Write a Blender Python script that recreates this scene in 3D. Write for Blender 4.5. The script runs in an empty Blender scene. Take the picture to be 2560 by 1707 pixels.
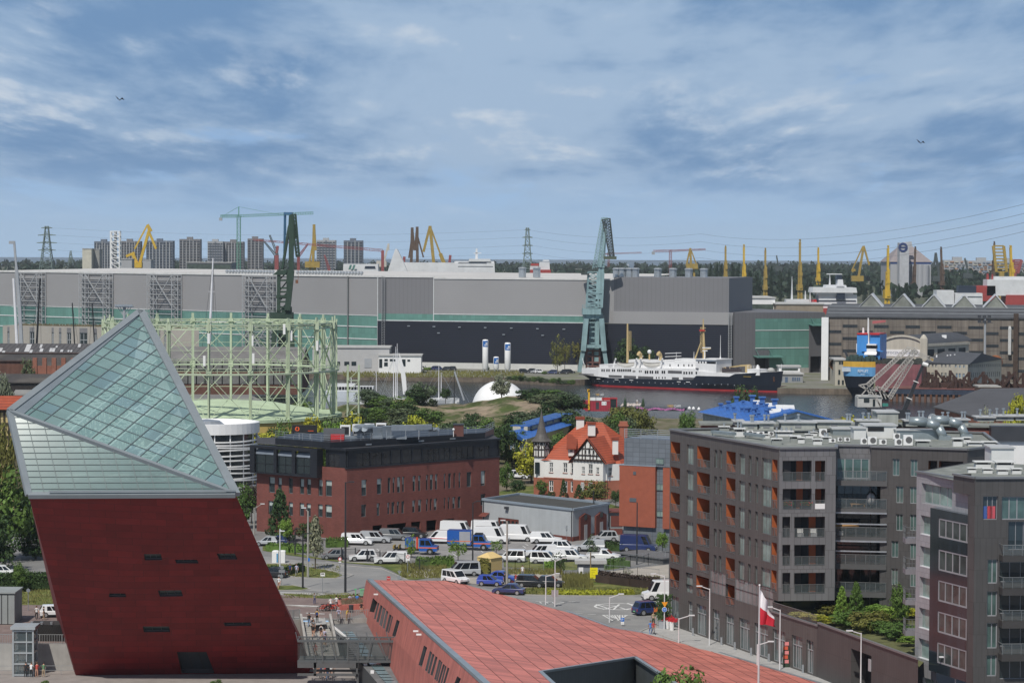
import bpy,bmesh,math,random
from math import *
rg=range;en=enumerate;RR=random.Random;bdt=bpy.data
from mathutils import Vector,Matrix
def V(*a):return Vector(a if len(a)>1 else a[0])
R=radians
S=bpy.context.scene
COL=S.collection
CZ=48.
FPX,IW,IH=6400.,2560.,1707.
CM=Matrix.Rotation(R(90-2.018),3,'X')@Matrix.Rotation(R(.27),3,'Z')
cd=bdt.cameras.new('camera')
cam=bdt.objects.new('camera',cd)
COL.objects.link(cam)
cam.matrix_world=Matrix.Translation((0,0,CZ))@CM.to_4x4()
cd.sensor_width,cd.lens=36.,90.
cd.clip_start,cd.clip_end=1.,60000.
S.camera=cam
SUN_EL,SUN_AZ=54.,22.
sd=V(-sin(R(SUN_AZ))*cos(R(SUN_EL)),-cos(R(SUN_AZ))*cos(R(SUN_EL)),sin(R(SUN_EL)))
sl=bdt.lights.new('sun','SUN')
sl.energy,sl.angle,sl.color=3.9,R(.6),(1.,.95,.87)
so=bdt.objects.new('sun',sl)
COL.objects.link(so)
so.rotation_euler=sd.to_track_quat('Z','Y').to_euler()
S.view_settings.view_transform='Standard'
S.view_settings.look='None'
S.view_settings.exposure=0.
S.view_settings.gamma=1.
wd=bdt.worlds.new('World')
S.world=wd
wd.use_nodes=True
nt=wd.node_tree
nt.nodes.clear()
def wn(t,**k):
 n=nt.nodes.new(t)
 for a,b in k.items():setattr(n,a,b)
 return n
def wl(a,b):nt.links.new(a,b)
def wm(op,a,b=None,c=None,clamp=False):
 n=wn('ShaderNodeMath',operation=op,use_clamp=clamp)
 for i,v in en((a,b,c)):
  if v is None:continue
  if isinstance(v,(int,float)):n.inputs[i].default_value=v
  else:wl(v,n.inputs[i])
 return n.outputs[0]
out=wn('ShaderNodeOutputWorld');bg=wn('ShaderNodeBackground')
bg.inputs['Strength'].default_value=.108
sky=wn('ShaderNodeTexSky',sky_type='NISHITA',sun_disc=False)
sky.sun_elevation=R(SUN_EL);sky.sun_rotation=atan2(sd.x,sd.y)
sky.air_density,sky.dust_density,sky.ozone_density=1.,.6,2.
tc=wn('ShaderNodeTexCoord');sx=wn('ShaderNodeSeparateXYZ')
wl(tc.outputs['Generated'],sx.inputs[0])
el=wm('MULTIPLY',wm('ARCSINE',sx.outputs['Z']),57.2958)
elp=wm('MAXIMUM',el,0.)
az=wm('MULTIPLY',wm('ARCTAN2',sx.outputs['X'],sx.outputs['Y']),57.2958)
rowc=wm('LOGARITHM',wm('ADD',elp,1.1),2.718)
cmb=wn('ShaderNodeCombineXYZ')
wl(wm('DIVIDE',az,wm('ADD',wm('MULTIPLY',elp,.5),2.2)),cmb.inputs[0]);wl(wm('MULTIPLY',rowc,2.6),cmb.inputs[1])
cmb.inputs[2].default_value=3.7
def noise(scale,detail,rough,dist,off=0.,dy=0.):
 m=wn('ShaderNodeMapping');m.inputs['Location'].default_value=(off,off*.37+dy,off)
 wl(cmb.outputs[0],m.inputs['Vector'])
 n=wn('ShaderNodeTexNoise');n.inputs['Scale'].default_value=scale;n.inputs['Detail'].default_value=detail
 n.inputs['Roughness'].default_value=rough;n.inputs['Distortion'].default_value=dist
 wl(m.outputs[0],n.inputs['Vector'])
 return n.outputs['Fac']
def mg(v,a,b,c=0.,d=1.,smooth=True):
 n=wn('ShaderNodeMapRange',interpolation_type='SMOOTHSTEP' if smooth else 'LINEAR')
 for i,q in en((a,b,c,d)):n.inputs[i+1].default_value=q
 wl(v,n.inputs[0])
 return n.outputs[0]
def wmix(f,a,b,mode='MIX'):
 n=wn('ShaderNodeMix',data_type='RGBA',blend_type=mode)
 if isinstance(f,(int,float)):n.inputs[0].default_value=f
 else:wl(f,n.inputs[0])
 for i,v in((6,a),(7,b)):
  if isinstance(v,tuple):n.inputs[i].default_value=v+(1,)
  else:wl(v,n.inputs[i])
 return n.outputs[2]
base=wmix(1.,sky.outputs[0],(.72,.78,.82),'MULTIPLY')
n1=noise(1.05,7.,.56,.25)
n2=noise(.85,7.,.57,.15,11.3)
n4=noise(.85,7.,.57,.15,11.3,.24)
relief=wm('SUBTRACT',n2,n4)
n3=noise(.55,3.,.5,.1,23.)
high=mg(elp,1.2,3.2)
cov=wm('MULTIPLY',mg(wm('ADD',n1,wm('MULTIPLY',elp,.05)),.38,.56),mg(elp,.3,2.2))
dark=mg(wm('SUBTRACT',wm('ADD',wm('MULTIPLY',n3,.55),wm('MULTIPLY',n2,.45)),wm('MULTIPLY',relief,.9)),.4,.62)
lit=wm('MULTIPLY',mg(wm('ADD',relief,wm('MULTIPLY',n2,.35)),.2,.38),mg(n3,.64,.4))
CLOUD_D,CLOUD_M,CLOUD_L=(1.5,2.7,4.6),(3.3,4.5,6.1),(5.3,6.,6.9)
BLUE_LOW,BLUE_HIGH=(3.55,5.25,7.3),(1.75,3.35,6.1)
bluemix=wmix(mg(elp,0.,4.5,smooth=False),BLUE_LOW,BLUE_HIGH)
cl=wmix(dark,CLOUD_M,CLOUD_D)
cl=wmix(lit,cl,CLOUD_L)
view=wmix(cov,bluemix,cl)
lowband=mg(elp,7.,14.,1.,0.)
up=wmix(wm('MULTIPLY',mg(n1,.42,.62),.8),base,(3.4,3.4,3.4))
wl(wmix(lowband,up,view),bg.inputs['Color'])
wl(bg.outputs[0],out.inputs['Surface'])
ZM=dict(F=(0,0,1.08844),A=(0,500,.38265),B=(850,500,.38265),C=(1660,500,.38265),D=(600,1020,.29787),E=(1200,1020,.29787),H=(0,1040,.42535),I=(1660,1040,.42533),J=(680,1400,.21259),K=(1150,1360,.2551),L=(1600,1420,.22109),N=(1880,1040,.28912),O=(2100,1280,.27235),Q=(1640,1000,.27211),R=(860,1290,.29762),S=(0,960,.4717),T=(1400,760,.2551),U=(2050,780,.21684),V=(820,860,.27211),W=(0,760,.22963),P=(0,0,1.))
CP=V(0,0,CZ)
def ray(c,x,y):
 a,b,s=ZM[c]
 return CM@V((a+x*s-IW/2)/FPX,-(b+y*s-IH/2)/FPX,-1.)
def G(c,x,y,z=0.):
 d=ray(c,x,y)
 return CP+d*((z-CZ)/d.z)
def At(c,x,y,Y):
 d=ray(c,x,y)
 return CP+d*(Y/d.y)
def Sz(c,n,Y):return n*ZM[c][2]*Y/FPX
def Zv(z):return V(0,0,z)
class Wall:
 def __init__(s,a,b):
  s.a=V(a[0],a[1],0);d=V(b[0]-a[0],b[1]-a[1],0);s.L=d.length;s.u=d.normalized()
  s.n=V(s.u.y,-s.u.x,0)
  if s.n.dot(s.a)>0:s.n=-s.n
  s.t=(s.a,s.u,(0,0,1))
 def uz(s,c,x,y):
  d=ray(c,x,y);t=(s.a-CP).dot(s.n)/d.dot(s.n);p=CP+d*t
  return(p-s.a).dot(s.u),p.z
 def pt(s,u,z,o=0.):return s.a+s.u*u+s.n*o+V(0,0,z)
 def rect(s,c,xl,yt,xr,yb):
  ym=(yt+yb)/2;xm=(xl+xr)/2
  return(s.uz(c,xl,ym)[0],s.uz(c,xr,ym)[0],s.uz(c,xm,yb)[1],s.uz(c,xm,yt)[1])
MATS={}
def M(name,col,rough=.65,metal=0.,var=.12,scale=.35,kind=None,p=None,col2=None,spec=.4,bump=0.,streak=0.,coat=0.):
 if name in MATS:return MATS[name]
 m=bdt.materials.new(name);m.use_nodes=True;t=m.node_tree;b=t.nodes['Principled BSDF']
 MATS[name]=m
 b.inputs['Roughness'].default_value=rough;b.inputs['Metallic'].default_value=metal
 b.inputs['Specular IOR Level'].default_value=spec
 if coat:b.inputs['Coat Weight'].default_value=coat
 def nn(k,**kw):
  n=t.nodes.new(k)
  for a,q in kw.items():setattr(n,a,q)
  return n
 tcn=nn('ShaderNodeTexCoord')
 no=nn('ShaderNodeTexNoise');no.inputs['Scale'].default_value=scale;no.inputs['Detail'].default_value=6;no.inputs['Roughness'].default_value=.62
 t.links.new(tcn.outputs['Object'],no.inputs['Vector'])
 mr=nn('ShaderNodeMapRange');mr.inputs[1].default_value=.3;mr.inputs[2].default_value=.7
 mr.inputs[3].default_value=1-var;mr.inputs[4].default_value=1+var
 t.links.new(no.outputs['Fac'],mr.inputs[0])
 def mix(f,a,q,mode='MIX'):
  n=nn('ShaderNodeMix',data_type='RGBA',blend_type=mode)
  for i,v in((0,f),(6,a),(7,q)):
   if isinstance(v,(int,float)):n.inputs[i].default_value=v
   elif isinstance(v,tuple):n.inputs[i].default_value=v+(1,)
   else:t.links.new(v,n.inputs[i])
  return n.outputs[2]
 c=col
 if kind=='brick':
  bt=nn('ShaderNodeTexBrick');t.links.new(tcn.outputs['UV'],bt.inputs['Vector'])
  k=p[4]if len(p)>4 else .2
  bt.inputs['Color1'].default_value=tuple(x*(1-k)for x in col)+(1,);bt.inputs['Color2'].default_value=tuple(min(1,x*(1+k))for x in col)+(1,)
  bt.inputs['Mortar'].default_value=tuple(col2 or tuple(x*.45 for x in col))+(1,)
  bt.inputs['Scale'].default_value=1;bt.inputs['Brick Width'].default_value=p[0];bt.inputs['Row Height'].default_value=p[1]
  bt.inputs['Mortar Size'].default_value=p[2];bt.offset=p[3]if len(p)>3 else .5
  bt.inputs['Bias'].default_value=0.;bt.inputs['Mortar Smooth'].default_value=.2
  c=bt.outputs['Color']
 elif kind=='ribs':
  sp=nn('ShaderNodeSeparateXYZ');t.links.new(tcn.outputs['UV'],sp.inputs[0])
  mm=nn('ShaderNodeMath',operation='FRACT');dv=nn('ShaderNodeMath',operation='DIVIDE');dv.inputs[1].default_value=p[1]
  t.links.new(sp.outputs[p[0]],dv.inputs[0]);t.links.new(dv.outputs[0],mm.inputs[0])
  gt=nn('ShaderNodeMath',operation='LESS_THAN');gt.inputs[1].default_value=p[3]if len(p)>3 else .25;t.links.new(mm.outputs[0],gt.inputs[0])
  c=mix(gt.outputs[0],col,tuple(x*p[2]for x in col))
 elif kind=='blotch':
  n2=nn('ShaderNodeTexNoise');n2 .inputs['Scale'].default_value=p[0];n2 .inputs['Detail'].default_value=8;n2 .inputs['Roughness'].default_value=.7
  t.links.new(tcn.outputs['Object'],n2 .inputs['Vector'])
  r2=nn('ShaderNodeMapRange');r2 .inputs[1].default_value=p[1];r2 .inputs[2].default_value=p[2];t.links.new(n2 .outputs['Fac'],r2 .inputs[0])
  c=mix(r2 .outputs[0],col,col2)
 elif kind=='leaf':
  gi=nn('ShaderNodeNewGeometry');oi=nn('ShaderNodeObjectInfo')
  c=mix(gi.outputs['Random Per Island'],tuple(x*.55 for x in col),tuple(min(1,x*1.5)for x in col))
  c=mix(.35,c,mix(oi.outputs['Random'],tuple(x*.7 for x in col),(min(1,col[0]*1.7),col[1]*1.25,col[2])))
  if col2:
   r2=nn('ShaderNodeMapRange');r2 .inputs[1].default_value=.55;r2 .inputs[2].default_value=.68;t.links.new(no.outputs['Fac'],r2 .inputs[0])
   c=mix(r2 .outputs[0],c,col2)
  b.inputs['Subsurface Weight'].default_value=0.
 if streak:
  sm=nn('ShaderNodeMapping');sm.inputs['Scale'].default_value=(1.3,1.3,.06);t.links.new(tcn.outputs['Object'],sm.inputs['Vector'])
  n3=nn('ShaderNodeTexNoise');n3 .inputs['Scale'].default_value=.9;n3 .inputs['Detail'].default_value=5;t.links.new(sm.outputs[0],n3 .inputs['Vector'])
  r3=nn('ShaderNodeMapRange');r3 .inputs[1].default_value=.4;r3 .inputs[2].default_value=.75;r3 .inputs[3].default_value=1;r3 .inputs[4].default_value=1-streak
  t.links.new(n3 .outputs['Fac'],r3 .inputs[0])
  c=mix(1.,c,r3 .outputs[0],'MULTIPLY')
 c=mix(1.,c,mr.outputs[0],'MULTIPLY')
 t.links.new(c,b.inputs['Base Color'])
 if bump:
  bp=nn('ShaderNodeBump');bp.inputs['Strength'].default_value=bump;bp.inputs['Distance'].default_value=.3
  t.links.new(no.outputs['Fac'],bp.inputs['Height']);t.links.new(bp.outputs[0],b.inputs['Normal'])
 return m
def gl4(name,col,rough=.06,var=.2,scale=.12,alpha=None,spec=.6,metal=0.):
 m=M(name,col,rough,metal,var,scale,spec=spec)
 if alpha is not None:m.node_tree.nodes['Principled BSDF'].inputs['Alpha'].default_value=alpha
 return m
WH=M('white_paint',(.78,.78,.77),.35,var=.05);GY=M('grey_metal',(.33,.35,.37),.45,var=.1);DK=M('dark_metal',(.045,.048,.055),.45,var=.15)
BK=M('black_plastic',(.018,.018,.02),.5);RUBBER=M('rubber',(.02,.02,.02),.85);SE=M('galvanised_steel',(.42,.45,.47),.35,.6,var=.15,scale=1.2)
CONC=M('concrete',(.36,.35,.33),.85,var=.18,scale=.4,streak=.25);RED=M('red_paint',(.5,.03,.03),.4)
GS=gl4('window_glass',(.022,.032,.036),.05);GLASSL=gl4('window_glass_curtain',(.2,.27,.25),.12,var=.45,scale=.5)
GLASSG=gl4('window_glass_green',(.07,.12,.11),.06,var=.5,scale=.4);CARGLASS=gl4('car_glass',(.012,.015,.018),.04)
class MB:
 def __init__(s):s.v,s.f,s.m,s.k=[],[],[],0
 def add(s,pts,faces):
  o=len(s.v);s.v+=[tuple(p)for p in pts];s.f+=[tuple(i+o for i in f)for f in faces];s.m+=[s.k]*len(faces);return s
 def pl4(s,*p):return s.add(p,[tuple(rg(len(p)))])
 def hx4(s,b,t):return s.add(list(b)+list(t),[(3,2,1,0),(4,5,6,7),(0,1,5,4),(1,2,6,5),(2,3,7,6),(3,0,4,7)])
 def box(s,x0,x1,y0,y1,z0,z1):return s.hx4([(x0,y0,z0),(x1,y0,z0),(x1,y1,z0),(x0,y1,z0)],[(x0,y0,z1),(x1,y0,z1),(x1,y1,z1),(x0,y1,z1)])
 def cx4(s,c,a,b,d):return s.box(c[0]-a/2,c[0]+a/2,c[1]-b/2,c[1]+b/2,c[2],c[2]+d)
 def wx4(s,w,u0,u1,z0,z1,o0,o1):
  P=lambda u,o,z:w.pt(u,z,o)
  return s.hx4([P(u0,o0,z0),P(u1,o0,z0),P(u1,o1,z0),P(u0,o1,z0)],[P(u0,o0,z1),P(u1,o0,z1),P(u1,o1,z1),P(u0,o1,z1)])
 def pm(s,pts,z0,z1):
  n=len(pts);s.add([(p[0],p[1],z0)for p in pts]+[(p[0],p[1],z1)for p in pts],[tuple(rg(n))[::-1],tuple(rg(n,2*n))]+[(i,(i+1)%n,n+(i+1)%n,n+i)for i in rg(n)]);return s
 def sl4(s,pts,d):
  n=len(pts);d=V(d);s.add([tuple(V(p))for p in pts]+[tuple(V(p)+d)for p in pts],[tuple(rg(n))[::-1],tuple(rg(n,2*n))]+[(i,(i+1)%n,n+(i+1)%n,n+i)for i in rg(n)]);return s
 def bar(s,p,q,w,h=None,up=(0,0,1)):
  p,q=V(p),V(q);d=q-p
  if d.length<1e-6:return s
  d.normalize();a=d.cross(V(up))
  if a.length<1e-3:a=d.cross(V(1,0,0))
  a.normalize();b=a.cross(d);a*=w/2;b*=(h or w)/2
  return s.hx4([p-a-b,p+a-b,p+a+b,p-a+b],[q-a-b,q+a-b,q+a+b,q-a+b])
 def tube(s,p,q,r0,r1=None,n=8,cap=True):
  p,q=V(p),V(q);r1=r0 if r1 is None else r1;d=(q-p).normalized();a=d.cross(V(0,0,1))
  if a.length<1e-3:a=V(1,0,0)
  a.normalize();b=d.cross(a);pts=[]
  for c,r in((p,r0),(q,r1)):pts+=[c+(a*cos(i*tau/n)+b*sin(i*tau/n))*r for i in rg(n)]
  return s.add(pts,[(i,(i+1)%n,n+(i+1)%n,n+i)for i in rg(n)]+([tuple(rg(n))[::-1],tuple(rg(n,2*n))]if cap else[]))
 def lt(s,prof,c=(0,0,0),n=24,a0=0.,a1=tau):
  full=abs(a1-a0-tau)<1e-6;m=n if full else n+1;pts=[]
  for r,z in prof:pts+=[(c[0]+r*cos(a0+(a1-a0)*i/n),c[1]+r*sin(a0+(a1-a0)*i/n),c[2]+z)for i in rg(m)]
  fs=[]
  for j in rg(len(prof)-1):
   for i in rg(n if full else m-1):
    k=(i+1)%m;fs.append((j*m+i,j*m+k,(j+1)*m+k,(j+1)*m+i))
  return s.add(pts,fs)
 def ball(s,c,r,n=12,sz=1.):
  k=n//2;return s.lt([(r*sin(pi*i/k)+1e-4,-r*sz*cos(pi*i/k))for i in rg(k+1)],c,n)
 def tr4(s,p,q,w,t,n,up=(0,0,1),taper=1.):
  p,q=V(p),V(q);d=(q-p).normalized();a=d.cross(V(up))
  if a.length<1e-3:a=d.cross(V(0,1,0))
  a.normalize();b=a.cross(d);prev=None
  for i in rg(n+1):
   f=i/n;c=p+(q-p)*f;k=w/2*(1+(taper-1)*f);cur=[c+a*x*k+b*y*k for x,y in((-1,-1),(1,-1),(1,1),(-1,1))]
   for j in rg(4):s.bar(cur[j],cur[(j+1)%4],t*.7)
   if prev:
    for j in rg(4):
     s.bar(prev[j],cur[j],t);s.bar(prev[j],cur[(j+1)%4],t*.6)
   prev=cur
  return s
 def bd(s,name,mat,parent=None,uv=None,smooth=False,loc=None):
  me=bdt.meshes.new(name);off=V(0,0,0)
  top=parent
  while top is not None and top.parent is not None:top=top.parent
  if top is not None and top.get('wo'):off=V(top['wo'])
  if loc is not None:off=V(loc)
  me.from_pydata([(v[0]-off.x,v[1]-off.y,v[2]-off.z)for v in s.v],[],s.f)
  for q in(mat if isinstance(mat,(list,tuple))else[mat]):me.materials.append(q)
  if any(s.m):me.polygons.foreach_set('material_index',s.m)
  if uv:
   O,u,w=V(uv[0]),V(uv[1]),V(uv[2]);ul=me.uv_layers.new(name='uv');d=[]
   for p in me.polygons:
    for li in p.vertices:q=V(s.v[li])-O;d+=[q.dot(u),q.dot(w)]
   ul.data.foreach_set('uv',d)
  me.update()
  if smooth:me.polygons.foreach_set('use_smooth',[True]*len(me.polygons))
  o=bdt.objects.new(name,me);COL.objects.link(o)
  if parent is not None:o.parent=parent
  if loc is not None:o.location=loc
  s.__init__()
  return o
def tag(o,label,cat,group=None,kind=None):
 if label:o['label']=label
 if cat:o['category']=cat
 if group:o['group']=group
 if kind:o['kind']=kind
 return o
def th(name,label,cat,loc=(0,0,0),rz=0.,group=None,world=True):
 o=bdt.objects.new(name,None);COL.objects.link(o);o.empty_display_size=.3
 o.location=loc;o.rotation_euler=(0,0,rz);tag(o,label,cat,group)
 if world:o['wo']=tuple(loc)
 return o
def su4(name,_,mat,uv=None,kind='structure',smooth=False):
 o=_.bd(name,mat,None,uv,smooth);o['kind']=kind;return o
def one(name,_,mat,label,cat,group=None,loc=(0,0,0),uv=None,smooth=False):
 return tag(_.bd(name,mat,None,uv,smooth,loc),label,cat,group)
def hl(_,w,u0,u1,z0,z1,rects,depth=.25,o=0.):
 rs=[(max(u0,a),min(u1,b),max(z0,c),min(z1,d))for a,b,c,d in rects];rs=[r for r in rs if r[1]-r[0]>.02 and r[3]-r[2]>.02]
 zs=sorted({z0,z1,*[r[2]for r in rs],*[r[3]for r in rs]})
 for za,zb in zip(zs,zs[1:]):
  if zb-za<1e-4:continue
  cut=sorted((r[0],r[1])for r in rs if r[2]<=za+1e-5 and r[3]>=zb-1e-5);x=u0
  for a,b in cut:
   if a>x+1e-4:_.pl4(w.pt(x,za,o),w.pt(a,za,o),w.pt(a,zb,o),w.pt(x,zb,o))
   x=max(x,b)
  if x<u1-1e-4:_.pl4(w.pt(x,za,o),w.pt(u1,za,o),w.pt(u1,zb,o),w.pt(x,zb,o))
 for a,b,c,d in rs:
  q=o-depth
  for(p1,p2)in(((a,c),(a,d)),((a,d),(b,d)),((b,d),(b,c)),((b,c),(a,c))):
   _.pl4(w.pt(*p1,o),w.pt(*p2,o),w.pt(*p2,q),w.pt(*p1,q))
def wi(parent,w,r,mats,depth=.22,cols=2,rows=1,fw=.07,sill=False,o=0.,name='window'):
 a,b,c,d=r;_=MB();q=o-depth
 _.pl4(w.pt(a,c,q+.02),w.pt(b,c,q+.02),w.pt(b,d,q+.02),w.pt(a,d,q+.02));_.k=1
 for x0,x1,y0,y1 in((a,a+fw,c,d),(b-fw,b,c,d),(a,b,c,c+fw),(a,b,d-fw,d)):_.wx4(w,x0,x1,y0,y1,q+.021,q+.08)
 for i in rg(1,cols):x=a+(b-a)*i/cols;_.wx4(w,x-fw/2,x+fw/2,c,d,q+.022,q+.07)
 for i in rg(1,rows):z=c+(d-c)*i/rows;_.wx4(w,a,b,z-fw/2,z+fw/2,q+.023,q+.07)
 if sill:_.k=2;_.wx4(w,a-.08,b+.08,c-.1,c-.002,o+.001,o+.12)
 return _.bd(name,mats,parent)
def ra(_,pts,h,t=.05,n=None,gap=1.2,rails=2):
 pts=[V(p)for p in pts]
 for p,q in zip(pts,pts[1:]):
  L=(q-p).length;k=n or max(1,round(L/gap))
  for i in rg(k+1):c=p+(q-p)*i/k;_.bar(c,c+V(0,0,h),t)
  for j in rg(rails):z=h*(j+1)/rails;_.bar(p+V(0,0,z),q+V(0,0,z),t)
def st4(name,outer,mat,z=None,hole=None,kind='structure'):
 bm=bmesh.new()
 for loop in[outer]+(hole or[]):
  vs=[bm.verts.new((p[0],p[1],p[2]if z is None else z))for p in loop]
  for i in rg(len(vs)):bm.edges.new((vs[i],vs[(i+1)%len(vs)]))
 bmesh.ops.triangle_fill(bm,edges=bm.edges[:],use_beauty=True,normal=(0,0,1))
 bmesh.ops.recalc_face_normals(bm,faces=bm.faces[:])
 if bm.faces and sum(f.normal.z for f in bm.faces)<0:bmesh.ops.reverse_faces(bm,faces=bm.faces[:])
 me=bdt.meshes.new(name);bm.to_mesh(me);bm.free();me.materials.append(mat)
 o=bdt.objects.new(name,me);COL.objects.link(o)
 if kind:o['kind']=kind
 return o
ORD='first second third fourth fifth sixth seventh eighth ninth tenth eleventh twelfth thirteenth fourteenth fifteenth sixteenth seventeenth eighteenth nineteenth twentieth twenty-first twenty-second twenty-third twenty-fourth twenty-fifth twenty-sixth twenty-seventh twenty-eighth twenty-ninth thirtieth'.split()
def ordn(i):
 if i<30:return ORD[i]
 t='thirtieth fortieth fiftieth sixtieth seventieth eightieth ninetieth'.split();b='thirty forty fifty sixty seventy eighty ninety'.split();n=i+1
 return t[n//10-3]if n%10==0 else b[n//10-3]+'-'+ORD[n%10-1]
def scrx(o):
 p=CM.transposed()@(V(o.location)-CP);return p.x/-p.z
def od(objs,fmt):
 for i,o in en(sorted(objs,key=scrx)):o['label']=fmt.replace('#',ordn(i))
def text(parent,s,mat,w,u,z,h,o=.03,name='lettering',width=None,align='CENTER'):
 c=bdt.curves.new(name,'FONT');c.body=s;c.size=1.;c.extrude=.02;c.align_x=align;c.align_y='CENTER';c.resolution_u=2
 t=bdt.objects.new(name,c);COL.objects.link(t);dg=bpy.context.evaluated_depsgraph_get()
 me=bdt.meshes.new_from_object(t.evaluated_get(dg));bdt.objects.remove(t);bdt.curves.remove(c)
 ys=[v.co.y for v in me.vertices];xs=[v.co.x for v in me.vertices];k=h/max(1e-4,max(ys)-min(ys));kx=k if width is None else width/(max(xs)-min(xs))
 top=parent
 while top is not None and top.parent is not None:top=top.parent
 off=V(top['wo'])if top is not None and top.get('wo')else V(0,0,0);cx=(max(xs)+min(xs))/2;cy=(max(ys)+min(ys))/2
 rgt=w.u if w.u.cross(V(0,0,1)).dot(w.n)>0 else-w.u
 for v in me.vertices:
  p=w.pt(u,z,o+v.co.z)+rgt*((v.co.x-cx)*kx)+V(0,0,(v.co.y-cy)*k);v.co=p-off
 me.materials.clear();me.materials.append(mat)
 ob=bdt.objects.new(name,me);COL.objects.link(ob);ob.parent=parent
 return ob
ASPH=M('asphalt',(.17,.168,.165),.9,var=.14,scale=.12,kind='blotch',p=(.35,.45,.75),col2=(.22,.215,.205))
ROADM=M('road_asphalt',(.2,.2,.198),.9,var=.1,scale=.2,kind='blotch',p=(.08,.42,.62),col2=(.265,.26,.25))
LOTM=M('parking_asphalt',(.22,.215,.21),.9,var=.12,scale=.25,kind='blotch',p=(.2,.45,.65),col2=(.28,.27,.26))
SLABM=M('paving_slabs',(.36,.355,.345),.85,var=.12,scale=.5,kind='blotch',p=(1.2,.4,.7),col2=(.3,.3,.29))
PLAZAM=M('plaza_paving',(.17,.125,.115),.85,var=.12,scale=.6,kind='blotch',p=(.3,.4,.65),col2=(.21,.16,.145))
GRASSM=M('grass',(.085,.115,.03),.9,var=.35,scale=.5,kind='blotch',p=(.25,.42,.66),col2=(.17,.16,.06),spec=.1)
EARTH=M('bare_earth',(.19,.16,.12),.95,var=.25,scale=.35,kind='blotch',p=(.15,.4,.62),col2=(.08,.09,.035),spec=.1)
SANDY=M('sandy_gravel',(.36,.33,.29),.95,var=.15,scale=.6,kind='blotch',p=(.3,.5,.7),col2=(.28,.27,.24),spec=.1)
KERBM=M('kerb_stone',(.34,.33,.31),.85,var=.15,scale=.8)
FARG=M('far_ground',(.06,.075,.04),.95,var=.4,scale=.01,kind='blotch',p=(.004,.4,.65),col2=(.14,.14,.12),spec=.1)
QUAYM=M('quay_ground',(.2,.195,.18),.9,var=.2,scale=.06,kind='blotch',p=(.05,.4,.65),col2=(.11,.125,.05))
def water(name,c1,rough,bs,bstr):
 m=M(name,c1,rough,var=.15,scale=.02,spec=.5);t=m.node_tree;b=t.nodes['Principled BSDF']
 tcn=t.nodes.new('ShaderNodeTexCoord');mp=t.nodes.new('ShaderNodeMapping');mp.inputs['Scale'].default_value=(1,.45,1);t.links.new(tcn.outputs['Object'],mp.inputs[0])
 n=t.nodes.new('ShaderNodeTexNoise');n.inputs['Scale'].default_value=bs;n.inputs['Detail'].default_value=5;t.links.new(mp.outputs[0],n.inputs['Vector'])
 bp=t.nodes.new('ShaderNodeBump');bp.inputs['Strength'].default_value=bstr;bp.inputs['Distance'].default_value=1.;t.links.new(n.outputs[0],bp.inputs['Height']);t.links.new(bp.outputs[0],b.inputs['Normal'])
 return m
WATM=water('canal_water',(.016,.024,.03),.16,.5,.6);SEAM=water('sea_water',(.03,.05,.06),.3,.02,.3)
WZ=-2.
pit=[(-140,309),(-52,309),(-27.3,331),(-23.6,331)]+[tuple(G('J',*q,0).xy)for q in((1212,690),(1380,882),(1698,1187),(1952,1450),(2360,1850))]+[(0,215),(-140,215)]
nearshore=[(-700,940),(-135,940),(-98,900),(-76,800),(-60,745),(-10,735),(40,730),(90,742),(130,742),(185,730),(320,660),(700,640)]
st4('ground',[(-700,120),(700,120)]+nearshore[::-1],ASPH,0.,[pit])
_=MB();k=nearshore
for a,b in zip(k,k[1:]):_.pl4((a[0],a[1],0),(b[0],b[1],0),(b[0],b[1],-4),(a[0],a[1],-4))
su4('quay_wall',_,CONC)
q0,q1=G('T',235,800,WZ),G('T',2062,872,WZ);qn=V(-(q1-q0).y,(q1-q0).x,0).normalized();qn=qn if qn.y>0 else-qn
farshore=[(-700,1010),(-200,1003),(-75,995)]+[tuple(G('B',x,y,WZ).xy)for x,y in((430,1182),(1000,1190),(1400,1212))]+[tuple((q0+qn*14).xy),tuple((q1+qn*13.5).xy)]+[tuple(G('C',x,y,WZ).xy)for x,y in((740,1264),(1205,1270))]+[(136,903),(300,892),(420,880),(800,860)]
st4('shipyard_ground',[(2600,9000),(2600,855)]+farshore[::-1]+[(-2600,1010),(-2600,9000)],QUAYM,0.)
_=MB()
for a,b in zip(farshore,farshore[1:]):_.pl4((a[0],a[1],0),(b[0],b[1],0),(b[0],b[1],-4),(a[0],a[1],-4))
su4('quay_wall',_,M('old_quay',(.16,.13,.1),.9,var=.35,scale=.3,streak=.4))
_=MB();_.pl4((-2500,560,WZ),(2500,560,WZ),(2500,1300,WZ),(-2500,1300,WZ));su4('water',_,WATM)
_=MB();_.pl4((-3500,5600,.6),(3500,5600,.6),(4600,14600,.6),(-4600,14600,.6));su4('sea',_,SEAM)
_=MB();fl=[(1300,.1),(2000,8),(3000,13),(5500,13),(5620,-1)]
for(a,p),(b,q)in zip(fl,fl[1:]):_.pl4((-2600,a,p),(2600,a,p),(2600,b,q),(-2600,b,q))
su4('far_land',_,FARG)
_=MB();_.pl4((-140,215,-3.),(0,215,-3.),(0,350,-3.),(-140,350,-3.));su4('lower_plaza',_,M('lower_paving',(.26,.235,.22),.85,var=.14,scale=.6))
LAY=[0]
def pa4(name,mat,pts,z=.006,kind='structure'):
 LAY[0]+=1
 return st4(name,[G(*p)for p in pts],mat,z+LAY[0]*.0003,kind=kind)
def zz(c,*xy):return[(c,xy[i],xy[i+1])for i in rg(0,len(xy),2)]
st4('rough_ground',[(-300,520),(-60,505),(0,500),(60,520),(200,520),(300,640),(185,728),(90,740),(-10,733),(-60,740),(-120,698),(-300,650)],EARTH,.008)
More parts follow.
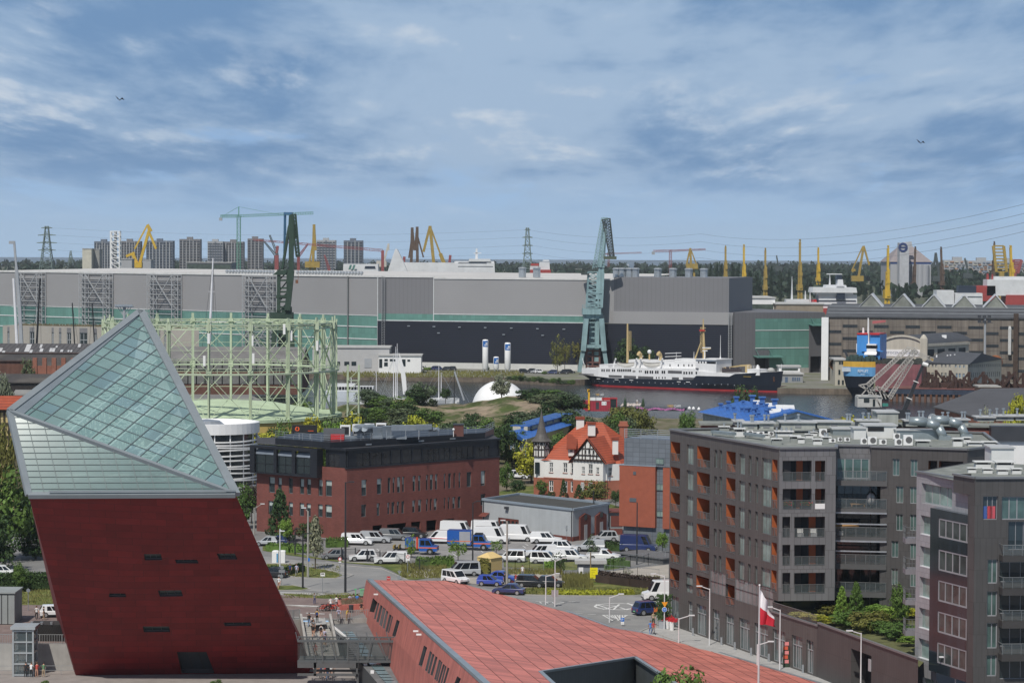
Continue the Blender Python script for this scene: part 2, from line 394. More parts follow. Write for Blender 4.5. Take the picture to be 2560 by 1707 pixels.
pa4('plaza',PLAZAM,zz('H',-300,1110,200,1100,500,1085,1000,1070,1650,1045,1990,1075,2110,1085,2170,1150,1985,1200,1920,1185,1700,1178,1400,1190,380,1345,0,1345,-300,1345),.012)
pa4('road',ROADM,zz('D',-600,1290,215,1245,450,1272,720,1290,880,1320,1180,1345,1290,1390,1420,1440,1800,1480,2000,1500)+zz('K',600,495,1300,512,1700,508,2050,540,2060,820,1900,870,1300,830,300,700)+zz('D',1060,1570,560,1530,330,1510,-600,1490),.016)
pa4('parking_lot',LOTM,zz('R',-100,210,200,245,420,200,700,170,1100,165,1600,150,2000,210,2330,200,2360,240,2200,262,1960,290,1540,330,1500,380,1330,395,1100,388,900,372,560,360,280,395,-10,380,-120,300),.014)
pa4('pavement',SLABM,zz('L',-40,735,60,690,210,640,330,640,430,680)+zz('I',60,1235,900,1530,1480,1760,1500,1900,1300,1900,700,1560,0,1330),.022)
pa4('pavement',SLABM,zz('J',90,370,420,380,620,392,1100,405,1100,470,1000,470,640,452,300,425,100,405),.02)
pa4('pavement',SLABM,zz('J',430,690,620,675,640,750,450,770),.024)
for pts in(zz('D',225,1305,480,1312,640,1345,800,1375,862,1400,800,1425,640,1424,360,1402,225,1390),zz('J',105,392,340,398,560,415,700,400,860,383,1000,400,1080,430,1050,445,640,452,400,438,140,402),zz('J',60,300,240,296,420,330,436,343,350,353,60,356),zz('D',190,1195,420,1235,660,1267,880,1297,1180,1325,1285,1370,1395,1435,1480,1440,1720,1402,1750,1350,1990,1340,1990,1300,1840,1290,1480,1300,1180,1310,900,1285,700,1262,500,1225,190,1150),zz('K',430,165,620,112,660,120,720,190,1300,165,1540,148,1620,200,1560,236,1450,252,1160,250,1020,262,820,242,430,222),zz('K',590,432,950,412,1000,330,1300,340,1980,375,1905,450,1890,490,1700,502,1300,505,850,500,600,492),zz('H',60,1110,360,1108,330,1005,60,1030),zz('H',-200,930,300,930,320,1010,-200,1040),zz('E',60,720,450,650,460,760,1080,800,1180,830,1170,860,300,760)):
 pa4('grass_verge',GRASSM,pts,.03,'stuff')
pa4('gravel_yard',SANDY,zz('K',1420,270,1700,240,2045,200,2045,330,1700,345,1420,330),.034)
pa4('gravel_yard',SANDY,zz('K',60,330,430,320,480,270,1000,300,1020,420,560,430,380,420,60,380),.034)
pa4('gravel_yard',SANDY,zz('D',1540,1330,1640,1325,1650,1400,1560,1425,1400,1405),.036)
def ke(pts,h=.13,w=.22):
 _=MB();p=[G(*q)for q in pts]
 for a,b in zip(p,p[1:]):_.bar(a+V(0,0,h/2-.02),b+V(0,0,h/2-.02),w,h)
 su4('kerb',_,KERBM)
ke(zz('D',225,1392,360,1405,520,1428,640,1428,800,1430,880,1428,950,1402,862,1385,800,1372,640,1342,480,1309,225,1302))
ke(zz('J',60,392,340,398,560,415,700,402,1000,402));ke(zz('J',60,358,350,355,445,345,420,328,240,294))
ke(zz('K',590,495,850,503,1300,508,1700,505,1890,493,1910,450));ke(zz('D',720,1292,880,1322,1180,1347,1290,1392,1400,1440))
ke(zz('L',-40,738,60,692,210,642));ke(zz('K',1900,870,2150,960,2400,1050))
ke(zz('R',-10,384,280,400,560,366,900,376,1100,392));ke(zz('H',1640,1108,1800,1122,1990,1120));ke(zz('H',1650,1176,1900,1190))
PAINT=M('road_paint',(.62,.62,.6),.7,var=.2,scale=1.5)
mk=MB()
def sp4(c,x0,y0,x1,y1,w=.18):
 a,b=G(c,x0,y0),G(c,x1,y1);d=(b-a).normalized();n=V(-d.y,d.x,0)*w/2;z=V(0,0,.045+len(mk.f)*.00004);mk.pl4(a-n+z,b-n+z,b+n+z,a+n+z)
cc=G('K',1545,612);ex=G('K',1765,612);rr=(ex-cc).length*1.06
for i in rg(48):
 a0,a1=i*tau/48,(i+1)*tau/48;z=.046
 mk.pl4(*[cc+V(cos(t)*r,sin(t)*r,z)for t,r in((a0,rr),(a1,rr),(a1,rr-.35),(a0,rr-.35))])
for x0,y0,x1,y1 in((1330,590,1480,640),(1400,640,1560,600),(1560,590,1500,645),(1640,578,1700,606),(1570,622,1640,645),(1400,600,1560,608),(1620,640,1740,618)):sp4('K',x0,y0,x1,y1,.3)
for i in rg(9):sp4('K',1410+i*26,697+abs(i-4)*0,1410+i*26+(60 if i<4 else 40 if i<6 else 0),697+(14+i*9 if i<5 else max(6,60-(i-4)*12)),.16)
for q in((1398,695,1640,697),(1398,695,1500,752),(1640,697,1545,750),(740,560,1020,572),(1020,572,930,590),(780,566,800,580),(840,566,870,582),(900,568,930,584),(1250,688,1330,690),(1120,680,1200,682),(1070,560,1130,563),(1250,546,1330,548),(1760,542,1830,544),(1640,697,1760,699),(1940,745,2000,730)):sp4('K',*q,.2)
for q in((275,275,318,305),(905,310,950,340),(1150,292,1170,308),(1325,272,1365,292),(1500,250,1530,270),(1520,235,1550,250),(2000,0,2000,0),(470,330,700,338),(760,300,900,296),(820,320,930,322),(1060,290,1130,280),(230,290,300,300),(1240,236,1400,232),(60,285,130,290),(640,345,690,365),(1395,215,1560,222)):
 if q[0]!=2000:sp4('R',*q,.14)
for q in((1640,1110,2000,1122),(1660,1178,1880,1192)):sp4('H',*q,.5)
for q in((170,527,560,542),(400,622,620,634)):sp4('J',*q,.45)
su4('road_markings',mk,PAINT)
class Plane:
 def __init__(s,p,q,r):
  s.o=V(p);s.n=(V(q)-s.o).cross(V(r)-s.o).normalized()
  if s.n.dot(s.o-CP)>0:s.n=-s.n
 def at(s,c,x,y):
  d=ray(c,x,y);return CP+d*((s.o-CP).dot(s.n)/d.dot(s.n))
def filled(_,loops,n):
 bm=bmesh.new()
 for lp in loops:
  vs=[bm.verts.new(p)for p in lp]
  for i in rg(len(vs)):bm.edges.new((vs[i],vs[(i+1)%len(vs)]))
 bmesh.ops.triangle_fill(bm,edges=bm.edges[:],use_beauty=True,normal=n)
 bm.verts.index_update();_.add([v.co.copy()for v in bm.verts],[tuple(v.index for v in f.verts)for f in bm.faces]);bm.free()
def re4(parent,loop,n,d,mats,frame=.08,name='window',bars=0):
 _=MB();q=[p-n*d for p in loop];k=len(loop)
 _.pl4(*q);_.k=1
 for i in rg(k):_.pl4(loop[i],loop[(i+1)%k],q[(i+1)%k],q[i])
 for i in rg(k):_.bar(q[i]+n*.04,q[(i+1)%k]+n*.04,frame)
 for i in rg(1,bars+1):f=i/(bars+1);_.bar(q[0].lerp(q[1],f)+n*.04,q[3].lerp(q[2],f)+n*.04,frame*.7)
 return _.bd(name,mats,parent)
LOWZ=-3.
TB_L,TB_R=G('F',174,1550,LOWZ),G('F',723,1545,LOWZ)
YT=288.
TT_L,TT_R=At('F',66,1137,YT),At('F',541,1135,YT)
TP_L,TP=At('F',22,945,293),At('F',323,715,322)
REDC=M('red_concrete',(.18,.012,.012),.55,var=.14,scale=.5,kind='brick',p=(2.9,1.,.025,.37,.16),col2=(.07,.008,.008),spec=.35)
tw=th('museum_tower','leaning dark red panel clad tower with a pointed glass roof','tower',TB_L)
fp=Plane(TB_L,TB_R,TT_R);fn=fp.n
def qu(pl,c,*xy):return[pl.at(c,xy[i],xy[i+1])for i in rg(0,len(xy),2)]
slits=[qu(fp,'H',*q)for q in((845,809,946,809,953,844,851,846),(1028,842,1158,842,1168,864,1036,864),(1272,806,1380,806,1396,841,1290,842),(642,1040,736,1040,742,1062,640,1062),(927,1023,1064,1021,1076,1057,940,1060),(838,1234,994,1234,1000,1267,846,1268),(1312,1211,1472,1210,1478,1230,1322,1232))]
door=qu(fp,'H',1040,1385,1213,1384,1262,1509,1068,1509)
_=MB();TL2=TP_L
filled(_,[[TB_L,TB_R,TT_R,TT_L]]+slits+[door],fn)
bk=V(0,26,0)
BR2,TR2=TB_R+V(-3.4,25,0),TT_R+V(-4.3,25,0);BL2,TL3=TB_L+V(-6,25,0),TT_L+V(-6,25,4)
for q in((TB_R,BR2,TR2,TT_R),(BR2,BL2,TL3,TR2),(BL2,TB_L,TT_L,TL3)):_.pl4(*q)
ux=(TB_R-TB_L).normalized();uy=ux.cross(fn);uy=-uy if uy.z<0 else uy
_.bd('wall',REDC,tw,uv=(TB_L,ux,uy))
SLITG=gl4('slit_glass',(.035,.045,.045),.08);SLITF=M('slit_frame',(.06,.05,.05),.5)
for q in slits:re4(tw,q,fn,.35,[SLITG,SLITF],bars=2)
dm=re4(tw,door,fn,.7,[M('door_steel',(.05,.055,.06),.5),SLITF],name='door',bars=2)
PANES=[gl4('roof_pane_%s'%k,c,.06,.12,.2,alpha=a,spec=.9)for k,c,a in(('teal',(.27,.43,.42),.55),('pale',(.32,.48,.465),.56),('blue',(.27,.42,.45),.56),('grey',(.13,.21,.205),.82),('band',(.17,.21,.24),.95))]
MULL=M('mullion',(.16,.19,.2),.4,.3);FRAME=M('roof_frame',(.24,.27,.285),.45,.2,var=.08)
rn=RR(4)
def facet(O,A,B,na,nb,name,bandfirst,gw,gh,darker=False):
 ea,eb=A-O,B-O;n=ea.cross(eb).normalized();n=-n if n.dot(O-CP)>0 else n
 P=lambda s,t:O+ea*s+eb*t
 _=MB()
 for i in rg(na):
  for j in rg(nb):
   s0,s1,t0,t1=i/na,(i+1)/na,j/nb,(j+1)/nb
   if s0+t0>=.999:continue
   pts=[(s0,t0),(s1,t0),(s1,t1),(s0,t1)]
   if s1+t1>1.0001:
    res=[]
    for k in rg(4):
     p,q=pts[k],pts[(k+1)%4];a,b=1-p[0]-p[1],1-q[0]-q[1]
     if a>=-1e-6:res.append(p)
     if a*b<-1e-9:f=a/(a-b);res.append((p[0]+(q[0]-p[0])*f,p[1]+(q[1]-p[1])*f))
    pts=res
   if len(pts)<3:continue
   r=rn.random()
   _.k=3 if darker else 0 if r<.45 else 1 if r<.85 else 2
   _.pl4(*[P(*p)for p in pts])
 g=_.bd(name,PANES,tw);mm=MB()
 for i in rg(1,na):mm.bar(P(i/na,0)+n*.06,P(i/na,1-i/na)+n*.06,gw,gh,up=n)
 for j in rg(1,nb):mm.bar(P(0,j/nb)+n*.05,P(1-j/nb,j/nb)+n*.05,gw*.8,gh,up=n)
 mm.bd('mullion_grid',MULL if not darker else M('roof_bar',(.15,.18,.18),.9),g)
 return n
nB=facet(TP_L,TT_R,TP,14,14,'glass_facet',False,.085,.08)
nA=facet(TT_L,TT_R,TP_L,13,14,'glass_facet',False,.07,.06,True)
_=MB()
for a,b,w in((TP_L,TP,.8),(TP,TT_R,1.05),(TT_L,TT_R,.75),(TT_L,TP_L,.7),(TP_L,TT_R,.45)):_.bar(a,b,w,.5,up=nB)
_.bar(TT_L.lerp(TT_R,.1)+V(0,-.3,.45),TT_R+V(0,-.3,.45),.18,.2);_.bd('edge_frame',FRAME,tw)
band=.055
_.pl4(TP_L+nB*.1,TP_L.lerp(TT_R,band)+nB*.1,TP.lerp(TT_R,.015)+nB*.1,TP+nB*.1);_.bd('edge_band',M('band_panel',(.2,.235,.26),.35,.2),tw)
back=TP+V(2,6,-3)
for q in((TP,TT_R,TR2),(TP,TR2,TL3),(TP,TL3,TP_L),(TP_L,TL3,TT_L)):_.pl4(*q)
_.bd('rear_facet',M('rear_panel',(.22,.32,.33),.3),tw)
ins=MB();inn=M('inside_white',(.52,.68,.64),.7,var=.06);dn=-nB*2.2
def PB(s,t):return TP_L+(TT_R-TP_L)*s+(TP-TP_L)*t+dn
for s in(.22,.4,.58,.76):
 ins.tr4(PB(s,.02),PB(s,1-s-.05),2.3,.22,max(6,int(26*(1-s))))
ins.bd('inner_truss',inn,tw)
ins=MB()
for z in(24.,27.,30.,33.):
 f=(z-TT_L.z)/(TP.z-TT_L.z);c=TT_L.lerp(TP,f);w=(1-f)
 ins.pm([(c.x-1+9*w*0,c.y+2.5),(TT_R.x-1-(TT_R.x-TP.x)*f,TT_R.y+3+30*f),(TT_R.x-4-(TT_R.x-TP.x)*f,TT_R.y+22),(c.x-2,c.y+22)],z-2.9,z-2.6)
cx=At('W',1050,900,305)
ins.box(cx.x-2.2,cx.x+5.5,306,313,16,29)
ins.bd('inner_floor',inn,tw)
hA,hC,hD=At('F',845,1333,342),G('K',1466,812,.55),G('F',1880,1568,.35)
rp=Plane(hA,hC,hD)
hB,hE,hD2,hE2=rp.at('F',1080,1333),rp.at('F',1107,1570),rp.at('F',2150,1660),rp.at('F',1240,1690)
sdir=(rp.at('K',1290,1170)-rp.at('K',130,400)).normalized();sper=rp.n.cross(sdir)
ROOFM=M('hall_roof',(.5,.165,.128),.55,var=.14,scale=.12,kind='brick',p=(1.15,1.95,.012,.5,.22),col2=(.2,.06,.05),spec=.45)
WALLP=M('hall_wall',(.46,.15,.12),.7,var=.14,scale=.5,streak=.3);TRIM=M('eave_metal',(.3,.345,.37),.4,.4)
hall=th('museum_hall','low sloping salmon pink roofed hall beside the glazed bridge','building',V(hA.x,hA.y,0))
notch=qu(rp,'K',788,1250,1715,1106,2260,1460,1060,1500)
mid=[rp.at('K',560,510),rp.at('K',930,615),rp.at('K',2020,905)]
_=MB();rl=[hA,hB,mid[0],mid[1],hC,mid[2],hD,hD2,hE2,hE]
filled(_,[rl,notch],rp.n);_.bd('roof',ROOFM,hall,uv=(hA,sdir,sper))
uu=lambda p:((p-hA).dot(sdir),(p-hA).dot(sper))
for k in rg(-60,61):
 v=k*1.95;cr=[]
 for lp in(rl,notch):
  for a,b in zip(lp,lp[1:]+lp[:1]):
   (x0,y0),(x1,y1)=uu(a),uu(b)
   if(y0-v)*(y1-v)<0:cr.append(x0+(x1-x0)*(v-y0)/(y1-y0))
 cr.sort()
 for a,b in zip(cr[::2],cr[1::2]):q=hA+sper*v+rp.n*.012;_.bar(q+sdir*a,q+sdir*b,.075,.03,up=rp.n)
_.bd('roof_seam',M('seam_dark',(.2,.07,.06)),hall)
_=MB()
for a,b in zip([hB,mid[0],mid[1],hC,mid[2],hD],[mid[0],mid[1],hC,mid[2],hD,hD2]):_.bar(a,b,.35,.25)
for a,b in zip(notch,notch[1:]+notch[:1]):_.bar(a,b,.4,.22)
gd=(hE2-hA).normalized();gs=V(gd.y,-gd.x,0).normalized();gs=gs if gs.x>0 else-gs
_.bar(hA+gs*.25+V(0,0,.12),hE2+gs*.25+V(0,0,.12),.62,.3);_.bd('eave_trim',TRIM,hall)
nw=M('notch_wall',(.11,.125,.13),.5,.2,kind='ribs',p=('X',1.1,.55,.05))
for a,b in zip(notch,notch[1:]):_.pl4(a,b,V(b.x,b.y,-4),V(a.x,a.y,-4))
w0=(notch[1]-notch[0]).normalized();_.bd('notch_wall',nw,hall,uv=(notch[0],w0,(0,0,1)))
_.pl4(*[V(p.x,p.y,-2.9)for p in notch]);_.bd('notch_floor',CONC,hall)
bA,bE=V(hA.x-.95,hA.y,-.6),V(hE2 .x-1.6,hE2 .y,-.6)
far=G('J',1052,492,.05)
wp=Plane(bA,hA,hE);wn_=wp.n
sl=[]
for tx,ty,bx,by,w in((1252,500,1208,690,18),(1288,530,1240,725,24),(1312,553,1270,760,15),(1329,565,1285,775,15),(1355,595,1312,800,24),(1395,640,1345,840,24),(1418,658,1369,852,12),(1485,705,1430,895,34),(1806,1012,1742,1240,38),(1869,1072,1812,1300,26),(1899,1100,1840,1330,24),(1935,1132,1875,1350,24),(1976,1170,1918,1400,22),(1996,1190,1938,1420,16),(2022,1222,1960,1440,20),(2044,1240,1990,1450,18),(2076,1262,2020,1455,20),(2200,1375,2150,1500,44)):
 sl.append(qu(wp,'J',tx-w/2,ty-w*.35,tx+w/2,ty+w*.35,bx+w/2,by+w*.35,bx-w/2,by-w*.35))
hd=qu(wp,'J',1187,440,1240,492,1200,612,1146,600)
_=MB();filled(_,[[bA,bE,hE2,hA]]+sl+[hd],wn_)
_.pl4(hA,bA,V(far.x,far.y,-.2),V(hA.x-.35,hA.y+2.2,3.6))
_.pl4(hA,V(hA.x-.35,hA.y+2.2,3.6),hB+V(0,.4,-.1),hB)
_.bd('wall',WALLP,hall)
for q in sl:re4(hall,q,wn_,.3,[gl4('hall_glass',(.05,.06,.065),.1),M('hall_frame',(.1,.1,.105),.5)],.07)
re4(hall,hd,wn_,1.6,[BK,M('porch_side',(.05,.05,.05),.6)],.07,name='doorway')
cam1=MB()
for x,y in((1246,405),(1718,838),(1755,878)):p=wp.at('J',x,y);cam1 .cx4(p+V(-.25,-.1,0),.55,.2,.16)
cam1 .bd('security_camera',WH,hall)
PZ=-.45
pav=th('pavilion','flat grey roofed pavilion with a strip of skylights along the pink hall','building',G('J',640,757,PZ))
pp=[G('J',*q,PZ)for q in((640,757),(1205,688),(1372,880),(1690,1185),(1945,1450),(2350,1850),(1600,1850),(1240,1440),(1020,1187),(848,930))]
sk=[(G('J',*a,PZ+.12),G('J',*b,PZ+.12))for a,b in(((803,835),(945,833)),((850,905),(1000,905)),((1015,980),(1080,985)),((1050,1150),(1205,1150)),((1130,1195),(1262,1195)),((1250,1340),(1380,1340)),((1345,1444),(1478,1444)),((1500,1600),(1650,1600)))]
_=MB();_.pl4(*pp);_.bd('roof',M('felt_roof',(.135,.14,.142),.8,var=.15,scale=.3,kind='blotch',p=(.3,.5,.7),col2=(.17,.175,.175)),pav)
_=MB()
for a,b in zip(pp[5:]+pp[:1],pp[6:]+pp[:1]):
 if(a-b).length>.1:_.pl4(a,b,V(b.x,b.y,LOWZ),V(a.x,a.y,LOWZ))
_.pl4(pp[9],pp[0],V(pp[0].x,pp[0].y,LOWZ),V(pp[9].x,pp[9].y,LOWZ));_.bd('wall',M('corrugated_dark',(.075,.08,.083),.6,.2),pav)
_=MB()
for(a,b),(c,d)in zip(sk,sk[1:]):
 n=3
 for i in rg(n):
  f,g=i/n+.03,(i+1)/n-.03;_.pl4(a.lerp(c,f),b.lerp(d,f),b.lerp(d,g),a.lerp(c,g))
_.bd('skylight',gl4('skylight_glass',(.18,.26,.28),.12),pav)
rr_=RR(3)
for i in rg(16):
 f=i/15;p=pp[0].lerp(pp[9],f)+V(.5,0,.02);_.cx4(p,.3,.45,.18)
for x,y in((1060,1185),(1085,1215),(1100,1235),(1180,1325)):_.cx4(G('J',x,y,PZ),.4,.5,.3)
_.bd('roof_light',WH,pav)
a,b=pp[9],pp[0]
for i in rg(40):p=a.lerp(b,i/39);_.bar((p.x-.02,p.y,PZ),(p.x-.02,p.y,LOWZ),.05)
_.bd('wall_rib',DK,pav)
by0,by1=297.,300.2
bl,br=At('J',300,1185,by0),At('J',1690,1182,by0);zb=bl.z;zt=At('J',1000,950,by0).z
x0,x1=bl.x,At('J',1738,960,by0).x
br_=th('footbridge','steel and glass footbridge linking the red tower to the pink hall','bridge',V(x0,by0,0))
BSTEEL=M('bridge_steel',(.12,.125,.125),.5,.3)
_=MB()
for y in(by0,by1):
 _.bar((x0,y,zt),(x1,y,zt),.22 if y==by0 else .14,.26 if y==by0 else .12);_.bar((x0,y,zb),(x1-.4,y,zb),.22,.24);_.bar((x0,y,zt-.42 if y==by1 else zt+.5),(x1,y,zt-.42 if y==by1 else zt+.5),.1)
for i in rg(13):
 x=x0+(x1-x0)*i/12;_.bar((x,by0,zt),(x,by1,zt),.1);_.bar((x,by0,zt+.02),(x-.5,by1,zt+.55),.08)
for xa,xb in((455,520),(575,600),(690,765),(892,892),(1015,1012),(1160,1125),(1265,1365),(1440,1460),(1580,1540),(1725,1672)):
 a,b=At('J',xa,955,by0-.1),At('J',xb,1185,by0-.1);_.bar((a.x,by0-.1,zt),(b.x,by0-.1,zb-.1),.14)
for xa,xb in((470,540),(850,790),(1115,1045),(1205,1150),(1400,1380),(1530,1475)):
 a,b=At('J',xa,955,by1),At('J',xb,1150,by1);_.bar((a.x,by1,zt),(b.x,by1,zb),.1)
_.bd('truss',BSTEEL,br_)
_.box(x0,x1-.4,by0,by1,zb-.15,zb-.05);e=At('J',1015,1185,by0).x
_.box(x0,e,by0-.1,by0+.1,zb-.75,zb-.12);_.box(x0,e,by0-.1,by0+.3,zb-1.7,zb-1.45);_.box(x0+1.2,e,by1-.3,by1,zb-1.7,zb-1.45)
for x in(e-.15,e-5,x0+2):_.box(x-.1,x+.1,by0-.1,by0+.1,zb-1.7,zb-.12)
_.box(e-.2,e+.05,by0,by0+.3,LOWZ,zb-1.4);_.bd('deck',M('deck_steel',(.1,.1,.1),.6),br_)
_.pl4((x0,by0+.1,zb),(x1-.3,by0+.1,zb),(x1,by0+.1,zt),(x0,by0+.1,zt));_.pl4((x0,by1-.1,zb),(x1-.3,by1-.1,zb),(x1,by1-.1,zt),(x0,by1-.1,zt));_.bd('glazing',gl4('bridge_glass',(.06,.075,.075),.04,alpha=.42),br_)
lx0,lx1=At('J',905,1000,by0).x,At('J',1005,1000,by0).x
for i in rg(11):z=zb+.1+(zt-zb-.2)*i/10;_.bar((lx0,by0-.05,z),(lx1,by0-.05,z),.07)
_.bd('ladder',BSTEEL,br_)
mb2=MB();n=18;y0=331.
for i in rg(n):
 ya,za=y0-i*.85,-i*3./n;xa=-27.1+i*.12;_.box(xa,xa+3.6,ya-.85,ya,LOWZ-.05,za-3./n)
su4('steps',_,CONC)
_=MB();pw=pit[:8]
for a,b in zip(pw,pw[1:]):
 if a==pit[2]:continue
 w=Wall(a,b);_.wx4(w,0,w.L,LOWZ,.18,-.3,.05)
w=Wall((-27.3,331),(-25,316));_.add([(-27.4,331,.9),(-25.,313,-2.),(-25.,313,-3),(-27.4,331,-3),(-27.1,331,.9),(-24.7,313,-2.),(-24.7,313,-3),(-27.1,331,-3)],[(0,1,2,3),(4,5,6,7),(0,1,5,4),(1,2,6,5),(2,3,7,6),(3,0,4,7)])
_.add([(-23.6,331,.9),(-21.3,314,-2.),(-21.3,314,-3),(-23.6,331,-3),(-23.3,331,.9),(-21.,314,-2.),(-21.,314,-3),(-23.3,331,-3)],[(0,1,2,3),(4,5,6,7),(0,1,5,4),(1,2,6,5),(2,3,7,6),(3,0,4,7)])
one('retaining_wall',_,CONC,'grey concrete retaining wall around the lower court behind the tower','wall')
PALER=M('railing_steel',(.3,.31,.31),.5,.3)
def fence_bars(name,label,pts,h,mat,gap=.16,t=.03,cat='railing'):
 _=MB();pts=[V(p)for p in pts]
 for p,q in zip(pts,pts[1:]):
  k=max(1,int((q-p).length/gap))
  for i in rg(k+1):
   c=p.lerp(q,i/k);_.bar(c,c+V(0,0,h),t if i%9 else t*2.2)
  _.bar(p+V(0,0,h),q+V(0,0,h),.06);_.bar(p+V(0,0,.1),q+V(0,0,.1),.05)
 return one(name,_,mat,label,cat,loc=pts[0])
fence_bars('railing','grey metal bar railing above the flat roofed pavilion',[(-23.3,331,0),G('J',1205,690,0)],1.25,PALER,.3,.05)
fence_bars('railing','grey metal railing at the head of the stairs behind the tower',[(-33,326,.18),(-27.4,331.1,.18)],1.25,PALER,.12,.06)
fence_bars('railing','grey bar railing on the upper plaza edge left of the tower',[(-95,309,.18),(-52,309,.18)],1.15,PALER,.3,.04)
pr=G('H',0,1523,LOWZ);pq=G('H',452,1518,LOWZ)
_=MB();ra(_,[pr-V(6,0,0),pq],1.1,.05,gap=1.8);one('railing',_,PALER,'low grey railing at the foot of the glass lift tower','railing',loc=pr)
la,lb=G('H',78,1528,LOWZ),G('H',200,1524,LOWZ);ltop=At('H',140,1252,la.y).z;ld=2.6
lift=th('lift_tower','free standing glass lift tower with pale steel frame','lift',V(la.x,la.y,LOWZ))
_=MB();LF=M('lift_steel',(.4,.43,.44),.4,.3)
for x in(la.x,lb.x):
 for y in(la.y,la.y+ld):_.bar((x,y,LOWZ),(x,y,ltop),.2)
for k in rg(5):
 z=LOWZ+(ltop-LOWZ)*(k+.15)/4.3
 for y in(la.y,la.y+ld):_.bar((la.x,y,z),(lb.x,y,z),.17)
 for x in(la.x,lb.x):_.bar((x,la.y,z),(x,la.y+ld,z),.17)
_.bar((la.x+1.6,la.y,LOWZ),(la.x+1.6,la.y,ltop),.12);_.bd('frame',LF,lift)
_.box(la.x-.3,lb.x+.3,la.y-.3,la.y+ld+.3,ltop,ltop+.35);_.bd('roof',LF,lift)
_.box(la.x+.05,lb.x-.05,la.y+.05,la.y+ld-.05,LOWZ,ltop-.01);_.bd('glazing',gl4('lift_glass',(.1,.13,.14),.05,alpha=.55),lift)
_.box(la.x+.5,lb.x-.5,la.y+.6,la.y+ld-.4,0,2.3);_.bd('lift_car',M('lift_car_steel',(.1,.1,.1),.5),lift)
a,b=G('H',240,1322,0),G('H',420,1322,0)
pl=th('planter','dark slatted planter box with flared sides and a row of lamps','planter',a)
_=MB();_.hx4([(a.x,a.y,0),(b.x,b.y,0),(b.x,b.y+2.5,0),(a.x+.6,a.y+2.5,0)],[(a.x-1.4,a.y-.4,2.1),(b.x,b.y-.4,2.1),(b.x,b.y+3,2.1),(a.x-1.4,a.y+3,2.1)])
for i in rg(22):f=i/21;_.bar((a.x+(b.x-a.x)*f,a.y-.06,0),(a.x-1.4+(b.x-a.x+1.4)*f,a.y-.46,2.1),.06)
_.bd('box',M('dark_slats',(.035,.033,.032),.7),pl)
for i in rg(8):_=MB();_.tube((a.x-1+i*1.2,a.y-.3,2.1),(a.x-1+i*1.2,a.y-.3,2.45),.16,.22);_.bd('lamp',SE,pl)
ca=G('H',-60,1222,0);cb=G('H',84,1224,0);ch=At('H',40,1040,ca.y).z
_=MB();cab=th('service_cabinet','tall grey ribbed service cabinet at the left edge','cabinet',ca)
_.box(ca.x,cb.x,ca.y,ca.y+5,0,ch);_.k=1
for i in rg(4):x=ca.x+(cb.x-ca.x)*(i+.5)/4;_.box(x-.45,x+.45,ca.y-.35,ca.y,.1,ch-.2)
_.bd('body',[M('cabinet_grey',(.17,.185,.18),.6),M('cabinet_light',(.26,.28,.275),.6)],cab)
_.box(ca.x-.1,cb.x+.15,ca.y-.45,ca.y+5.1,ch,ch+.18);_.bd('lid',M('cabinet_light',(.26,.28,.275)),cab)
sa,sb,sc_,sd_=G('J',790,520,0),G('J',1055,500,0),G('J',1140,570,0),G('J',800,590,0)
_=MB();z=.75
for a,b in((sa,sb),(sb,sc_),(sc_,sd_),(sd_,sa)):w=Wall(a,b);_.wx4(w,-.2,w.L+.2,0,z,-.22,.22)
bed=th('raised_bed','low salmon concrete raised bed of dry plants beside the hall','planter',sa);_.bd('kerb',WALLP,bed)
rb=RR(9)
c0=(sa+sb+sc_+sd_)/4
_.pl4(sa+V(0,0,.5),sb+V(0,0,.5),sc_+V(0,0,.5),sd_+V(0,0,.5))
for i in rg(500):
 f,g=rb.random(),rb.random();p=sa.lerp(sb,f).lerp(sd_.lerp(sc_,f),g);h=.3+rb.random()*.3;q=V(rb.uniform(-.2,.2),rb.uniform(-.2,.2),h);_.pl4(p+V(0,0,.5),p+V(.08,0,.5),p+q+V(0,0,.5))
_.bd('dry_plants',M('dry_plants',(.16,.12,.08),.9,var=.4,scale=2),bed)
CLAD=M('grey_cladding',(.092,.088,.083),.45,var=.1,scale=.25,kind='brick',p=(.62,3.25,.035,.5,.07),col2=(.06,.058,.055),streak=.12)
CLADL=M('grey_cladding_light',(.17,.17,.175),.42,.1,var=.08,scale=.3,kind='brick',p=(.75,2.2,.03,.5,.1),col2=(.1,.1,.1))
LAVC=M('pale_cladding',(.29,.29,.305),.45,var=.08,scale=.3,kind='brick',p=(.8,1.62,.025,.5,.06),col2=(.2,.195,.21))
BRNC=M('brown_cladding',(.07,.067,.065),.48,var=.1,scale=.3,kind='brick',p=(.6,3.25,.03,.5,.06),col2=(.05,.047,.045))
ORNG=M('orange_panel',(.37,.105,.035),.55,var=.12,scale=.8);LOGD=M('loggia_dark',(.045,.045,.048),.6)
RAILM=M('balcony_rail',(.2,.21,.21),.4,.4);RGLASS=gl4('balcony_glass',(.1,.12,.125),.07,alpha=.45)
ROOFG=M('roof_gravel',(.17,.185,.17),.9,var=.2,scale=.8,kind='blotch',p=(.4,.4,.7),col2=(.24,.25,.23));WFR=M('window_frame_grey',(.16,.165,.17),.45)
HF=3.25;ZT=25.2
LW=Wall(G('I',28,1224),G('I',895,1531))
apt=th('apartment_block','long dark grey apartment block with orange loggias over shops','apartment block',V(LW.a.x,LW.a.y,0))
uc=LW.uz('I',675,600)[0];c0,c1=LW.pt(0,0),LW.pt(uc,0)
ZB=LW.uz('I',645,1078)[1];ZPOD=5.5
def xy(c,x,y,Y):p=At(c,x,y,Y);return V(p.x,p.y,0)
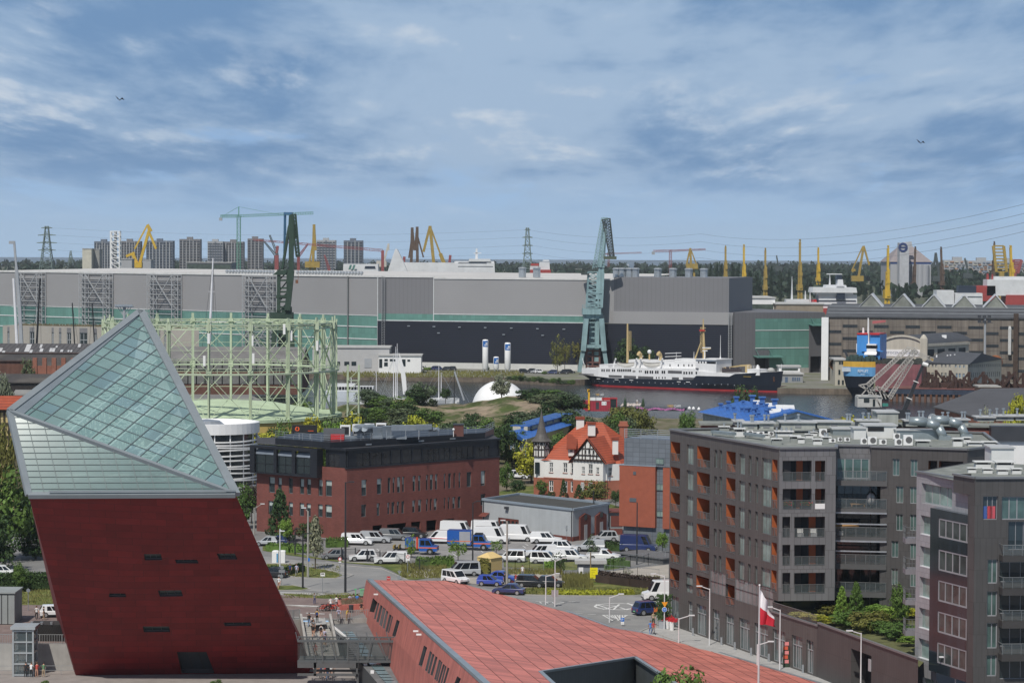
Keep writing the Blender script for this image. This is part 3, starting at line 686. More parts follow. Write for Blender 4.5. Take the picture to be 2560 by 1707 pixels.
c2=xy('N',724,600,c1 .y+.9);c3=xy('N',728,600,c1 .y+5.2);c4=xy('N',1022,600,c1 .y+4.6);c5=xy('N',1030,600,c1 .y+3.2);c6=xy('N',1862,350,c1 .y-.5);c7=c6+V(5,6,0)
FWL,BWL,CWL=Wall(c1,c2),Wall(c3,c4),Wall(c5,c6)
win_,log_=[],[]
for(a,b,c,d),n,kd in(((133,168,173,283),6,'w'),((296,198,312,302),5,'s'),((325,200,341,306),5,'s'),((442,222,477,342),5,'w'),((497,232,513,345),5,'s'),((537,240,553,350),5,'s'),((575,248,630,370),5,'w'),((40,152,95,270),6,'L'),((195,180,270,308),6,'L'),((367,208,421,335),6,'L'),((636,255,667,385),5,'L')):
 r=LW.rect('I',a,b,c,d)
 for k in rg(n):(log_ if kd=='L' else win_).append((r[0],r[1],r[2]-k*HF,r[3]-k*HF,kd))
mez=LW.rect('I',418,1010,640,1150);mez2=LW.rect('I',272,985,362,1075)
mez=(mez[0],LW.uz('I',640,1100)[0],5.75,8.55);mez2=(mez2[0],mez2[1],5.75,8.7)
shops=[LW.rect('I',*q)for q in((32,1095,86,1238),(140,1130,166,1272),(190,1145,248,1305),(285,1175,325,1330),(360,1195,410,1358),(440,1218,503,1392),(530,1260,610,1420),(638,1285,712,1448),(750,1320,812,1485),(836,1345,877,1510))]
shops=[(a,b,.15,3.9)for a,b,c,d in shops]
allr=[q[:4]for q in win_+log_]+[mez,mez2]+shops
_=MB();uend=LW.L
hl(_,LW,0,uc,ZB,ZT,[q for q in allr if q[3]>ZB],.3);hl(_,LW,0,uend,0,ZPOD+.4,[q for q in allr if q[2]<ZPOD],.3)
hl(_,LW,0,LW.uz('I',640,1100)[0]+.3,ZPOD+.4,ZB,allr,.3)
apt_uv=LW.t;_.bd('street_facade',CLAD,apt,uv=apt_uv)
for q in win_:wi(apt,LW,q[:4],[GLASSG if q[4]=='s' else GLASSL,WFR],.28,1 if q[4]=='s' else 3,1,.05)
def lg(w,r,depth,orange='L',rail=1.05,frame=True):
 a,b,c,d=r;_=MB()
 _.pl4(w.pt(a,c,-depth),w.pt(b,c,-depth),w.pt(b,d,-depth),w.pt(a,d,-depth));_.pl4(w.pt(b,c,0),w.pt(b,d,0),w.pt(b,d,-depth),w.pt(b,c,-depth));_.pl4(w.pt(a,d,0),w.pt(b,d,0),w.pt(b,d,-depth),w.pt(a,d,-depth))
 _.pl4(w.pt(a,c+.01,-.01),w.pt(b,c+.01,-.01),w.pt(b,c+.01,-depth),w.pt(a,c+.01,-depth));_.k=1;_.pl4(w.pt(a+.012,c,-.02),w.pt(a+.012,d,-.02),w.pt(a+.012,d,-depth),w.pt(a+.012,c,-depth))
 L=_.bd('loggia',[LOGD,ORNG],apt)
 for x in(a+.04,b-.04):_.wx4(w,x-.025,x+.025,c,c+rail,-.08,-.03)
 _.wx4(w,a,b,c+rail,c+rail+.05,-.09,-.02);_.wx4(w,a,b,c+.05,c+.1,-.09,-.02)
 n=max(2,int((b-a)/.9))
 for i in rg(1,n):x=a+(b-a)*i/n;_.wx4(w,x-.02,x+.02,c,c+rail,-.08,-.03)
 _.k=1;_.pl4(w.pt(a+.03,c+.1,-.055),w.pt(b-.03,c+.1,-.055),w.pt(b-.03,c+rail,-.055),w.pt(a+.03,c+rail,-.055));_.bd('balustrade',[RAILM,RGLASS],L)
 return L
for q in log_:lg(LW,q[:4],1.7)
for q in shops:wi(apt,LW,q,[gl4('shop_glass',(.1,.125,.125),.07,var=.5,scale=.3),M('shop_frame',(.3,.31,.32),.4)],.28,max(2,int((q[1]-q[0])/1.1)),1,.07,name='shop_window')
for q in shops[1:]:
 a,b,c,d=q;_=MB();_.wx4(LW,a,b,2.75,2.85,-.25,-.17);m=(a+b)/2
 for x in(m-.5,m+.5):_.wx4(LW,x-.04,x+.04,.15,2.75,-.245,-.165)
 _.bd('shop_door',M('shop_frame',(.3,.31,.32)),apt)
for q in(mez,mez2):wi(apt,LW,q,[gl4('mezzanine_glass',(.16,.19,.195),.06,var=.4,scale=.25),WFR],.1,int((q[1]-q[0])/1.2)+1,1,.05,name='mezzanine_window')
fr=[]
for k in rg(5):
 y=242*k
 fr+=[FWL.rect('N',265,385+y,515,565+y),FWL.rect('N',545,385+y,633,565+y)]if k<2 else[FWL.rect('N',262,385+y,330,565+y),FWL.rect('N',365,385+y,630,565+y)]
_=MB();hl(_,FWL,0,FWL.L,ZB,ZT,fr,.3);w=Wall(c2,c3);_.pl4(c2+V(0,0,2),c3+V(0,0,2),c3+V(0,0,ZT),c2+V(0,0,ZT));_.bd('front_facade',CLADL,apt,uv=FWL.t)
for i,q in en(fr):
 L=lg(FWL,q,1.6);a,b,c,d=q;_=MB();wd_=b-a
 if wd_>1.8:
  _.wx4(FWL,a+wd_*.02,a+wd_*.28 if i<4 else a+.05,c,d-.1,-1.58,-1.5);_.wx4(FWL,b-wd_*.42,b-wd_*.2,c,d-.1,-1.58,-1.5)
 else:_.wx4(FWL,a+.05,b-.1,c,d-.1,-1.58,-1.5)
 _.bd('orange_panel',ORNG,L)
 if wd_>1.8:_.pl4(*[FWL.pt(u,z,-1.49)for u,z in((a+wd_*.32,c),(a+wd_*.54,c),(a+wd_*.54,d-.2),(a+wd_*.32,d-.2))]);_.bd('balcony_door',GS,L)
ztop2=[BWL.uz('N',900,y)[1]for y in(545,785,1028,1262,1500)]
_=MB();hl(_,BWL,0,BWL.L,ztop2[0],ZT,[BWL.rect('N',732,362,1015,540)],.15);_.pl4(c4+V(0,0,4),c5+V(0,0,4),c5+V(0,0,ZT),c4+V(0,0,ZT));_.bd('upper_facade',CLADL,apt,uv=BWL.t)
wi(apt,BWL,BWL.rect('N',732,362,1015,540),[GLASSG,M('shop_frame',(.3,.31,.32))],.12,4,1,.12)
e5=BWL.uz('N',1168,700)[0]
for k,z in en(ztop2):
 zl=z-.62;_=MB();_.wx4(BWL,0,e5,zl,z,-2.5,1.9);_.bd('balcony_slab',CLADL,apt)
 _=MB()
 for i in rg(6):u=.05+(e5-.1)*i/5;_.wx4(BWL,u-.025,u+.025,z,z+1.1,1.8,1.85)
 _.wx4(BWL,0,e5,z+1.1,z+1.16,1.79,1.86);_.wx4(BWL,e5-.05,e5,z+1.1,z+1.16,-.1,1.79)
 _.k=1;_.pl4(BWL.pt(.02,z+.05,1.82),BWL.pt(e5-.02,z+.05,1.82),BWL.pt(e5-.02,z+1.1,1.82),BWL.pt(.02,z+1.1,1.82));_.bd('balustrade',[RAILM,RGLASS],apt)
 if k:
  _=MB();h=ztop2[k-1]-.62;_.pl4(*[BWL.pt(u,q,-1.2)for u,q in((0,z),(e5-1.2,z),(e5-1.2,h),(0,h))]);_.k=1
  for i in rg(6):u=(e5-1.2)*i/5;_.wx4(BWL,u,u+.06,z,h,-1.19,-1.14)
  if k in(2,3):_.k=2;_.wx4(BWL,0,e5,h+.02,h+.2,1.5,2.);_.wx4(BWL,0,e5,z+1.45,z+1.6,1.7,1.95)
  _.bd('glazed_wall',[gl4('balcony_dark_glass',(.016,.02,.024),.05),LOGD,SE],apt)
_=MB();_.pl4(BWL.pt(0,ZPOD-3),BWL.pt(e5,ZPOD-3),BWL.pt(e5,ztop2[4]-.62),BWL.pt(0,ztop2[4]-.62));_.bd('ground_glazing',GS,apt)
rr=[CWL.rect('N',*q)for q in((1215,368,1275,515),(1370,375,1430,520),(1245,605,1308,750),(1365,610,1425,755),(1245,845,1305,990),(1365,850,1425,990),(1205,1078,1265,1220),(1365,1100,1425,1240),(1205,1315,1262,1458),(1365,1340,1425,1475))]
orr=[CWL.rect('N',*q)for q in((1525,385,1600,500),(1617,390,1825,500))]
_=MB();u5=CWL.uz('N',1110,700)[0];hl(_,CWL,0,CWL.L,ztop2[0],ZT,rr[:2]+orr,.3);hl(_,CWL,u5,CWL.L,ZPOD-3,ztop2[0],rr[2:],.3);_.pl4(c6,c7,c7+V(0,0,ZT),c6+V(0,0,ZT))
_.pl4(CWL.pt(u5,ZPOD-3),CWL.pt(u5,ztop2[0]),CWL.pt(u5+.2,ztop2[0],-3),CWL.pt(u5+.2,ZPOD-3,-3));_.bd('court_facade',BRNC,apt,uv=CWL.t)
for q in rr:wi(apt,CWL,q,[GLASSG,M('shop_frame',(.3,.31,.32))],.25,2,1,.06)
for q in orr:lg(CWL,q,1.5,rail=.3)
_=MB();e=LW.pt(LW.uz('I',640,1100)[0]+.3,0,-1.);_.pl4(e,c2+V(0,2.5,0),c2+V(0,2.5,ZB),e+V(0,0,ZB));_.bd('set_back_glazing',GS,apt)
bk0,bk6=c0+V(16,6,0),c7+V(2,22,0)
foot=[c0,c1,c2,c3,c4,c5,c6,c7,bk6,bk0]
_=MB();_.pl4(*[p+V(0,0,ZT-.25)for p in foot]);_.bd('roof',ROOFG,apt)
_=MB()
for p,q in zip(foot,foot[1:]+foot[:1]):w_=V(0,0,ZT);_.bar(p+w_,q+w_,.4,.22)
_.bd('parapet',M('parapet_metal',(.2,.205,.21),.4,.3),apt)
_.pl4(c0,bk0,bk0+V(0,0,ZT),c0+V(0,0,ZT));_.pl4(bk0,bk6,bk6+V(0,0,ZT),bk0+V(0,0,ZT));_.pl4(c7,bk6,bk6+V(0,0,ZT),c7+V(0,0,ZT))
_.bd('rear_wall',CLAD,apt);u_=[p+V(0,0,ZB)for p in(c1,c2,c3)]+[LW.pt(LW.uz('I',640,1100)[0],ZB)];_.pl4(*u_);_.bd('soffit',CLAD,apt)
p0,p1=LW.pt(LW.uz('I',636,1120)[0],0),LW.pt(uend,0)
GW=Wall(G('I',905,1534),G('I',1490,1775))
s0d=(V(13.4,-38,0)).normalized()
pod=th('garden_podium','dark clad garage podium with a planted roof garden','podium',p1)
_=MB();gate=GW.rect('I',1098,1385,1218,1600);gate=(gate[0],gate[1],0,gate[3]);zg=6.2
hl(_,GW,0,GW.L,0,zg,[gate],1.8);_.pl4(p1,GW.pt(0,0),GW.pt(0,zg),p1+V(0,0,ZPOD+.4))
_.bd('garage_facade',BRNC,pod,uv=GW.t)
_.pl4(*[GW.pt(u,z,-1.8)for u,z in((gate[0],0),(gate[1],0),(gate[1],gate[3]),(gate[0],gate[3]))]);_.bd('garage_door',BK,pod)
_.wx4(GW,gate[1]-.55,gate[1]+0.,3.,4.3,.01,.12);_.bd('gate_sign',M('gate_sign_paint',(.35,.34,.35)),pod)
pg=[p0,p1,GW.pt(0,0),GW.pt(GW.L,0),GW.pt(GW.L,0)+V(9,30,0),c6,c5,c4,c3,c2]
_=MB();_.pl4(*[V(p.x,p.y,ZPOD-.3)for p in pg]);_.bd('planted_roof',M('garden_soil',(.1,.105,.04),.95,var=.4,scale=.6),pod)
_.bar(p0+V(0,0,ZPOD+.4),p1+V(0,0,ZPOD+.4),.35,.2);_.bar(p1+V(0,0,ZPOD+.4),GW.pt(0,ZPOD+.4),.35,.2);_.bar(GW.pt(0,zg),GW.pt(GW.L,zg),.35,.2);_.bd('coping',M('parapet_metal',(.2,.205,.21)),pod)
q0,q1=p0+V(0,0,ZPOD+.5),p1+V(0,0,ZPOD+.5);_.pl4(q0,q1,q1+V(0,0,1),q0+V(0,0,1));q2=q1+V(1.2,3,0);_.pl4(q1,q2,q2+V(0,0,1),q1+V(0,0,1));_.k=1;_.bar(q0+V(0,0,1),q1+V(0,0,1),.06);_.bd('balustrade',[RGLASS,RAILM],pod)
SWa=At('N',1420,900,269);SW=Wall(SWa,V(SWa.x,SWa.y,0)+s0d*24)
ZT2=SW.uz('N',1425,478)[1]
ap2=th('apartment_block','apartment block with pale front, dark glass bay and brown corner at the right edge','apartment block',V(SWa.x,SWa.y,0))
ub0,ub1,uk=SW.uz('O',880,400)[0],SW.uz('O',1228,400)[0],SW.uz('N',1985,600)[0]
lw=[SW.rect('O',*q)for q in((740,38,872,215),(735,322,868,510),(730,605,866,792),(725,890,864,1078),(720,1172,861,1355),(760,1525,860,1600))];tw1=SW.rect('N',1465,600,1730,775)
zbay=SW.uz('N',1700,810)[1]
_=MB();hl(_,SW,0,ub0+.3,0,zbay,lw,.45);hl(_,SW,0,ub1,zbay,ZT2,[tw1],.5);_.bd('pale_facade',LAVC,ap2,uv=SW.t)
for q in lw:wi(ap2,SW,q,[GLASSL,M('shop_frame',(.3,.31,.32))],.4,2,1,.09,sill=False)
wi(ap2,SW,tw1,[GLASSL,M('shop_frame',(.3,.31,.32))],.45,4,1,.1)
for q in lw:_=MB();_.wx4(SW,q[0],q[1],q[2]-.02,q[2]+.08,-.4,.03);_.bd('sill',M('pale_sill',(.6,.62,.64),.4),ap2)
bayw=Wall(SW.pt(ub0,0,.7),SW.pt(ub1,0,.7));_=MB();bz0=bayw.uz('O',1040,1520)[1]
br5=[bayw.rect('O',*q)for q in((905,85,1225,262),(903,375,1225,570),(899,660,1222,855),(895,950,1222,1145),(890,1238,1220,1430))]
hl(_,bayw,0,bayw.L,bz0,zbay,br5,.12);_.pl4(bayw.pt(0,bz0),bayw.pt(0,zbay),SW.pt(ub0,zbay),SW.pt(ub0,bz0));_.pl4(bayw.pt(0,zbay),bayw.pt(bayw.L,zbay),SW.pt(ub1,zbay),SW.pt(ub0,zbay));_.pl4(bayw.pt(bayw.L,bz0),bayw.pt(bayw.L,zbay),SW.pt(ub1,zbay),SW.pt(ub1,bz0));_.pl4(bayw.pt(0,bz0),bayw.pt(bayw.L,bz0),SW.pt(ub1,bz0),SW.pt(ub0,bz0))
_.bd('glass_bay',M('dark_spandrel',(.022,.032,.04),.1,var=.25,scale=.3,kind='brick',p=(.95,40,.035,0,.2),col2=(.008,.01,.012),spec=.6),ap2,uv=bayw.t)
for q in br5:wi(ap2,bayw,q,[gl4('bay_glass',(.05,.062,.06),.05,var=.6,scale=.5),M('bay_frame',(.27,.275,.29),.4)],.1,5,1,.15)
kx=SW.pt(uk,0,.75);FW2=Wall(kx,kx+V(16,1.2,0))
bx0=SW.pt(ub1,0,.72)
_=MB();ztb=ZT2+.5;top_lo=FW2 .uz('N',2060,690)[1]
w2=Wall(bx0,kx);_.pl4(bx0,kx,kx+V(0,0,ztb),bx0+V(0,0,ztb))
up=SW.pt(SW.uz('N',1798,600)[0],0,.75);_.pl4(up+V(0,0,top_lo),kx+V(0,0,top_lo),kx+V(0,0,ztb),up+V(0,0,ztb));_.pl4(up+V(0,0,top_lo),up+V(0,0,ztb),up+V(2,1,ztb),up+V(2,1,top_lo));_.pl4(up+V(0,0,top_lo),kx+V(0,0,top_lo),kx+V(3,2,top_lo),up+V(3,2,top_lo))
w2r=[FW2 .rect('O',*q)for q in((1355,432,1448,655),(1350,725,1445,955),(1347,1015,1445,1250),(1345,1310,1440,1505))]
g2r=[FW2 .rect('O',*q)for q in((1465,455,1760,640),(1465,745,1760,930),(1465,1045,1760,1230),(1465,1345,1760,1530),(1545,85,1760,345))];g2t=FW2 .rect('N',2160,695,2500,895);g2c=FW2 .rect('N',1998,692,2125,895)
hl(_,FW2,0,FW2 .L,0,ztb,w2r+g2r+[g2t,g2c],.35);_.bd('brown_facade',BRNC,ap2,uv=(FW2 .a,FW2 .u,(0,0,1)))
for q in w2r+[g2t]:wi(ap2,FW2,q,[GLASSG,M('bay_frame',(.27,.275,.29))],.3,2 if q is not g2t else 5,1,.1)
for q in g2r+[g2c]:wi(ap2,FW2,q,[GS,M('bay_frame',(.27,.275,.29))],.33,3,1,.06)
for i,(y0_,y1_)in en(((385,440),(680,745),(980,1045),(1285,1345))):
 z1_,z0_=FW2 .uz('O',1550,y0_)[1],FW2 .uz('O',1550,y1_)[1];ua=FW2 .uz('O',1458,500)[0]
 _=MB();_.wx4(FW2,ua,FW2 .L,z0_,z1_,.01,1.5);_.bd('balcony_slab',BRNC,ap2)
 for k in rg(10):u=ua+.05+k*.95;_.wx4(FW2,u,u+.05,z1_,z1_+1.05,1.4,1.45)
 _.wx4(FW2,ua,FW2 .L,z1_+1.05,z1_+1.12,1.38,1.47);_.wx4(FW2,ua,ua+.06,z1_+1.05,z1_+1.12,0,1.38);_.k=1;_.pl4(FW2 .pt(ua+.02,z1_+.05,1.42),FW2 .pt(FW2 .L,z1_+.05,1.42),FW2 .pt(FW2 .L,z1_+1.05,1.42),FW2 .pt(ua+.02,z1_+1.05,1.42));_.bd('balustrade',[RAILM,RGLASS],ap2)
_=MB();n1_=V(SWa.x,SWa.y,0);r4=[n1_,up,kx,FW2 .pt(FW2 .L,0),FW2 .pt(FW2 .L,0)+V(4,16,0),n1_+V(9,14,0)]
_.pl4(*[V(p.x,p.y,ZT2-.1)for p in r4]);_.bd('roof',ROOFG,ap2)
_.bar(SW.pt(0,ZT2),SW.pt(ub1,ZT2),.4,.2);_.bar(up+V(0,0,ztb),kx+V(0,0,ztb),.4,.2);_.bar(kx+V(0,0,ztb),FW2 .pt(FW2 .L,ztb),.4,.2);_.bd('parapet',M('parapet_metal',(.2,.205,.21)),ap2)
_.pl4(n1_,n1_+V(9,14,0),n1_+V(9,14,ZT2),n1_+V(0,0,ZT2));_.bd('side_wall',LAVC,ap2)
for y0_,y1_,yr in((240,288,135),(522,570,418),(805,850,700),(1085,1132,980)):
 P=At('O',690,y1_,270.2);z0_,z1_=P.z,At('O',650,y0_,270.2).z;xa,xb=At('O',600,y0_,270.2).x,P.x
 _=MB();_.box(xa,xb+.5,270.1,272,z0_,z1_);_.bd('balcony_slab',LAVC,ap2);ra(_,[(xa+.05,271.9,z1_),(xa+.05,270.2,z1_),(xb,270.2,z1_)],1.2,.045,gap=.35);_.bd('balustrade',RAILM,ap2)
for x,cl in((2085,(.5,.08,.1)),(2060,(.45,.05,.06)),(1985,(.05,.12,.35)),(2015,(.05,.1,.3))):
 u,z=FW2 .uz('N',x,810);_=MB();_.wx4(FW2,u-.28,u+.28,z-.9,z+.35,-.3,-.26);_.bd('towel',M('towel_%d'%x,cl),ap2)
CAP=M('chimney_render',(.62,.63,.62),.7,var=.1);CAPG=M('chimney_grey',(.26,.28,.27),.8)
def ve(c,x,y,w,h,label,z=ZT-.25,cat='chimney',grey=False,pipes=0,stretch=1.):
 p=G(c,x,y,z);m=ZM[c][2]*p.y/FPX;W_,H_=w*m,h*m;o=th('roof_chimney',label,cat,p)
 _=MB();_.box(p.x-W_/2,p.x+W_/2,p.y,p.y+W_*.7*stretch,z,z+H_*.55);_.bd('base',CAPG if grey else CAP,o)
 for sx_ in(-.45,.42):
  for sy_ in(.02,.66):_.box(p.x+W_*sx_,p.x+W_*(sx_+.06),p.y+W_*sy_*stretch,p.y+W_*(sy_+.06)*stretch,z+H_*.55,z+H_*.85)
 _.box(p.x-W_*.3,p.x+W_*.3,p.y+W_*.1,p.y+W_*.6*stretch,z+H_*.55,z+H_*.84);_.bd('louvre',LOGD,o)
 _.box(p.x-W_*.6,p.x+W_*.6,p.y-W_*.1,p.y+W_*.8*stretch,z+H_*.85,z+H_);_.bd('cap',CAP,o)
 for i in rg(pipes):_=MB();q=p+V((i-(pipes-1)/2)*W_*.3,W_*.3,0);_.tube((q.x,q.y,z+H_),(q.x,q.y,z+H_*1.7),.12);_.bd('flue',SE,o)
 return o
chs=[ve('Q',*a,'x',grey=g,pipes=k)for a,g,k in(((628,285,90,45),1,1),((768,335,90,80),0,2),((1015,350,60,40),0,0),((1110,405,90,55),1,1),((1280,390,90,65),1,0),((1335,395,60,55),0,0),((1485,410,80,55),0,0),((1565,385,80,50),1,2),((1180,330,150,45),0,4),((1410,350,70,40),0,1),((1450,330,60,40),0,1),((900,330,40,40),0,0))]
chs+=[ve('N',*a,'x',grey=g)for a,g in(((1480,262,110,55),1),((1780,262,80,75),0),((1930,258,120,35),0),((2060,250,110,30),0),((1860,235,60,55),0))]
ch2=[ve('N',*a,'x',z=ZT2-.1,grey=g)for a,g in(((1905,490,70,45),0),((2040,495,80,45),0),((2170,505,90,50),0),((2290,500,80,50),0),((2000,450,130,60),0),((2190,460,150,70),0))]
for o in chs:o['group']='chimneys on the long grey block'
for o in ch2:o['group']='chimneys on the right-hand block'
od(chs,'roof chimney with flat cap on the long grey apartment block, # from the left');od(ch2,'roof chimney with flat cap on the right-edge apartment block, # from the left')
acs=[]
FANM=M('fan_grille',(.12,.12,.12),.5)
def ac4(c,x,y,w,h,z=ZT-.25):
 p=G(c,x,y,z);m=ZM[c][2]*p.y/FPX;W_,H_=w*m,h*m;o=th('air_conditioner','x','air conditioner',p,group='air conditioners on the roofs')
 _=MB();_.box(p.x-W_/2,p.x+W_/2,p.y,p.y+.5,z+.08,z+H_);_.bd('casing',WH,o);r=min(W_,H_)*.36;cx_=p.x+W_*.08
 _.lt([(r,-.02),(r,.02),(.01,.02)],(0,0,0),14);_.v=[(cx_+a,p.y-.01-c_,z+.08+H_*.5+b)for a,b,c_ in _.v];_.bd('fan',FANM,o)
 _.box(p.x-W_*.4,p.x-W_*.3,p.y+.05,p.y+.45,z,z+.08);_.box(p.x+W_*.3,p.x+W_*.4,p.y+.05,p.y+.45,z,z+.08);_.bd('foot',DK,o);acs.append(o)
for a in((665,320,50,30),(862,335,60,55),(960,340,70,50),(1055,335,50,45),(1535,340,70,75),(1620,395,60,40),(1690,385,40,40),(1755,385,50,40)):ac4('Q',*a)
for a in((967,248,55,55),(1040,250,75,70),(1132,252,62,50),(1250,205,60,55),(1266,258,62,60),(1350,258,80,95)):ac4('N',*a)
od(acs,'white air conditioning unit on the long grey block, # from the left')
def rbox(c,x0,y0,x1,y1,dep,mat,label,cat='plant housing',z=ZT-.25,name='plant_housing',extra=None):
 p,q=G(c,x0,y1,z),G(c,x1,y1,z);h=(y1-y0)*ZM[c][2]*p.y/FPX;o=th(name,label,cat,p)
 _=MB();_.box(p.x,q.x,p.y,p.y+dep,z,z+h);_.bd('casing',mat,o);_.box(p.x-.15,q.x+.15,p.y-.15,p.y+dep+.15,z+h,z+h+.15);_.bd('lid',M('pale_lid',(.42,.43,.43),.5),o)
 if extra:_=MB();a,b=G(c,extra[0],y1,z),G(c,extra[2],y1,z);k=ZM[c][2]*p.y/FPX;_.box(a.x,b.x,p.y-.06,p.y-.005,z+(y1-extra[3])*k,z+(y1-extra[1])*k);_.bd('louvre',BK,o)
 return o
ZNK=M('zinc_duct',(.3,.345,.36),.35,.45,var=.15,scale=.8)
rbox('N',880,110,985,200,3,CAP,'low white plant housing beside the larger one on the grey block');rbox('N',975,85,1245,190,4,CAP,'large white plant housing with a black louvre on the grey block',extra=(1000,92,1138,128))
rbox('N',2070,280,2262,405,4,CAP,'white stair head housing behind the right-hand block',z=ZT-.25);rbox('N',700,115,885,165,3,ZNK,'zinc duct housing left of the white plant housings');rbox('N',1250,125,1640,200,2,ZNK,'long zinc ventilation housing on the grey block roof')
for i,(x,y)in en(((1600,205),(1790,190))):
 p=G('N',x,y,ZT-.25);m=ZM['N'][2]*p.y/FPX;o=th('ventilation_duct',('bent round zinc duct, left of the two beside the white housing','bent round zinc duct, right of the two beside the white housing')[i],'duct',p);r=38*m
 pts=[p+V(-3.4,.5,2.3),p+V(-1.2,.3,2.2),p+V(.2,.1,1.6),p+V(.9,0,.1)];_=MB()
 for a,b in zip(pts,pts[1:]):_.tube(a,b,r,r,14)
 _.bd('pipe',ZNK,o,smooth=True);_.cx4(p+V(.9,0,0),2.6*r,2*r,.5);_.bd('base',ZNK,o)
for i,(x0,y0,x1,lab)in en(((520,325,720,'long low zinc cable tray at the left of the roof'),(820,345,985,'short low zinc cable tray in the middle of the roof'))):
 p,q=G('Q',x0,y0,ZT-.25),G('Q',x1,y0+22,ZT-.25);_=MB();_.bar(p+V(0,0,.5),q+V(0,0,.5),.6,.35);_.bar(p,p+V(0,0,.4),.1);_.bar(q,q+V(0,0,.4),.1);one('cable_tray',_,ZNK,lab,'cable tray',loc=p)
bbz=22.6;a,b=At('Q',90,250,345),At('N',2600,60,322)
BRK=M('red_brick',(.22,.075,.055),.8,var=.15,scale=.8);bb=th('brick_block','long red brick block with a grey flat roof behind the apartment block','building',V(a.x,a.y,0))
w=Wall(V(At('Q',420,265,337).x,337,0),V(At('N',2600,100,335).x,335,0));zt=w.uz('N',1600,95)[1];_=MB();_.wx4(w,0,w.L,0,zt,-5,0);_.bd('wall',BRK,bb)
_.wx4(w,-.3,w.L+.3,zt,zt+.25,-5.3,.3);_.bd('roof',ROOFG,bb)
ua,ub=w.uz('N',2062,150)[0],w.L;zc=zt;_=MB();_.wx4(w,ua,ub,zc-4.8,zc-1.6,.02,1.8);_.bd('white_bay',WH,bb);_.wx4(w,ua-.2,ub,zc-1.6,zc+.3,.02,2.2);_.bd('dark_fascia',DK,bb)
_.wx4(w,w.uz('N',1975,190)[0],w.uz('N',2035,190)[0],zc-4,zc-2.2,.01,.06);_.bd('window',GS,bb)
RB=M('rendered_box',(.38,.4,.37),.85,var=.12,scale=.5,streak=.3);bxs=[]
def rx4(x0,x1,y0,y1,c='Q',doors=0):
 z=zt+.25;p,q=G(c,x0,y1,z),G(c,x1,y1,z);k=ZM[c][2]*p.y/FPX;h=(y1-y0)*k;o=th('roof_box','x','roof housing',p,group='rendered housings on the brick block roof')
 _=MB();_.box(p.x,q.x,p.y,p.y+3,z,z+h);_.bd('casing',RB,o);_.box(p.x-.25,q.x+.25,p.y-.25,p.y+3.2,z+h,z+h+.16);_.bd('lid',M('pale_lid',(.42,.43,.43)),o);r5=RR(x0)
 for i in rg(1+int((q.x-p.x)/5)):_=MB();u=p.x+(q.x-p.x)*(i+.5)/(1+int((q.x-p.x)/5));_.box(u-.4,u+.4,p.y-.04,p.y-.003,z+.2,z+h*.75);_.bd('hatch',M('hatch_grey',(.22,.23,.24),.6),o)
 for i in rg(2):_=MB();u=p.x+(q.x-p.x)*r5 .random();_.tube((u,p.y+1,z+h),(u,p.y+1,z+h+.9),.13);_.tube((u,p.y+1,z+h+.9),(u,p.y+1,z+h+1.1),.22);_.bd('flue',SE,o)
 bxs.append(o)
for a in((725,800,200,235),(810,930,218,270),(945,1080,215,270),(1150,1460,208,268),(1480,1790,205,262),(1855,2050,195,250)):rx4(*a)
for a in((1330,1430,45,88),(1440,1500,30,80),(1625,1725,40,85),(1735,1870,35,78),(1950,2090,15,48),(2110,2260,5,40),(2280,2400,5,38)):rx4(*a,c='N')
od(bxs,'grey rendered roof housing with flat lid on the brick block, # from the left')
rbox('N',1085,-28,1262,82,5,RB,'tall plain grey lift housing below the harbour crane',z=zt+.25)
p=G('N',1558,120,zt);o=th('satellite_dish','white satellite dish on a thin mast on the brick block','satellite dish',p);k=ZM['N'][2]*p.y/FPX;r=37*k;_=MB();_.lt([(.01,-.25),(r*.5,-.15),(r*.85,0),(r,.1)],n=20);C_=p+V(0,0,108*k)
_.v=[(C_.x+a,C_.y-c*1.+b*.15,C_.z+b)for a,b,c in _.v];_.bd('dish',WH,o,smooth=True);_.tube(p,C_,.06);_.bd('mast',DK,o)
CWH=M('chair_white',(.6,.6,.58),.6);TWN=M('timber_tan',(.34,.19,.07),.7)
def onbalc(name,label,cat,w,x,y,o_,parts):
 u,z=w.uz('N',x,y);p=w.pt(u,z,o_);q=th(name,label,cat,p)
 for nm,m,b in parts:MB().box(p.x+b[0],p.x+b[1],p.y+b[2],p.y+b[3],p.z+b[4],p.z+b[5]).bd(nm,m,q)
for x,y,n in((430,1045,'left'),(545,1045,'right')):onbalc('armchair','pale armchair on the third balcony of the front, '+n+' one','chair',FWL,x,y,-.7,(('seat',CWH,(-.35,.35,-.3,.3,0,.45)),('backrest',CWH,(-.35,.35,.2,.32,.45,.95))))
onbalc('lounge_bench','tan timber lounge frame on the second recessed balcony','bench',BWL,915,780,0,(('seat',TWN,(-.9,.9,-.3,.3,.25,.4)),('leg',TWN,(-.8,-.7,-.3,.3,0,.25)),('leg',TWN,(.7,.8,-.3,.3,0,.25))))
p=BWL.pt(*BWL.uz('N',1030,780),.3);o=th('hanging_chair','white egg shaped hanging chair on a curved stand on a balcony','hanging chair',p);MB().ball(p+V(0,0,.95),.55,12,1.3).bd('shell',CWH,o,smooth=True);_=MB();[_.bar(p+V(a),p+V(b),.06)for a,b in(((.6,.2,0),(.7,.2,1.6)),((.7,.2,1.6),(.3,.1,2.1)),((.3,.1,2.1),(0,0,1.7)))];_.bd('stand',DK,o)
p=BWL.pt(*BWL.uz('N',800,1010),.9);_=MB();_.tube(p+V(-1.4,0,.9),p+V(1.7,0,1.1),.42,.3,8);one('rolled_awning',_,TWN,'tan canvas bundle on the third recessed balcony','awning',loc=p)
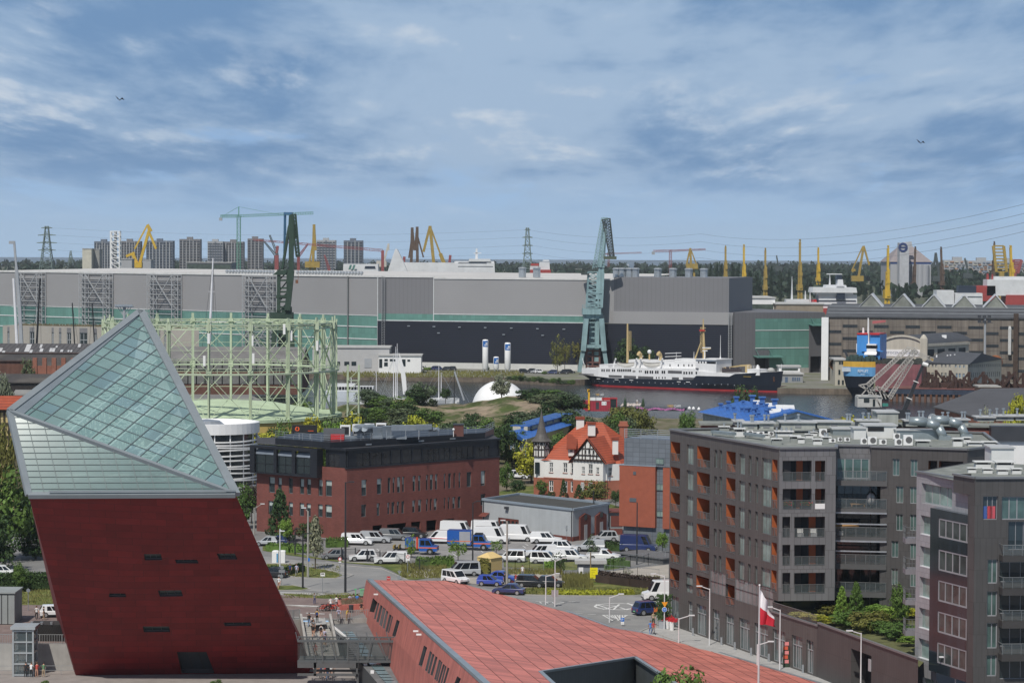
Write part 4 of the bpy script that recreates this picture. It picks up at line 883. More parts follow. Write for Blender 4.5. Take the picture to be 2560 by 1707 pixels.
for x,n in((770,'left'),(1125,'right')):onbalc('plant_pot','white square plant pot on the third recessed balcony, '+n+' one','plant pot',BWL,x,1018,1.2,(('pot',CWH,(-.25,.25,-.2,.2,0,.5)),))
u0,u1,z0,z1=FWL.rect('N',545,755,630,802);_=MB();_.wx4(FWL,u0,u1,z0,z1,0.,.03);one('banner',_,WH,'white notice banner hung on a front balcony','banner',loc=FWL.pt(u0,z0));fl_=M('flower_red',(.5,.02,.03),.8);rq=RR(3)
for x,n in((310,'left'),(470,'right')):p=FWL.pt(*FWL.uz('N',x,800),-.3);o=th('flower_box','flower box with red and green plants on the second front balcony, '+n,'flower box',p);MB().box(p.x-.7,p.x+.7,p.y-.15,p.y+.15,p.z,p.z+.3).bd('box',DK,o);_=MB();[(setattr(_,'k',int(rq.random()>.7)),_.pl4(a,a+V(.14,0,.03),a+V(.04,0,.16)))for a in(p+V(rq.uniform(-.7,.7),rq.gauss(0,.12),.3+rq.random()*.4)for __ in rg(140))];_.bd('plants',[M('pot_leaf',(.05,.12,.03),.8),fl_],o)
BRICK=M('office_brick',(.185,.06,.047),.8,var=.12,scale=.5,kind='brick',p=(.5,.16,.012,.5,.1),col2=(.12,.05,.042),streak=.12)
BDARK=M('black_metal',(.022,.024,.03),.42,.2,var=.2,scale=.3,kind='ribs',p=('Y',.45,.6,.12));OFR=M('office_window_frame',(.12,.16,.17),.45)
oL,oC,oR=G('D',140,1030),G('D',895,1105),G('D',2175,972)
LF,LS=Wall(oC,oR),Wall(oL,oC)
off=th('office_building','red brick office with black metal top floor and roof plant','office building',oC)
zb=LF.uz('D',950,500)[1];zt_=LF.uz('D',955,352)[1]
wA=[(1020,600,1065,735),(1150,590,1192,722),(1240,583,1265,713),(1283,580,1302,710),(1320,577,1348,708),(1362,573,1382,703),(1450,568,1475,697),(1496,565,1518,695),(1562,560,1580,688),(1596,556,1622,686),(1638,553,1660,683),(1712,550,1728,676),(1748,546,1772,673),(1792,543,1808,670),(1836,540,1854,668),(1903,535,1942,660),(2022,525,2060,650),(1018,808,1060,912),(1148,797,1175,902),(1238,790,1258,890),(1272,787,1298,888),(1318,783,1338,882),(1355,780,1380,882),(1447,772,1472,875),(1496,768,1524,870),(1562,762,1580,865),(1595,760,1612,858),(1628,757,1655,855),(1712,752,1726,845),(1745,748,1762,845),(1784,744,1808,842),(1827,740,1853,838),(2020,720,2060,815)]
wB=[(243,577,292,708),(318,582,350,690),(410,587,443,715),(502,592,537,720),(560,594,595,724),(657,600,693,735),(717,604,770,738),(238,778,285,890),(318,782,350,893),(410,788,443,900),(500,795,537,905),(558,798,593,908),(655,806,693,912),(715,810,770,917)]
RA,RB_=[LF.rect('D',*q)for q in wA],[LS.rect('D',*q)for q in wB]
gar=[LF.rect('D',*q)for q in((1113,982,1192,1060),(1235,968,1395,1050),(1437,952,1515,1040),(1565,940,1650,1030),(1702,928,1800,1015))];gar=[(a,b,.02,d)for a,b,c,d in gar]
_=MB();hl(_,LF,0,LF.L,0,zb,RA+gar,.3);_.bd('long_facade',BRICK,off,uv=LF.t)
hl(_,LS,0,LS.L,0,zb,RB_,.3);_.bd('end_facade',BRICK,off,uv=LS.t)
ro=RR(12)
OB=[GS,gl4('office_blind',(.38,.43,.41),.2,var=.3,scale=.6),GLASSG]
for w,rs in((LF,RA),(LS,RB_)):
 for q in rs:
  o=wi(off,w,q,[GS,OFR],.26,1,1,.09);k=ro.random()
  if k>.25:h=(q[3]-q[2])*(.3+.6*ro.random()*k);_=MB();_.wx4(w,q[0]+.1,q[1]-.1,q[3]-h,q[3]-.1,-.235,-.225);_.bd('blind',OB[1],o)
for a,b,c,d in gar:_=MB();_.pl4(*[LF.pt(u,z,-3)for u,z in((a,c),(b,c),(b,d),(a,d))]);_.pl4(*[LF.pt(u,z,o)for u,z,o in((b,c,-.3),(b,c,-3),(b,d,-3),(b,d,-.3))]);_.pl4(*[LF.pt(u,z,o)for u,z,o in((a,d,-.3),(b,d,-.3),(b,d,-3),(a,d,-3))]);_.bd('garage_opening',BK,off)
BG=gl4('black_glass',(.02,.022,.026),.1,var=.5,scale=.4)
rib=[LF.rect('D',*q)for q in((985,375,1100,488),(1105,370,1200,482),(1210,358,1272,475),(1282,352,1360,465),(1372,347,1450,460),(1460,343,1532,452),(1545,338,1770,445),(1780,322,1968,430),(1985,318,2100,415))]
_=MB();hl(_,LF,0,LF.L,zb,zt_,rib,.12,-.25);LS1=LS.uz('D',712,450)[0]
rb2=[LS.rect('D',728,385,828,495)];hl(_,LS,LS1,LS.L,zb,zt_,rb2,.12,-.25)
_.wx4(LF,-.2,LF.L+.1,zb-.12,zb+.08,-.3,.1);_.wx4(LF,-.3,LF.L+.2,zt_-.05,zt_+.3,-.4,.15);_.wx4(LS,LS1,LS.L+.2,zt_-.05,zt_+.3,-.4,.15);_.bd('top_floor',BDARK,off,uv=LF.t)
for q in rib:wi(off,LF,q,[BG,BDARK],.1,max(1,int((q[1]-q[0])/1.1)),1,.06,o=-.25,name='ribbon_window')
wi(off,LS,rb2[0],[BG,BDARK],.1,2,1,.06,o=-.25,name='ribbon_window')
zbay0,zbay1=LS.uz('D',420,560)[1],LS.uz('D',420,325)[1]
bays=[LS.rect('D',*q)for q in((165,385,325,540),(350,400,478,545),(505,410,632,552))];u1=LS.uz('D',690,450)[0]
_=MB();hl(_,LS,-.4,u1,zbay0,zbay1,[(a,b,c,d+1.)for a,b,c,d in bays],.5,1.3);_.pl4(LS.pt(u1,zbay0,1.3),LS.pt(u1,zbay1,1.3),LS.pt(u1,zbay1,-.2),LS.pt(u1,zbay0,-.2));_.pl4(LS.pt(-.4,zbay0,1.3),LS.pt(u1,zbay0,1.3),LS.pt(u1,zbay0,-.2),LS.pt(-.4,zbay0,-.2));_.pl4(LS.pt(-.4,zbay0,1.3),LS.pt(-.4,zbay1,1.3),LS.pt(-.4,zbay1,-.2),LS.pt(-.4,zbay0,-.2));_.pl4(LS.pt(-.4,zbay1,1.3),LS.pt(u1,zbay1,1.3),LS.pt(u1,zbay1,-1),LS.pt(-.4,zbay1,-1));_.bd('oriel',BDARK,off,uv=LS.t)
VLT=M('vault_glass',(.2,.23,.27),.15,var=.2)
for a,b,c,d in bays:
 wi(off,LS,(a,b,c,d),[GS,BDARK],.45,2,2,.08,o=1.3,name='oriel_window');_=MB()
 for i in rg(5):t0,t1=i*pi/10,(i+1)*pi/10;f=lambda t:(d+1.*sin(t),.9-1.1+1.1*cos(t));(z0,o0),(z1,o1)=f(t0),f(t1);_.pl4(LS.pt(a,z0,o0),LS.pt(b,z0,o0),LS.pt(b,z1,o1),LS.pt(a,z1,o1))
 _.bd('vault',VLT,off)
inn_=(LF.n+LS.n)*-1;back=V(-1.6,16,0)
fp_=[oL,oC,oR,oR+back*1.,oL+back*.9]
_=MB();_.pl4(*[V(p.x,p.y,zt_+.1)for p in fp_]);_.pl4(oR,oR+back,oR+back+V(0,0,zt_),oR+V(0,0,zt_));_.pl4(oL,oL+back*.9,oL+back*.9+V(0,0,zt_),oL+V(0,0,zt_));_.bd('roof',M('office_roof',(.05,.05,.055),.8),off)
a0=LF.pt(-.3,0,-2.4)+LS.u*-1.2;a1=LF.pt(LF.L-1,0,-2.6);al=LS.pt(3.2,0,-1.2);zat=LF.uz('D',880,282)[1]-.3
at=[al,a0,a1,a1+V(1.5,12,0),al+V(2,12,0)];_=MB();_.pm([(p.x,p.y)for p in at],zt_+.1,zat);_.bd('attic',BDARK,off,uv=LF.t)
ra(_,[V(p.x,p.y,zat)for p in at[:4]],1.15,.05,gap=2.2,rails=3);_.bd('roof_railing',SE,off)
for x,y in((1155,310),(1595,281),(1860,262)):p=At('D',x,y,LF.a.y+12);q=LF.uz('D',x,y);_=MB();_.wx4(LF,q[0]-.6,q[0]+.6,q[1]-.1,q[1]+.1,-2.3,-2.1);_.bd('flood_light',SE,off)
ZA=zat+.01
def onroof(c,x,y):return G(c,x,y,ZA)
sg=th('roof_sign','dark rooftop sign board with an orange ring emblem on two posts','sign',onroof('D',530,262))
q=onroof('D',530,262);sw=Wall((At('D',437,200,q.y).x,q.y),(At('D',648,200,q.y+.6).x,q.y+.6));z0,z1=sw.uz('D',540,212)[1],sw.uz('D',540,142)[1]
_=MB();_.wx4(sw,0,sw.L,z0,z1,-.15,.15);_.bd('board',M('sign_black',(.02,.02,.022),.5),sg)
for u in(1.2,sw.L-1.2):_.wx4(sw,u-.08,u+.08,ZA,z0,-.08,.08)
_.bd('post',SE,sg);cu,cz=sw.uz('D',480,173);_=MB();r=Sz('D',19,q.y)
for i in rg(20):
 if i in(4,14):continue
 t0,t1=i*tau/20,(i+1)*tau/20;_.pl4(*[sw.pt(cu+cos(t)*k,cz+sin(t)*k,.17)for t,k in((t0,r),(t1,r),(t1,r*.5),(t0,r*.5))])
_.bd('emblem',M('sign_orange',(.75,.12,.03),.5),sg);u0,u1_=sw.uz('D',520,190)[0],sw.uz('D',617,190)[0];z=sw.uz('D',570,190)[1];_.wx4(sw,(u0+u1_)/2,u1_,z-.05,z+.05,.155,.17);_.bd('underline',M('sign_orange',(.75,.12,.03)),sg)
DUCT=M('painted_duct',(.28,.32,.36),.45,.3,var=.15,scale=.6)
def rt(name,lab,cat,c,x0,y0,x1,y1,dep,mat,fan=False,dy=0):
 p,q=onroof(c,x0,y1),onroof(c,x1,y1);h=(y1-y0)*ZM[c][2]*p.y/FPX;o=th(name,lab,cat,p);_=MB();_.box(p.x,q.x,p.y+dy,p.y+dy+dep,ZA+.1,ZA+h);_.bd('casing',mat,o);_.box(p.x+.1,q.x-.1,p.y+dy+.1,p.y+dy+dep-.1,ZA-.02,ZA+.1);_.bd('base',DK,o)
 if fan:_=MB();_.box(p.x+(q.x-p.x)*.12,q.x-(q.x-p.x)*.12,p.y+dy-.05,p.y+dy-.003,ZA+.25,ZA+h*.88);_.bd('grille',BK,o)
 return o
for i,(x,y)in en(((840,145),(942,138),(1040,133),(1140,128))):rt('chiller','%s white chiller from the left on the office roof'%ORD[i],'chiller','D',x,y,x+85,y+92,1.6,WH,True)['group']='chillers on the office roof'
rt('screen_panel','grey slatted plant screen on the office roof','screen','D',700,168,880,265,.3,M('screen_grey',(.11,.12,.13),.5));rt('red_container','small red plant box on the office roof','plant box','D',763,218,877,268,1,RED,dy=-.8)
dk=th('roof_duct','long grey blue ventilation duct with bent hoods on the office roof','duct',onroof('D',1100,250));p=onroof('D',1100,248);_=MB()
for x0,y0,x1,y1,dd in((1115,158,1200,250,1.6),(1195,152,1275,246,1.6),(1270,145,1480,190,1.3),(1480,140,1610,180,1.2),(1110,235,1400,262,.8),(860,235,1120,268,.8)):
 a,b=onroof('D',x0,255),onroof('D',x1,250);k=ZM['D'][2]*a.y/FPX;_.hx4([(a.x,a.y,ZA+(255-y1)*k),(b.x,b.y,ZA+(252-y1)*k),(b.x,b.y+dd,ZA+(252-y1)*k),(a.x,a.y+dd,ZA+(255-y1)*k)],[(a.x,a.y,ZA+(255-y0)*k),(b.x,b.y,ZA+(252-y0)*k),(b.x,b.y+dd,ZA+(252-y0)*k),(a.x,a.y+dd,ZA+(255-y0)*k)])
_.bd('trunk',DUCT,dk);k=ZM['D'][2]*p.y/FPX
for x in(1010,1080):a=onroof('D',x,250);_.tube(a+V(0,0,0),a+V(0,0,50*k),30*k,n=12);_.tube(a+V(0,0,50*k),a+V(-30*k,-1.2,85*k),30*k,32*k,12);_.tube(a+V(-30*k,-1.2,85*k),a+V(32*k,.5,88*k),30*k,n=12)
for x in(1590,1625):a=onroof('D',x,245);_.tube(a+V(0,0,62*k),a+V(40*k,-.8,75*k),16*k,n=10)
_.bd('hood',DUCT,dk)
for x in(1230,1390,1500):a=onroof('D',x,262);_.bar(a,a+V(0,0,1.6),.1)
_.bd('support',SE,dk)
p=onroof('D',1835,235);ch=th('brick_chimney','square red brick chimney on the office roof','chimney',p);_=MB();_.cx4(p,1.7,1.4,96*k);_.bd('shaft',BRICK,ch);_.cx4(p+V(0,0,96*k),1.9,1.6,.2);_.bd('cap',DK,ch)
p=onroof('D',1792,240);o=th('roof_lamp','white globe on a short post on the office roof','lamp',p);_=MB();_.tube(p,p+V(0,0,55*k),.06);_.bd('post',WH,o);_.ball(p+V(0,0,62*k),.22,10);_.bd('globe',WH,o)
LG=M('pale_render',(.4,.425,.44),.8,var=.06,scale=.4,streak=.1);BRK2=M('dark_red_brick',(.14,.04,.03),.8,var=.12,scale=.8);EDGE=M('blue_grey_edge',(.24,.29,.34),.45)
gC,gL,gR=G('E',778,1118),G('E',20,1022),G('E',1082,1062)
WL,WR=Wall(gL,gC),Wall(gC,gR);gh=th('grey_hall','low pale grey hall with two brick gabled doorways by the car park','building',gC);zh=WL.uz('E',775,852)[1]
wn1=WL.rect('E',152,925,325,1012);_=MB();hl(_,WL,0,WL.L,.75,zh,[wn1],.15);zr=WR.uz('E',1075,785)[1]
_.pl4(WR.pt(0,.75),WR.pt(WR.L,.75),WR.pt(WR.L,zh),WR.pt(0,zh));_.bd('wall',LG,gh);_.wx4(WL,0,WL.L+.06,0,.76,-.2,.06);_.wx4(WR,-.06,WR.L,0,.76,-.2,.06)
_.wx4(WL,wn1[0]-.2,wn1[1]+.2,wn1[2]-.2,wn1[2],-.12,.04)
for xa,xb,ya,yp in((830,918,915,880),(962,1050,905,868)):
 u0,u1_=WR.uz('E',xa,1000)[0],WR.uz('E',xb,1000)[0];ze,za=WR.uz('E',xa,ya)[1],WR.uz('E',(xa+xb)/2,yp)[1];um=(u0+u1_)/2
 _.sl4([WR.pt(u0,0,0.),WR.pt(u1_,0,0.),WR.pt(u1_,ze,0.),WR.pt(um,za,0.),WR.pt(u0,ze,0.)],WR.n*.3)
_.bd('brickwork',BRK2,gh)
for xa,xb in((830,918),(962,1050)):
 um=(WR.uz('E',xa,1000)[0]+WR.uz('E',xb,1000)[0])/2;_=MB();_.wx4(WR,um-.5,um+.5,.05,2.5,.301,.34);_.bd('door',M('pale_door',(.4,.38,.38)),gh);_.wx4(WR,um-.45,um+.45,3.3,4.2,.301,.33);_.bd('window',GS,gh)
wi(gh,WL,(wn1[0],wn1[1],wn1[2],wn1[3]),[GS,BRK2],.12,5,1,.35)
bk=gL+(gR-gC);_=MB();_.pl4(*[V(p.x,p.y,zh-.15)for p in(gL,gC,gR,bk)]);_.bd('roof',M('bitumen_roof',(.055,.055,.05),.9,var=.15),gh)
for p,q in((gL,gC),(gC,gR),(gR,bk),(bk,gL)):_.bar(p+V(0,0,zh+.05),q+V(0,0,zh+.05),.4,.35)
_.bd('roof_edge',EDGE,gh);_.wx4(WL,WL.L-.25,WL.L-.12,0,zh,.061,.16);_.wx4(WL,.3,.42,0,zh,.061,.16);_.wx4(WR,WR.L-.3,WR.L-.2,1.4,zh,.01,.1);_.bd('drainpipe',DK,gh)
u,z=WL.uz('E',232,835);_.wx4(WL,u-.35,u+.35,z-.2,z+.2,.01,.5);_.bd('wall_lamp',DK,gh);_.pl4(*[WL.pt(u,z,o)for u,z,o in((.1,3.1,.02),(1.9,3.1,.02),(1.9,2.5,1.1),(.1,2.5,1.1))]);_.bd('porch',BRK2,gh)
a=gR+V(0,.3,0);b_=G('E',1195,1060);_=MB();w=Wall(a,b_);_.wx4(w,0,w.L,0,zh*.72,-5,0);ann=th('annexe','small grey annexe with brown windows right of the pale hall','building',a);_.bd('wall',M('annexe_grey',(.22,.225,.23),.8),ann);_.wx4(w,0,w.L,0,1.,.01,.06);u0=w.uz('E',1098,1000)[0];_.wx4(w,u0,u0+2.6,1.4,3.2,.01,.08);_.bd('brickwork',BRK2,ann);_.wx4(w,-.2,w.L,zh*.72,zh*.72+.2,-5.2,.4);_.bd('roof',BRK2,ann)
TGR=M('grey_tiles',(.16,.18,.205),.4,.1,var=.08,scale=.4,kind='brick',p=(1.15,.75,.04,0,.08),col2=(.1,.115,.13));TBR=M('orange_brick',(.3,.085,.048),.8,var=.1,scale=1.2)
tl,tr=G('E',1172,1175),G('E',1620,1205);TWL=Wall(tl,tr);tow=th('stair_tower','grey tiled and orange brick stair tower beside the apartment block','building',tl)
zt1,zb1,zb0=TWL.uz('E',1300,255)[1],TWL.uz('E',1300,482)[1],TWL.uz('E',1300,992)[1];u0=TWL.uz('E',1200,600)[0];um0,um1=TWL.uz('E',1476,700)[0],TWL.uz('E',1540,700)[0]
ug=TWL.uz('E',1210,300)[0]
_=MB();_.wx4(TWL,ug,TWL.L,zb1,zt1,-9,0);_.wx4(TWL,u0,TWL.L,0,zb0,-9,-.3);_.wx4(TWL,um0,um1,zb0,zb1,-9,-.35);_.bd('tile_wall',TGR,tow,uv=TWL.t)
_.wx4(TWL,0,um0,zb0,zb1,-8.9,.25);_.wx4(TWL,um1,TWL.L,zb0-.05,zb1-.1,-8.9,.25);_.bd('brick_wall',TBR,tow);_.wx4(TWL,-.1,um0+.1,zb1,zb1+.12,-9,.3);_.bd('ledge',EDGE,tow)
for q in((1478,420,1545,470),(1478,635,1538,690),(1478,860,1538,912)):r=TWL.rect('E',*q);wi(tow,TWL,r,[GLASSL,OFR],0.,2,1,.08,o=-.25 if q[1]>500 else .06)
_=MB();r=TWL.rect('E',1262,752,1318,785);_.wx4(TWL,*r,.251,.32);r=TWL.rect('E',1292,530,1316,558);_.wx4(TWL,*r,.251,.32);_.bd('vent_panel',TGR,tow);ra(_,[TWL.pt(ug,zt1,-.1),TWL.pt(TWL.L,zt1,-.1)],1.5,.09,gap=3,rails=5);_.bd('roof_railing',SE,tow);r=TWL.rect('E',1362,1055,1428,1165);_=MB();_.wx4(TWL,r[0],r[1],.02,r[3],-.299,-.25);_.bd('gate',M('gate_grey',(.14,.15,.16)),tow)
VW=M('white_render',(.7,.69,.66),.8,var=.05,scale=.5);VB=M('villa_brick',(.33,.115,.07),.8,var=.12,scale=.9);TILE=M('red_tiles',(.36,.075,.032),.6,var=.16,scale=.5,kind='ribs',p=('Y',.42,.6,.25));TIM=M('dark_timber',(.035,.025,.022),.7);SLATE=M('turret_slate',(.1,.092,.085),.6,var=.25,scale=.8,kind='ribs',p=('Y',.35,.75,.2))
vl,vr=At('E',470,720,503),At('E',1064,720,495.5);vl.z=vr.z=0;VWL=Wall(vl,vr);vil=th('villa','white and brick villa with red tiled roof, timber gable and pointed corner turret','villa',vl)
zbd,zev=VWL.uz('E',700,590)[1],VWL.uz('E',700,436)[1]
uw=[VWL.rect('E',*q)for q in((582,455,613,538),(698,458,733,542),(763,460,797,545))];lw_=[VWL.rect('E',*q)for q in((578,605,615,700),(692,610,733,705),(760,612,798,705))]
_=MB();hl(_,VWL,0,VWL.L,zbd,zev,uw,.25);vd=VWL.n*-13;_.pl4(VWL.pt(VWL.L,zbd),VWL.pt(VWL.L,zbd)+vd,VWL.pt(VWL.L,zev)+vd,VWL.pt(VWL.L,zev));_.pl4(VWL.pt(0,zbd),VWL.pt(0,zbd)+vd,VWL.pt(0,zev)+vd,VWL.pt(0,zev));_.bd('white_wall',VW,vil)
hl(_,VWL,0,VWL.L,0,zbd,lw_,.25);_.pl4(VWL.pt(VWL.L,0),VWL.pt(VWL.L,0)+vd,VWL.pt(VWL.L,zbd)+vd,VWL.pt(VWL.L,zbd));_.wx4(VWL,0,VWL.L,zbd-.12,zbd+.1,.003,.1);_.bd('brick_wall',VB,vil)
WFW=M('white_frame',(.7,.7,.68),.5)
for q in uw:wi(vil,VWL,q,[GS,WFW,VB],.22,2,2,.12,True)
for q in lw_:wi(vil,VWL,q,[GS,WFW],.22,2,2,.14)
ul,ur=VWL.uz('E',806,600)[0],VWL.uz('E',1058,600)[0];po=1.3
bw=Wall(VWL.pt(ul,0,po),VWL.pt(ur,0,po));ub=[bw.rect('E',*q)for q in((855,492,880,552),(910,468,946,552),(975,497,1000,555))];zg0,zga=bw.uz('E',925,440)[1],bw.uz('E',925,262)[1]
_=MB();hl(_,bw,0,bw.L,zbd,zg0,ub,.2)
for u in(0,bw.L):_.pl4(bw.pt(u,zbd),bw.pt(u,zg0),bw.pt(u,zg0,-po),bw.pt(u,zbd,-po))
_.pl4(bw.pt(-.3,zg0,.15),bw.pt(bw.L+.3,zg0,.15),bw.pt(bw.L/2,zga,.15));_.pl4(bw.pt(-.3,zg0,.15),bw.pt(bw.L+.3,zg0,.15),bw.pt(bw.L+.3,zg0,0),bw.pt(-.3,zg0,0));_.bd('white_bay',VW,vil)
lb_=[bw.rect('E',*q)for q in((848,622,876,700),(910,622,946,700))];_=MB();_.wx4(bw,0,bw.L,0,zbd,-po,0);_.bd('brick_bay',VB,vil)
for q in ub:wi(vil,bw,q,[GS,WFW,VB],.18,2,2,.1,True)
for q in lb_:wi(vil,bw,q,[GS,WFW],-.02,2,2,.14)
_=MB();H_=zga-zg0;tb=lambda u0,z0,u1,z1,t=.22:_.bar(bw.pt(u0,z0,.2),bw.pt(u1,z1,.2),.14,t)
L_=bw.L;tb(-.6,zg0-.35,L_/2,zga+.05,.45);tb(L_+.6,zg0-.35,L_/2,zga+.05,.45);tb(.5,zg0+1.,L_-.5,zg0+1.);tb(-.3,zg0+.05,L_+.3,zg0+.05,.3);tb(1.3,zg0+2.3,L_-1.3,zg0+2.3)
for f in(.2,.32,.42,.58,.68,.8):zc_=zg0+H_*(1-abs(f-.5)*2);tb(L_*f,zg0,L_*f,zc_)
for i in rg(9):u=L_*(.06+i*.11);_.pl4(bw.pt(u-.45,zg0+.25,.21),bw.pt(u,zg0-.35,.21),bw.pt(u+.45,zg0+.25,.21))
_.bd('timber_frame',TIM,vil)
for q in((878,345,900,388),(910,330,935,386),(946,348,968,390)):wi(vil,bw,bw.rect('E',*q),[GS,WFW],-.16,1,1,.08)
wr=Wall(VWL.pt(VWL.L,0,-.5),At('E',1185,720,497).xy);q1=wr.rect('E',1075,497,1110,568);_=MB();hl(_,wr,0,wr.L,zbd,zev-.4,[q1],.2);_.bd('white_wing',VW,vil);wi(vil,wr,q1,[GS,WFW,VB],.18,2,2,.1,True);_=MB();_.wx4(wr,0,wr.L,0,zbd,-3,0);_.bd('brick_wing',VB,vil)
def roofm(name,polys,par,mat=TILE):
 _=MB()
 for p in polys:_.pl4(*p)
 return _.bd(name,mat,par,uv=((0,0,0),(1,0,0),(0,0,1)))
eL=VWL.pt(.6,zev-.1,.5);eR=wr.pt(wr.L,zev-.9,.5);rz=zev+6.9
r1=At('E',858,110,509);r2=At('E',1030,112,506);rz=r1 .z;r2 .z=rz;vb=vd
bL,bR=eL+vd-V(0,0,0),V(eR.x+1,eR.y,eR.z)+vd
k1=At('E',620,248,508)
roofm('main_roof',[(eL,eR,r2,r1),(eR,bR,r2),(bR,bL,r1,r2),(bL,eL,r1)],vil)
ga,gm=bw.pt(bw.L/2,zga+.25,.6),bw.pt(bw.L/2,zga+.25,-7);gl,gr_=bw.pt(-.8,zg0-.5,.6),bw.pt(bw.L+.8,zg0-.5,.6)
roofm('gable_roof',[(gl,ga,gm,bw.pt(-.8,zg0-.5,-4)),(gr_,ga,gm,bw.pt(bw.L+.8,zg0-.5,-5)),(gl-V(0,0,.18),ga-V(0,0,.18),gm-V(0,0,.18),bw.pt(-.8,zg0-.7,-4))],vil)
for x0,y0,x1,y1,Y,dep,cap_ in((808,95,873,165,507,1.6,1),(906,140,968,190,503,1.4,1),(1112,270,1160,345,497,1.2,1)):
 p,q=At('E',x0,y1,Y),At('E',x1,y1,Y);t=At('E',x0,y0,Y).z;_=MB();_.box(p.x,q.x,Y,Y+dep,p.z-1,t);c_=_.bd('chimney',VW,vil);_.box(p.x-.15,q.x+.15,Y-.15,Y+dep+.15,t,t+.5);_.bd('chimney_cap',TILE,c_)
p,q=At('E',1172,200,508),At('E',1238,200,508);t=At('E',1200,115,508).z;_=MB();_.box(p.x,q.x,508,510,p.z-2,t);_.box(p.x-.2,q.x+.2,507.8,510.2,t-.9,t-.6);_.bd('brick_chimney',VB,vil)
for x0,y0,x1,y1 in((612,322,680,360),(700,330,738,362)):
 Y=505.;p,q=At('E',x0,y1,Y-1),At('E',x1,y1,Y-1);t=At('E',x0+12,y0,Y+.6);n=V(0,-.3,.25);_=MB();_.sl4([p+n,q+n,V(q.x+.5,t.y,t.z)+n,V(p.x+.5,t.y,t.z)+n],V(0,.3,-.4));_.bd('roof_window',GS,vil)
Y=500.5;p,q=At('E',742,375,Y),At('E',790,375,Y);t=At('E',760,340,Y).z;_=MB();_.box(p.x,q.x,Y,Y+5,p.z-.6,t);d_=_.bd('dormer',VW,vil);_.sl4([(p.x-.4,Y-.5,t-.1),(q.x+.4,Y-.5,t-.1),(q.x+.9,Y+5.5,t+2.2),(p.x-.2,Y+5.5,t+2.2)],(0,0,.2));_.bd('dormer_roof',TILE,d_);_.box(p.x+.3,q.x-.3,Y-.03,Y-.003,p.z+.3,t-.3);_.bd('dormer_window',GS,d_)
tcx,tcy=At('E',514,600,503).x,503.5;tr_=Sz('E',70,503);n8=8;zc1,zc0=At('E',515,278,503).z,At('E',515,408,503).z;ztip=At('E',516,38,503).z
def octa(r):return[(tcx+r*cos(R(22.5+i*45)),tcy+r*sin(R(22.5+i*45)))for i in rg(8)]
_=MB();_.pm(octa(tr_*.93),zbd,zc0);_.pm(octa(tr_),zc0,zc1);tu=_.bd('turret',VW,vil);_.pm(octa(tr_*.97),0,zbd);_.bd('turret_base',VB,vil)
o8=octa(tr_*1.01)
for i in rg(8):
 a,b=V(o8[i]+(0,)),V(o8[(i+1)%8]+(0,));up=lambda z:V(0,0,z);_.bar(a+up(zc0),a+up(zc1),.22)
 for z in(zc0+.1,(zc0+zc1)/2,zc1-.15):_.bar(a+up(z),b+up(z),.2)
 m_=a.lerp(b,.5);_.bar(m_+up(zc0),m_+up(zc1),.16);_.bar(a+up((zc0+zc1)/2),m_+up(zc1),.14);_.bar(b+up((zc0+zc1)/2),m_+up(zc1),.14)
_.bd('timber',TIM,tu);tw_=Sz('E',88,503);H_=ztip-zc1;_.lt([(tw_,0),(tw_*.72,H_*.09),(tw_*.5,H_*.25),(tw_*.3,H_*.55),(.12,H_),(.05,H_*1.12),(.01,H_*1.13)],(tcx,tcy,zc1),16);_.bd('spire',SLATE,tu,uv=((0,0,0),(1,0,0),(0,0,1)))
for x,y in((480,500),):p=At('E',x,y,tcy-tr_*.9);_=MB();_.cx4((p.x,p.y-.1,p.z-1.2),.9,.2,2.3);_.bd('turret_window',GS,tu)
YEL=M('yellow_render',(.5,.4,.19),.8,var=.08,scale=.5);BLU=M('blue_sheet_roof',(.035,.13,.42),.45,var=.12,scale=.25,kind='ribs',p=('X',.9,.75,.12));PBL=M('pale_blue_render',(.24,.36,.52),.7);YLG=M('pale_yellow',(.48,.45,.34),.8)
sl_,sr_=G('E',222,470),G('E',392,545);sfar=At('E',770,400,605);sfar.z=0;W1,W2=Wall(sl_,sr_),Wall(sr_,sfar);sch=th('school_building','yellow rendered building with bright blue sheet roof behind the villa','building',sr_);ze=W1 .uz('E',388,258)[1]
wr_=[W1 .rect('E',*q)for q in((262,258,290,335),(300,265,325,345),(335,275,355,352),(362,280,382,358))];_=MB();hl(_,W1,0,W1 .L,0,ze,wr_,.2);_.pl4(W2 .pt(0,0),W2 .pt(W2 .L,0),W2 .pt(W2 .L,ze),W2 .pt(0,ze));_.bd('wall',YEL,sch)
for q in wr_:wi(sch,W1,q,[GLASSL,WFW],.15,2,2,.1)
_=MB()
for x in(228,262,298,332,360,386):u=W1 .uz('E',x,300)[0];_.wx4(W1,max(0,u-.5),min(W1 .L,u+.35),ze*.35,ze,.003,.12)
_.bd('blue_pilaster',PBL,sch);_.wx4(W1,.6,W1 .L-.5,3.,3.35,.003,1.6);_.bd('canopy',M('canopy_grey',(.16,.15,.14)),sch)
A_,B_,C_,D_=W1 .pt(-.7,ze-.1,.7),W1 .pt(W1 .L+.7,ze-.1,.7),W2 .pt(W2 .L,ze-.1,.8),W2 .pt(W2 .L,ze-.1,.8)+(sl_-sr_);up=V(0,0,1.1);r1,r2=A_.lerp(B_,.5)+up,D_.lerp(C_,.5)+up
roofm('roof',[(A_,B_,r1),(B_,C_,r2,r1),(D_,A_,r1,r2),(A_,B_,B_-V(0,0,.4),A_-V(0,0,.4))],sch,BLU)
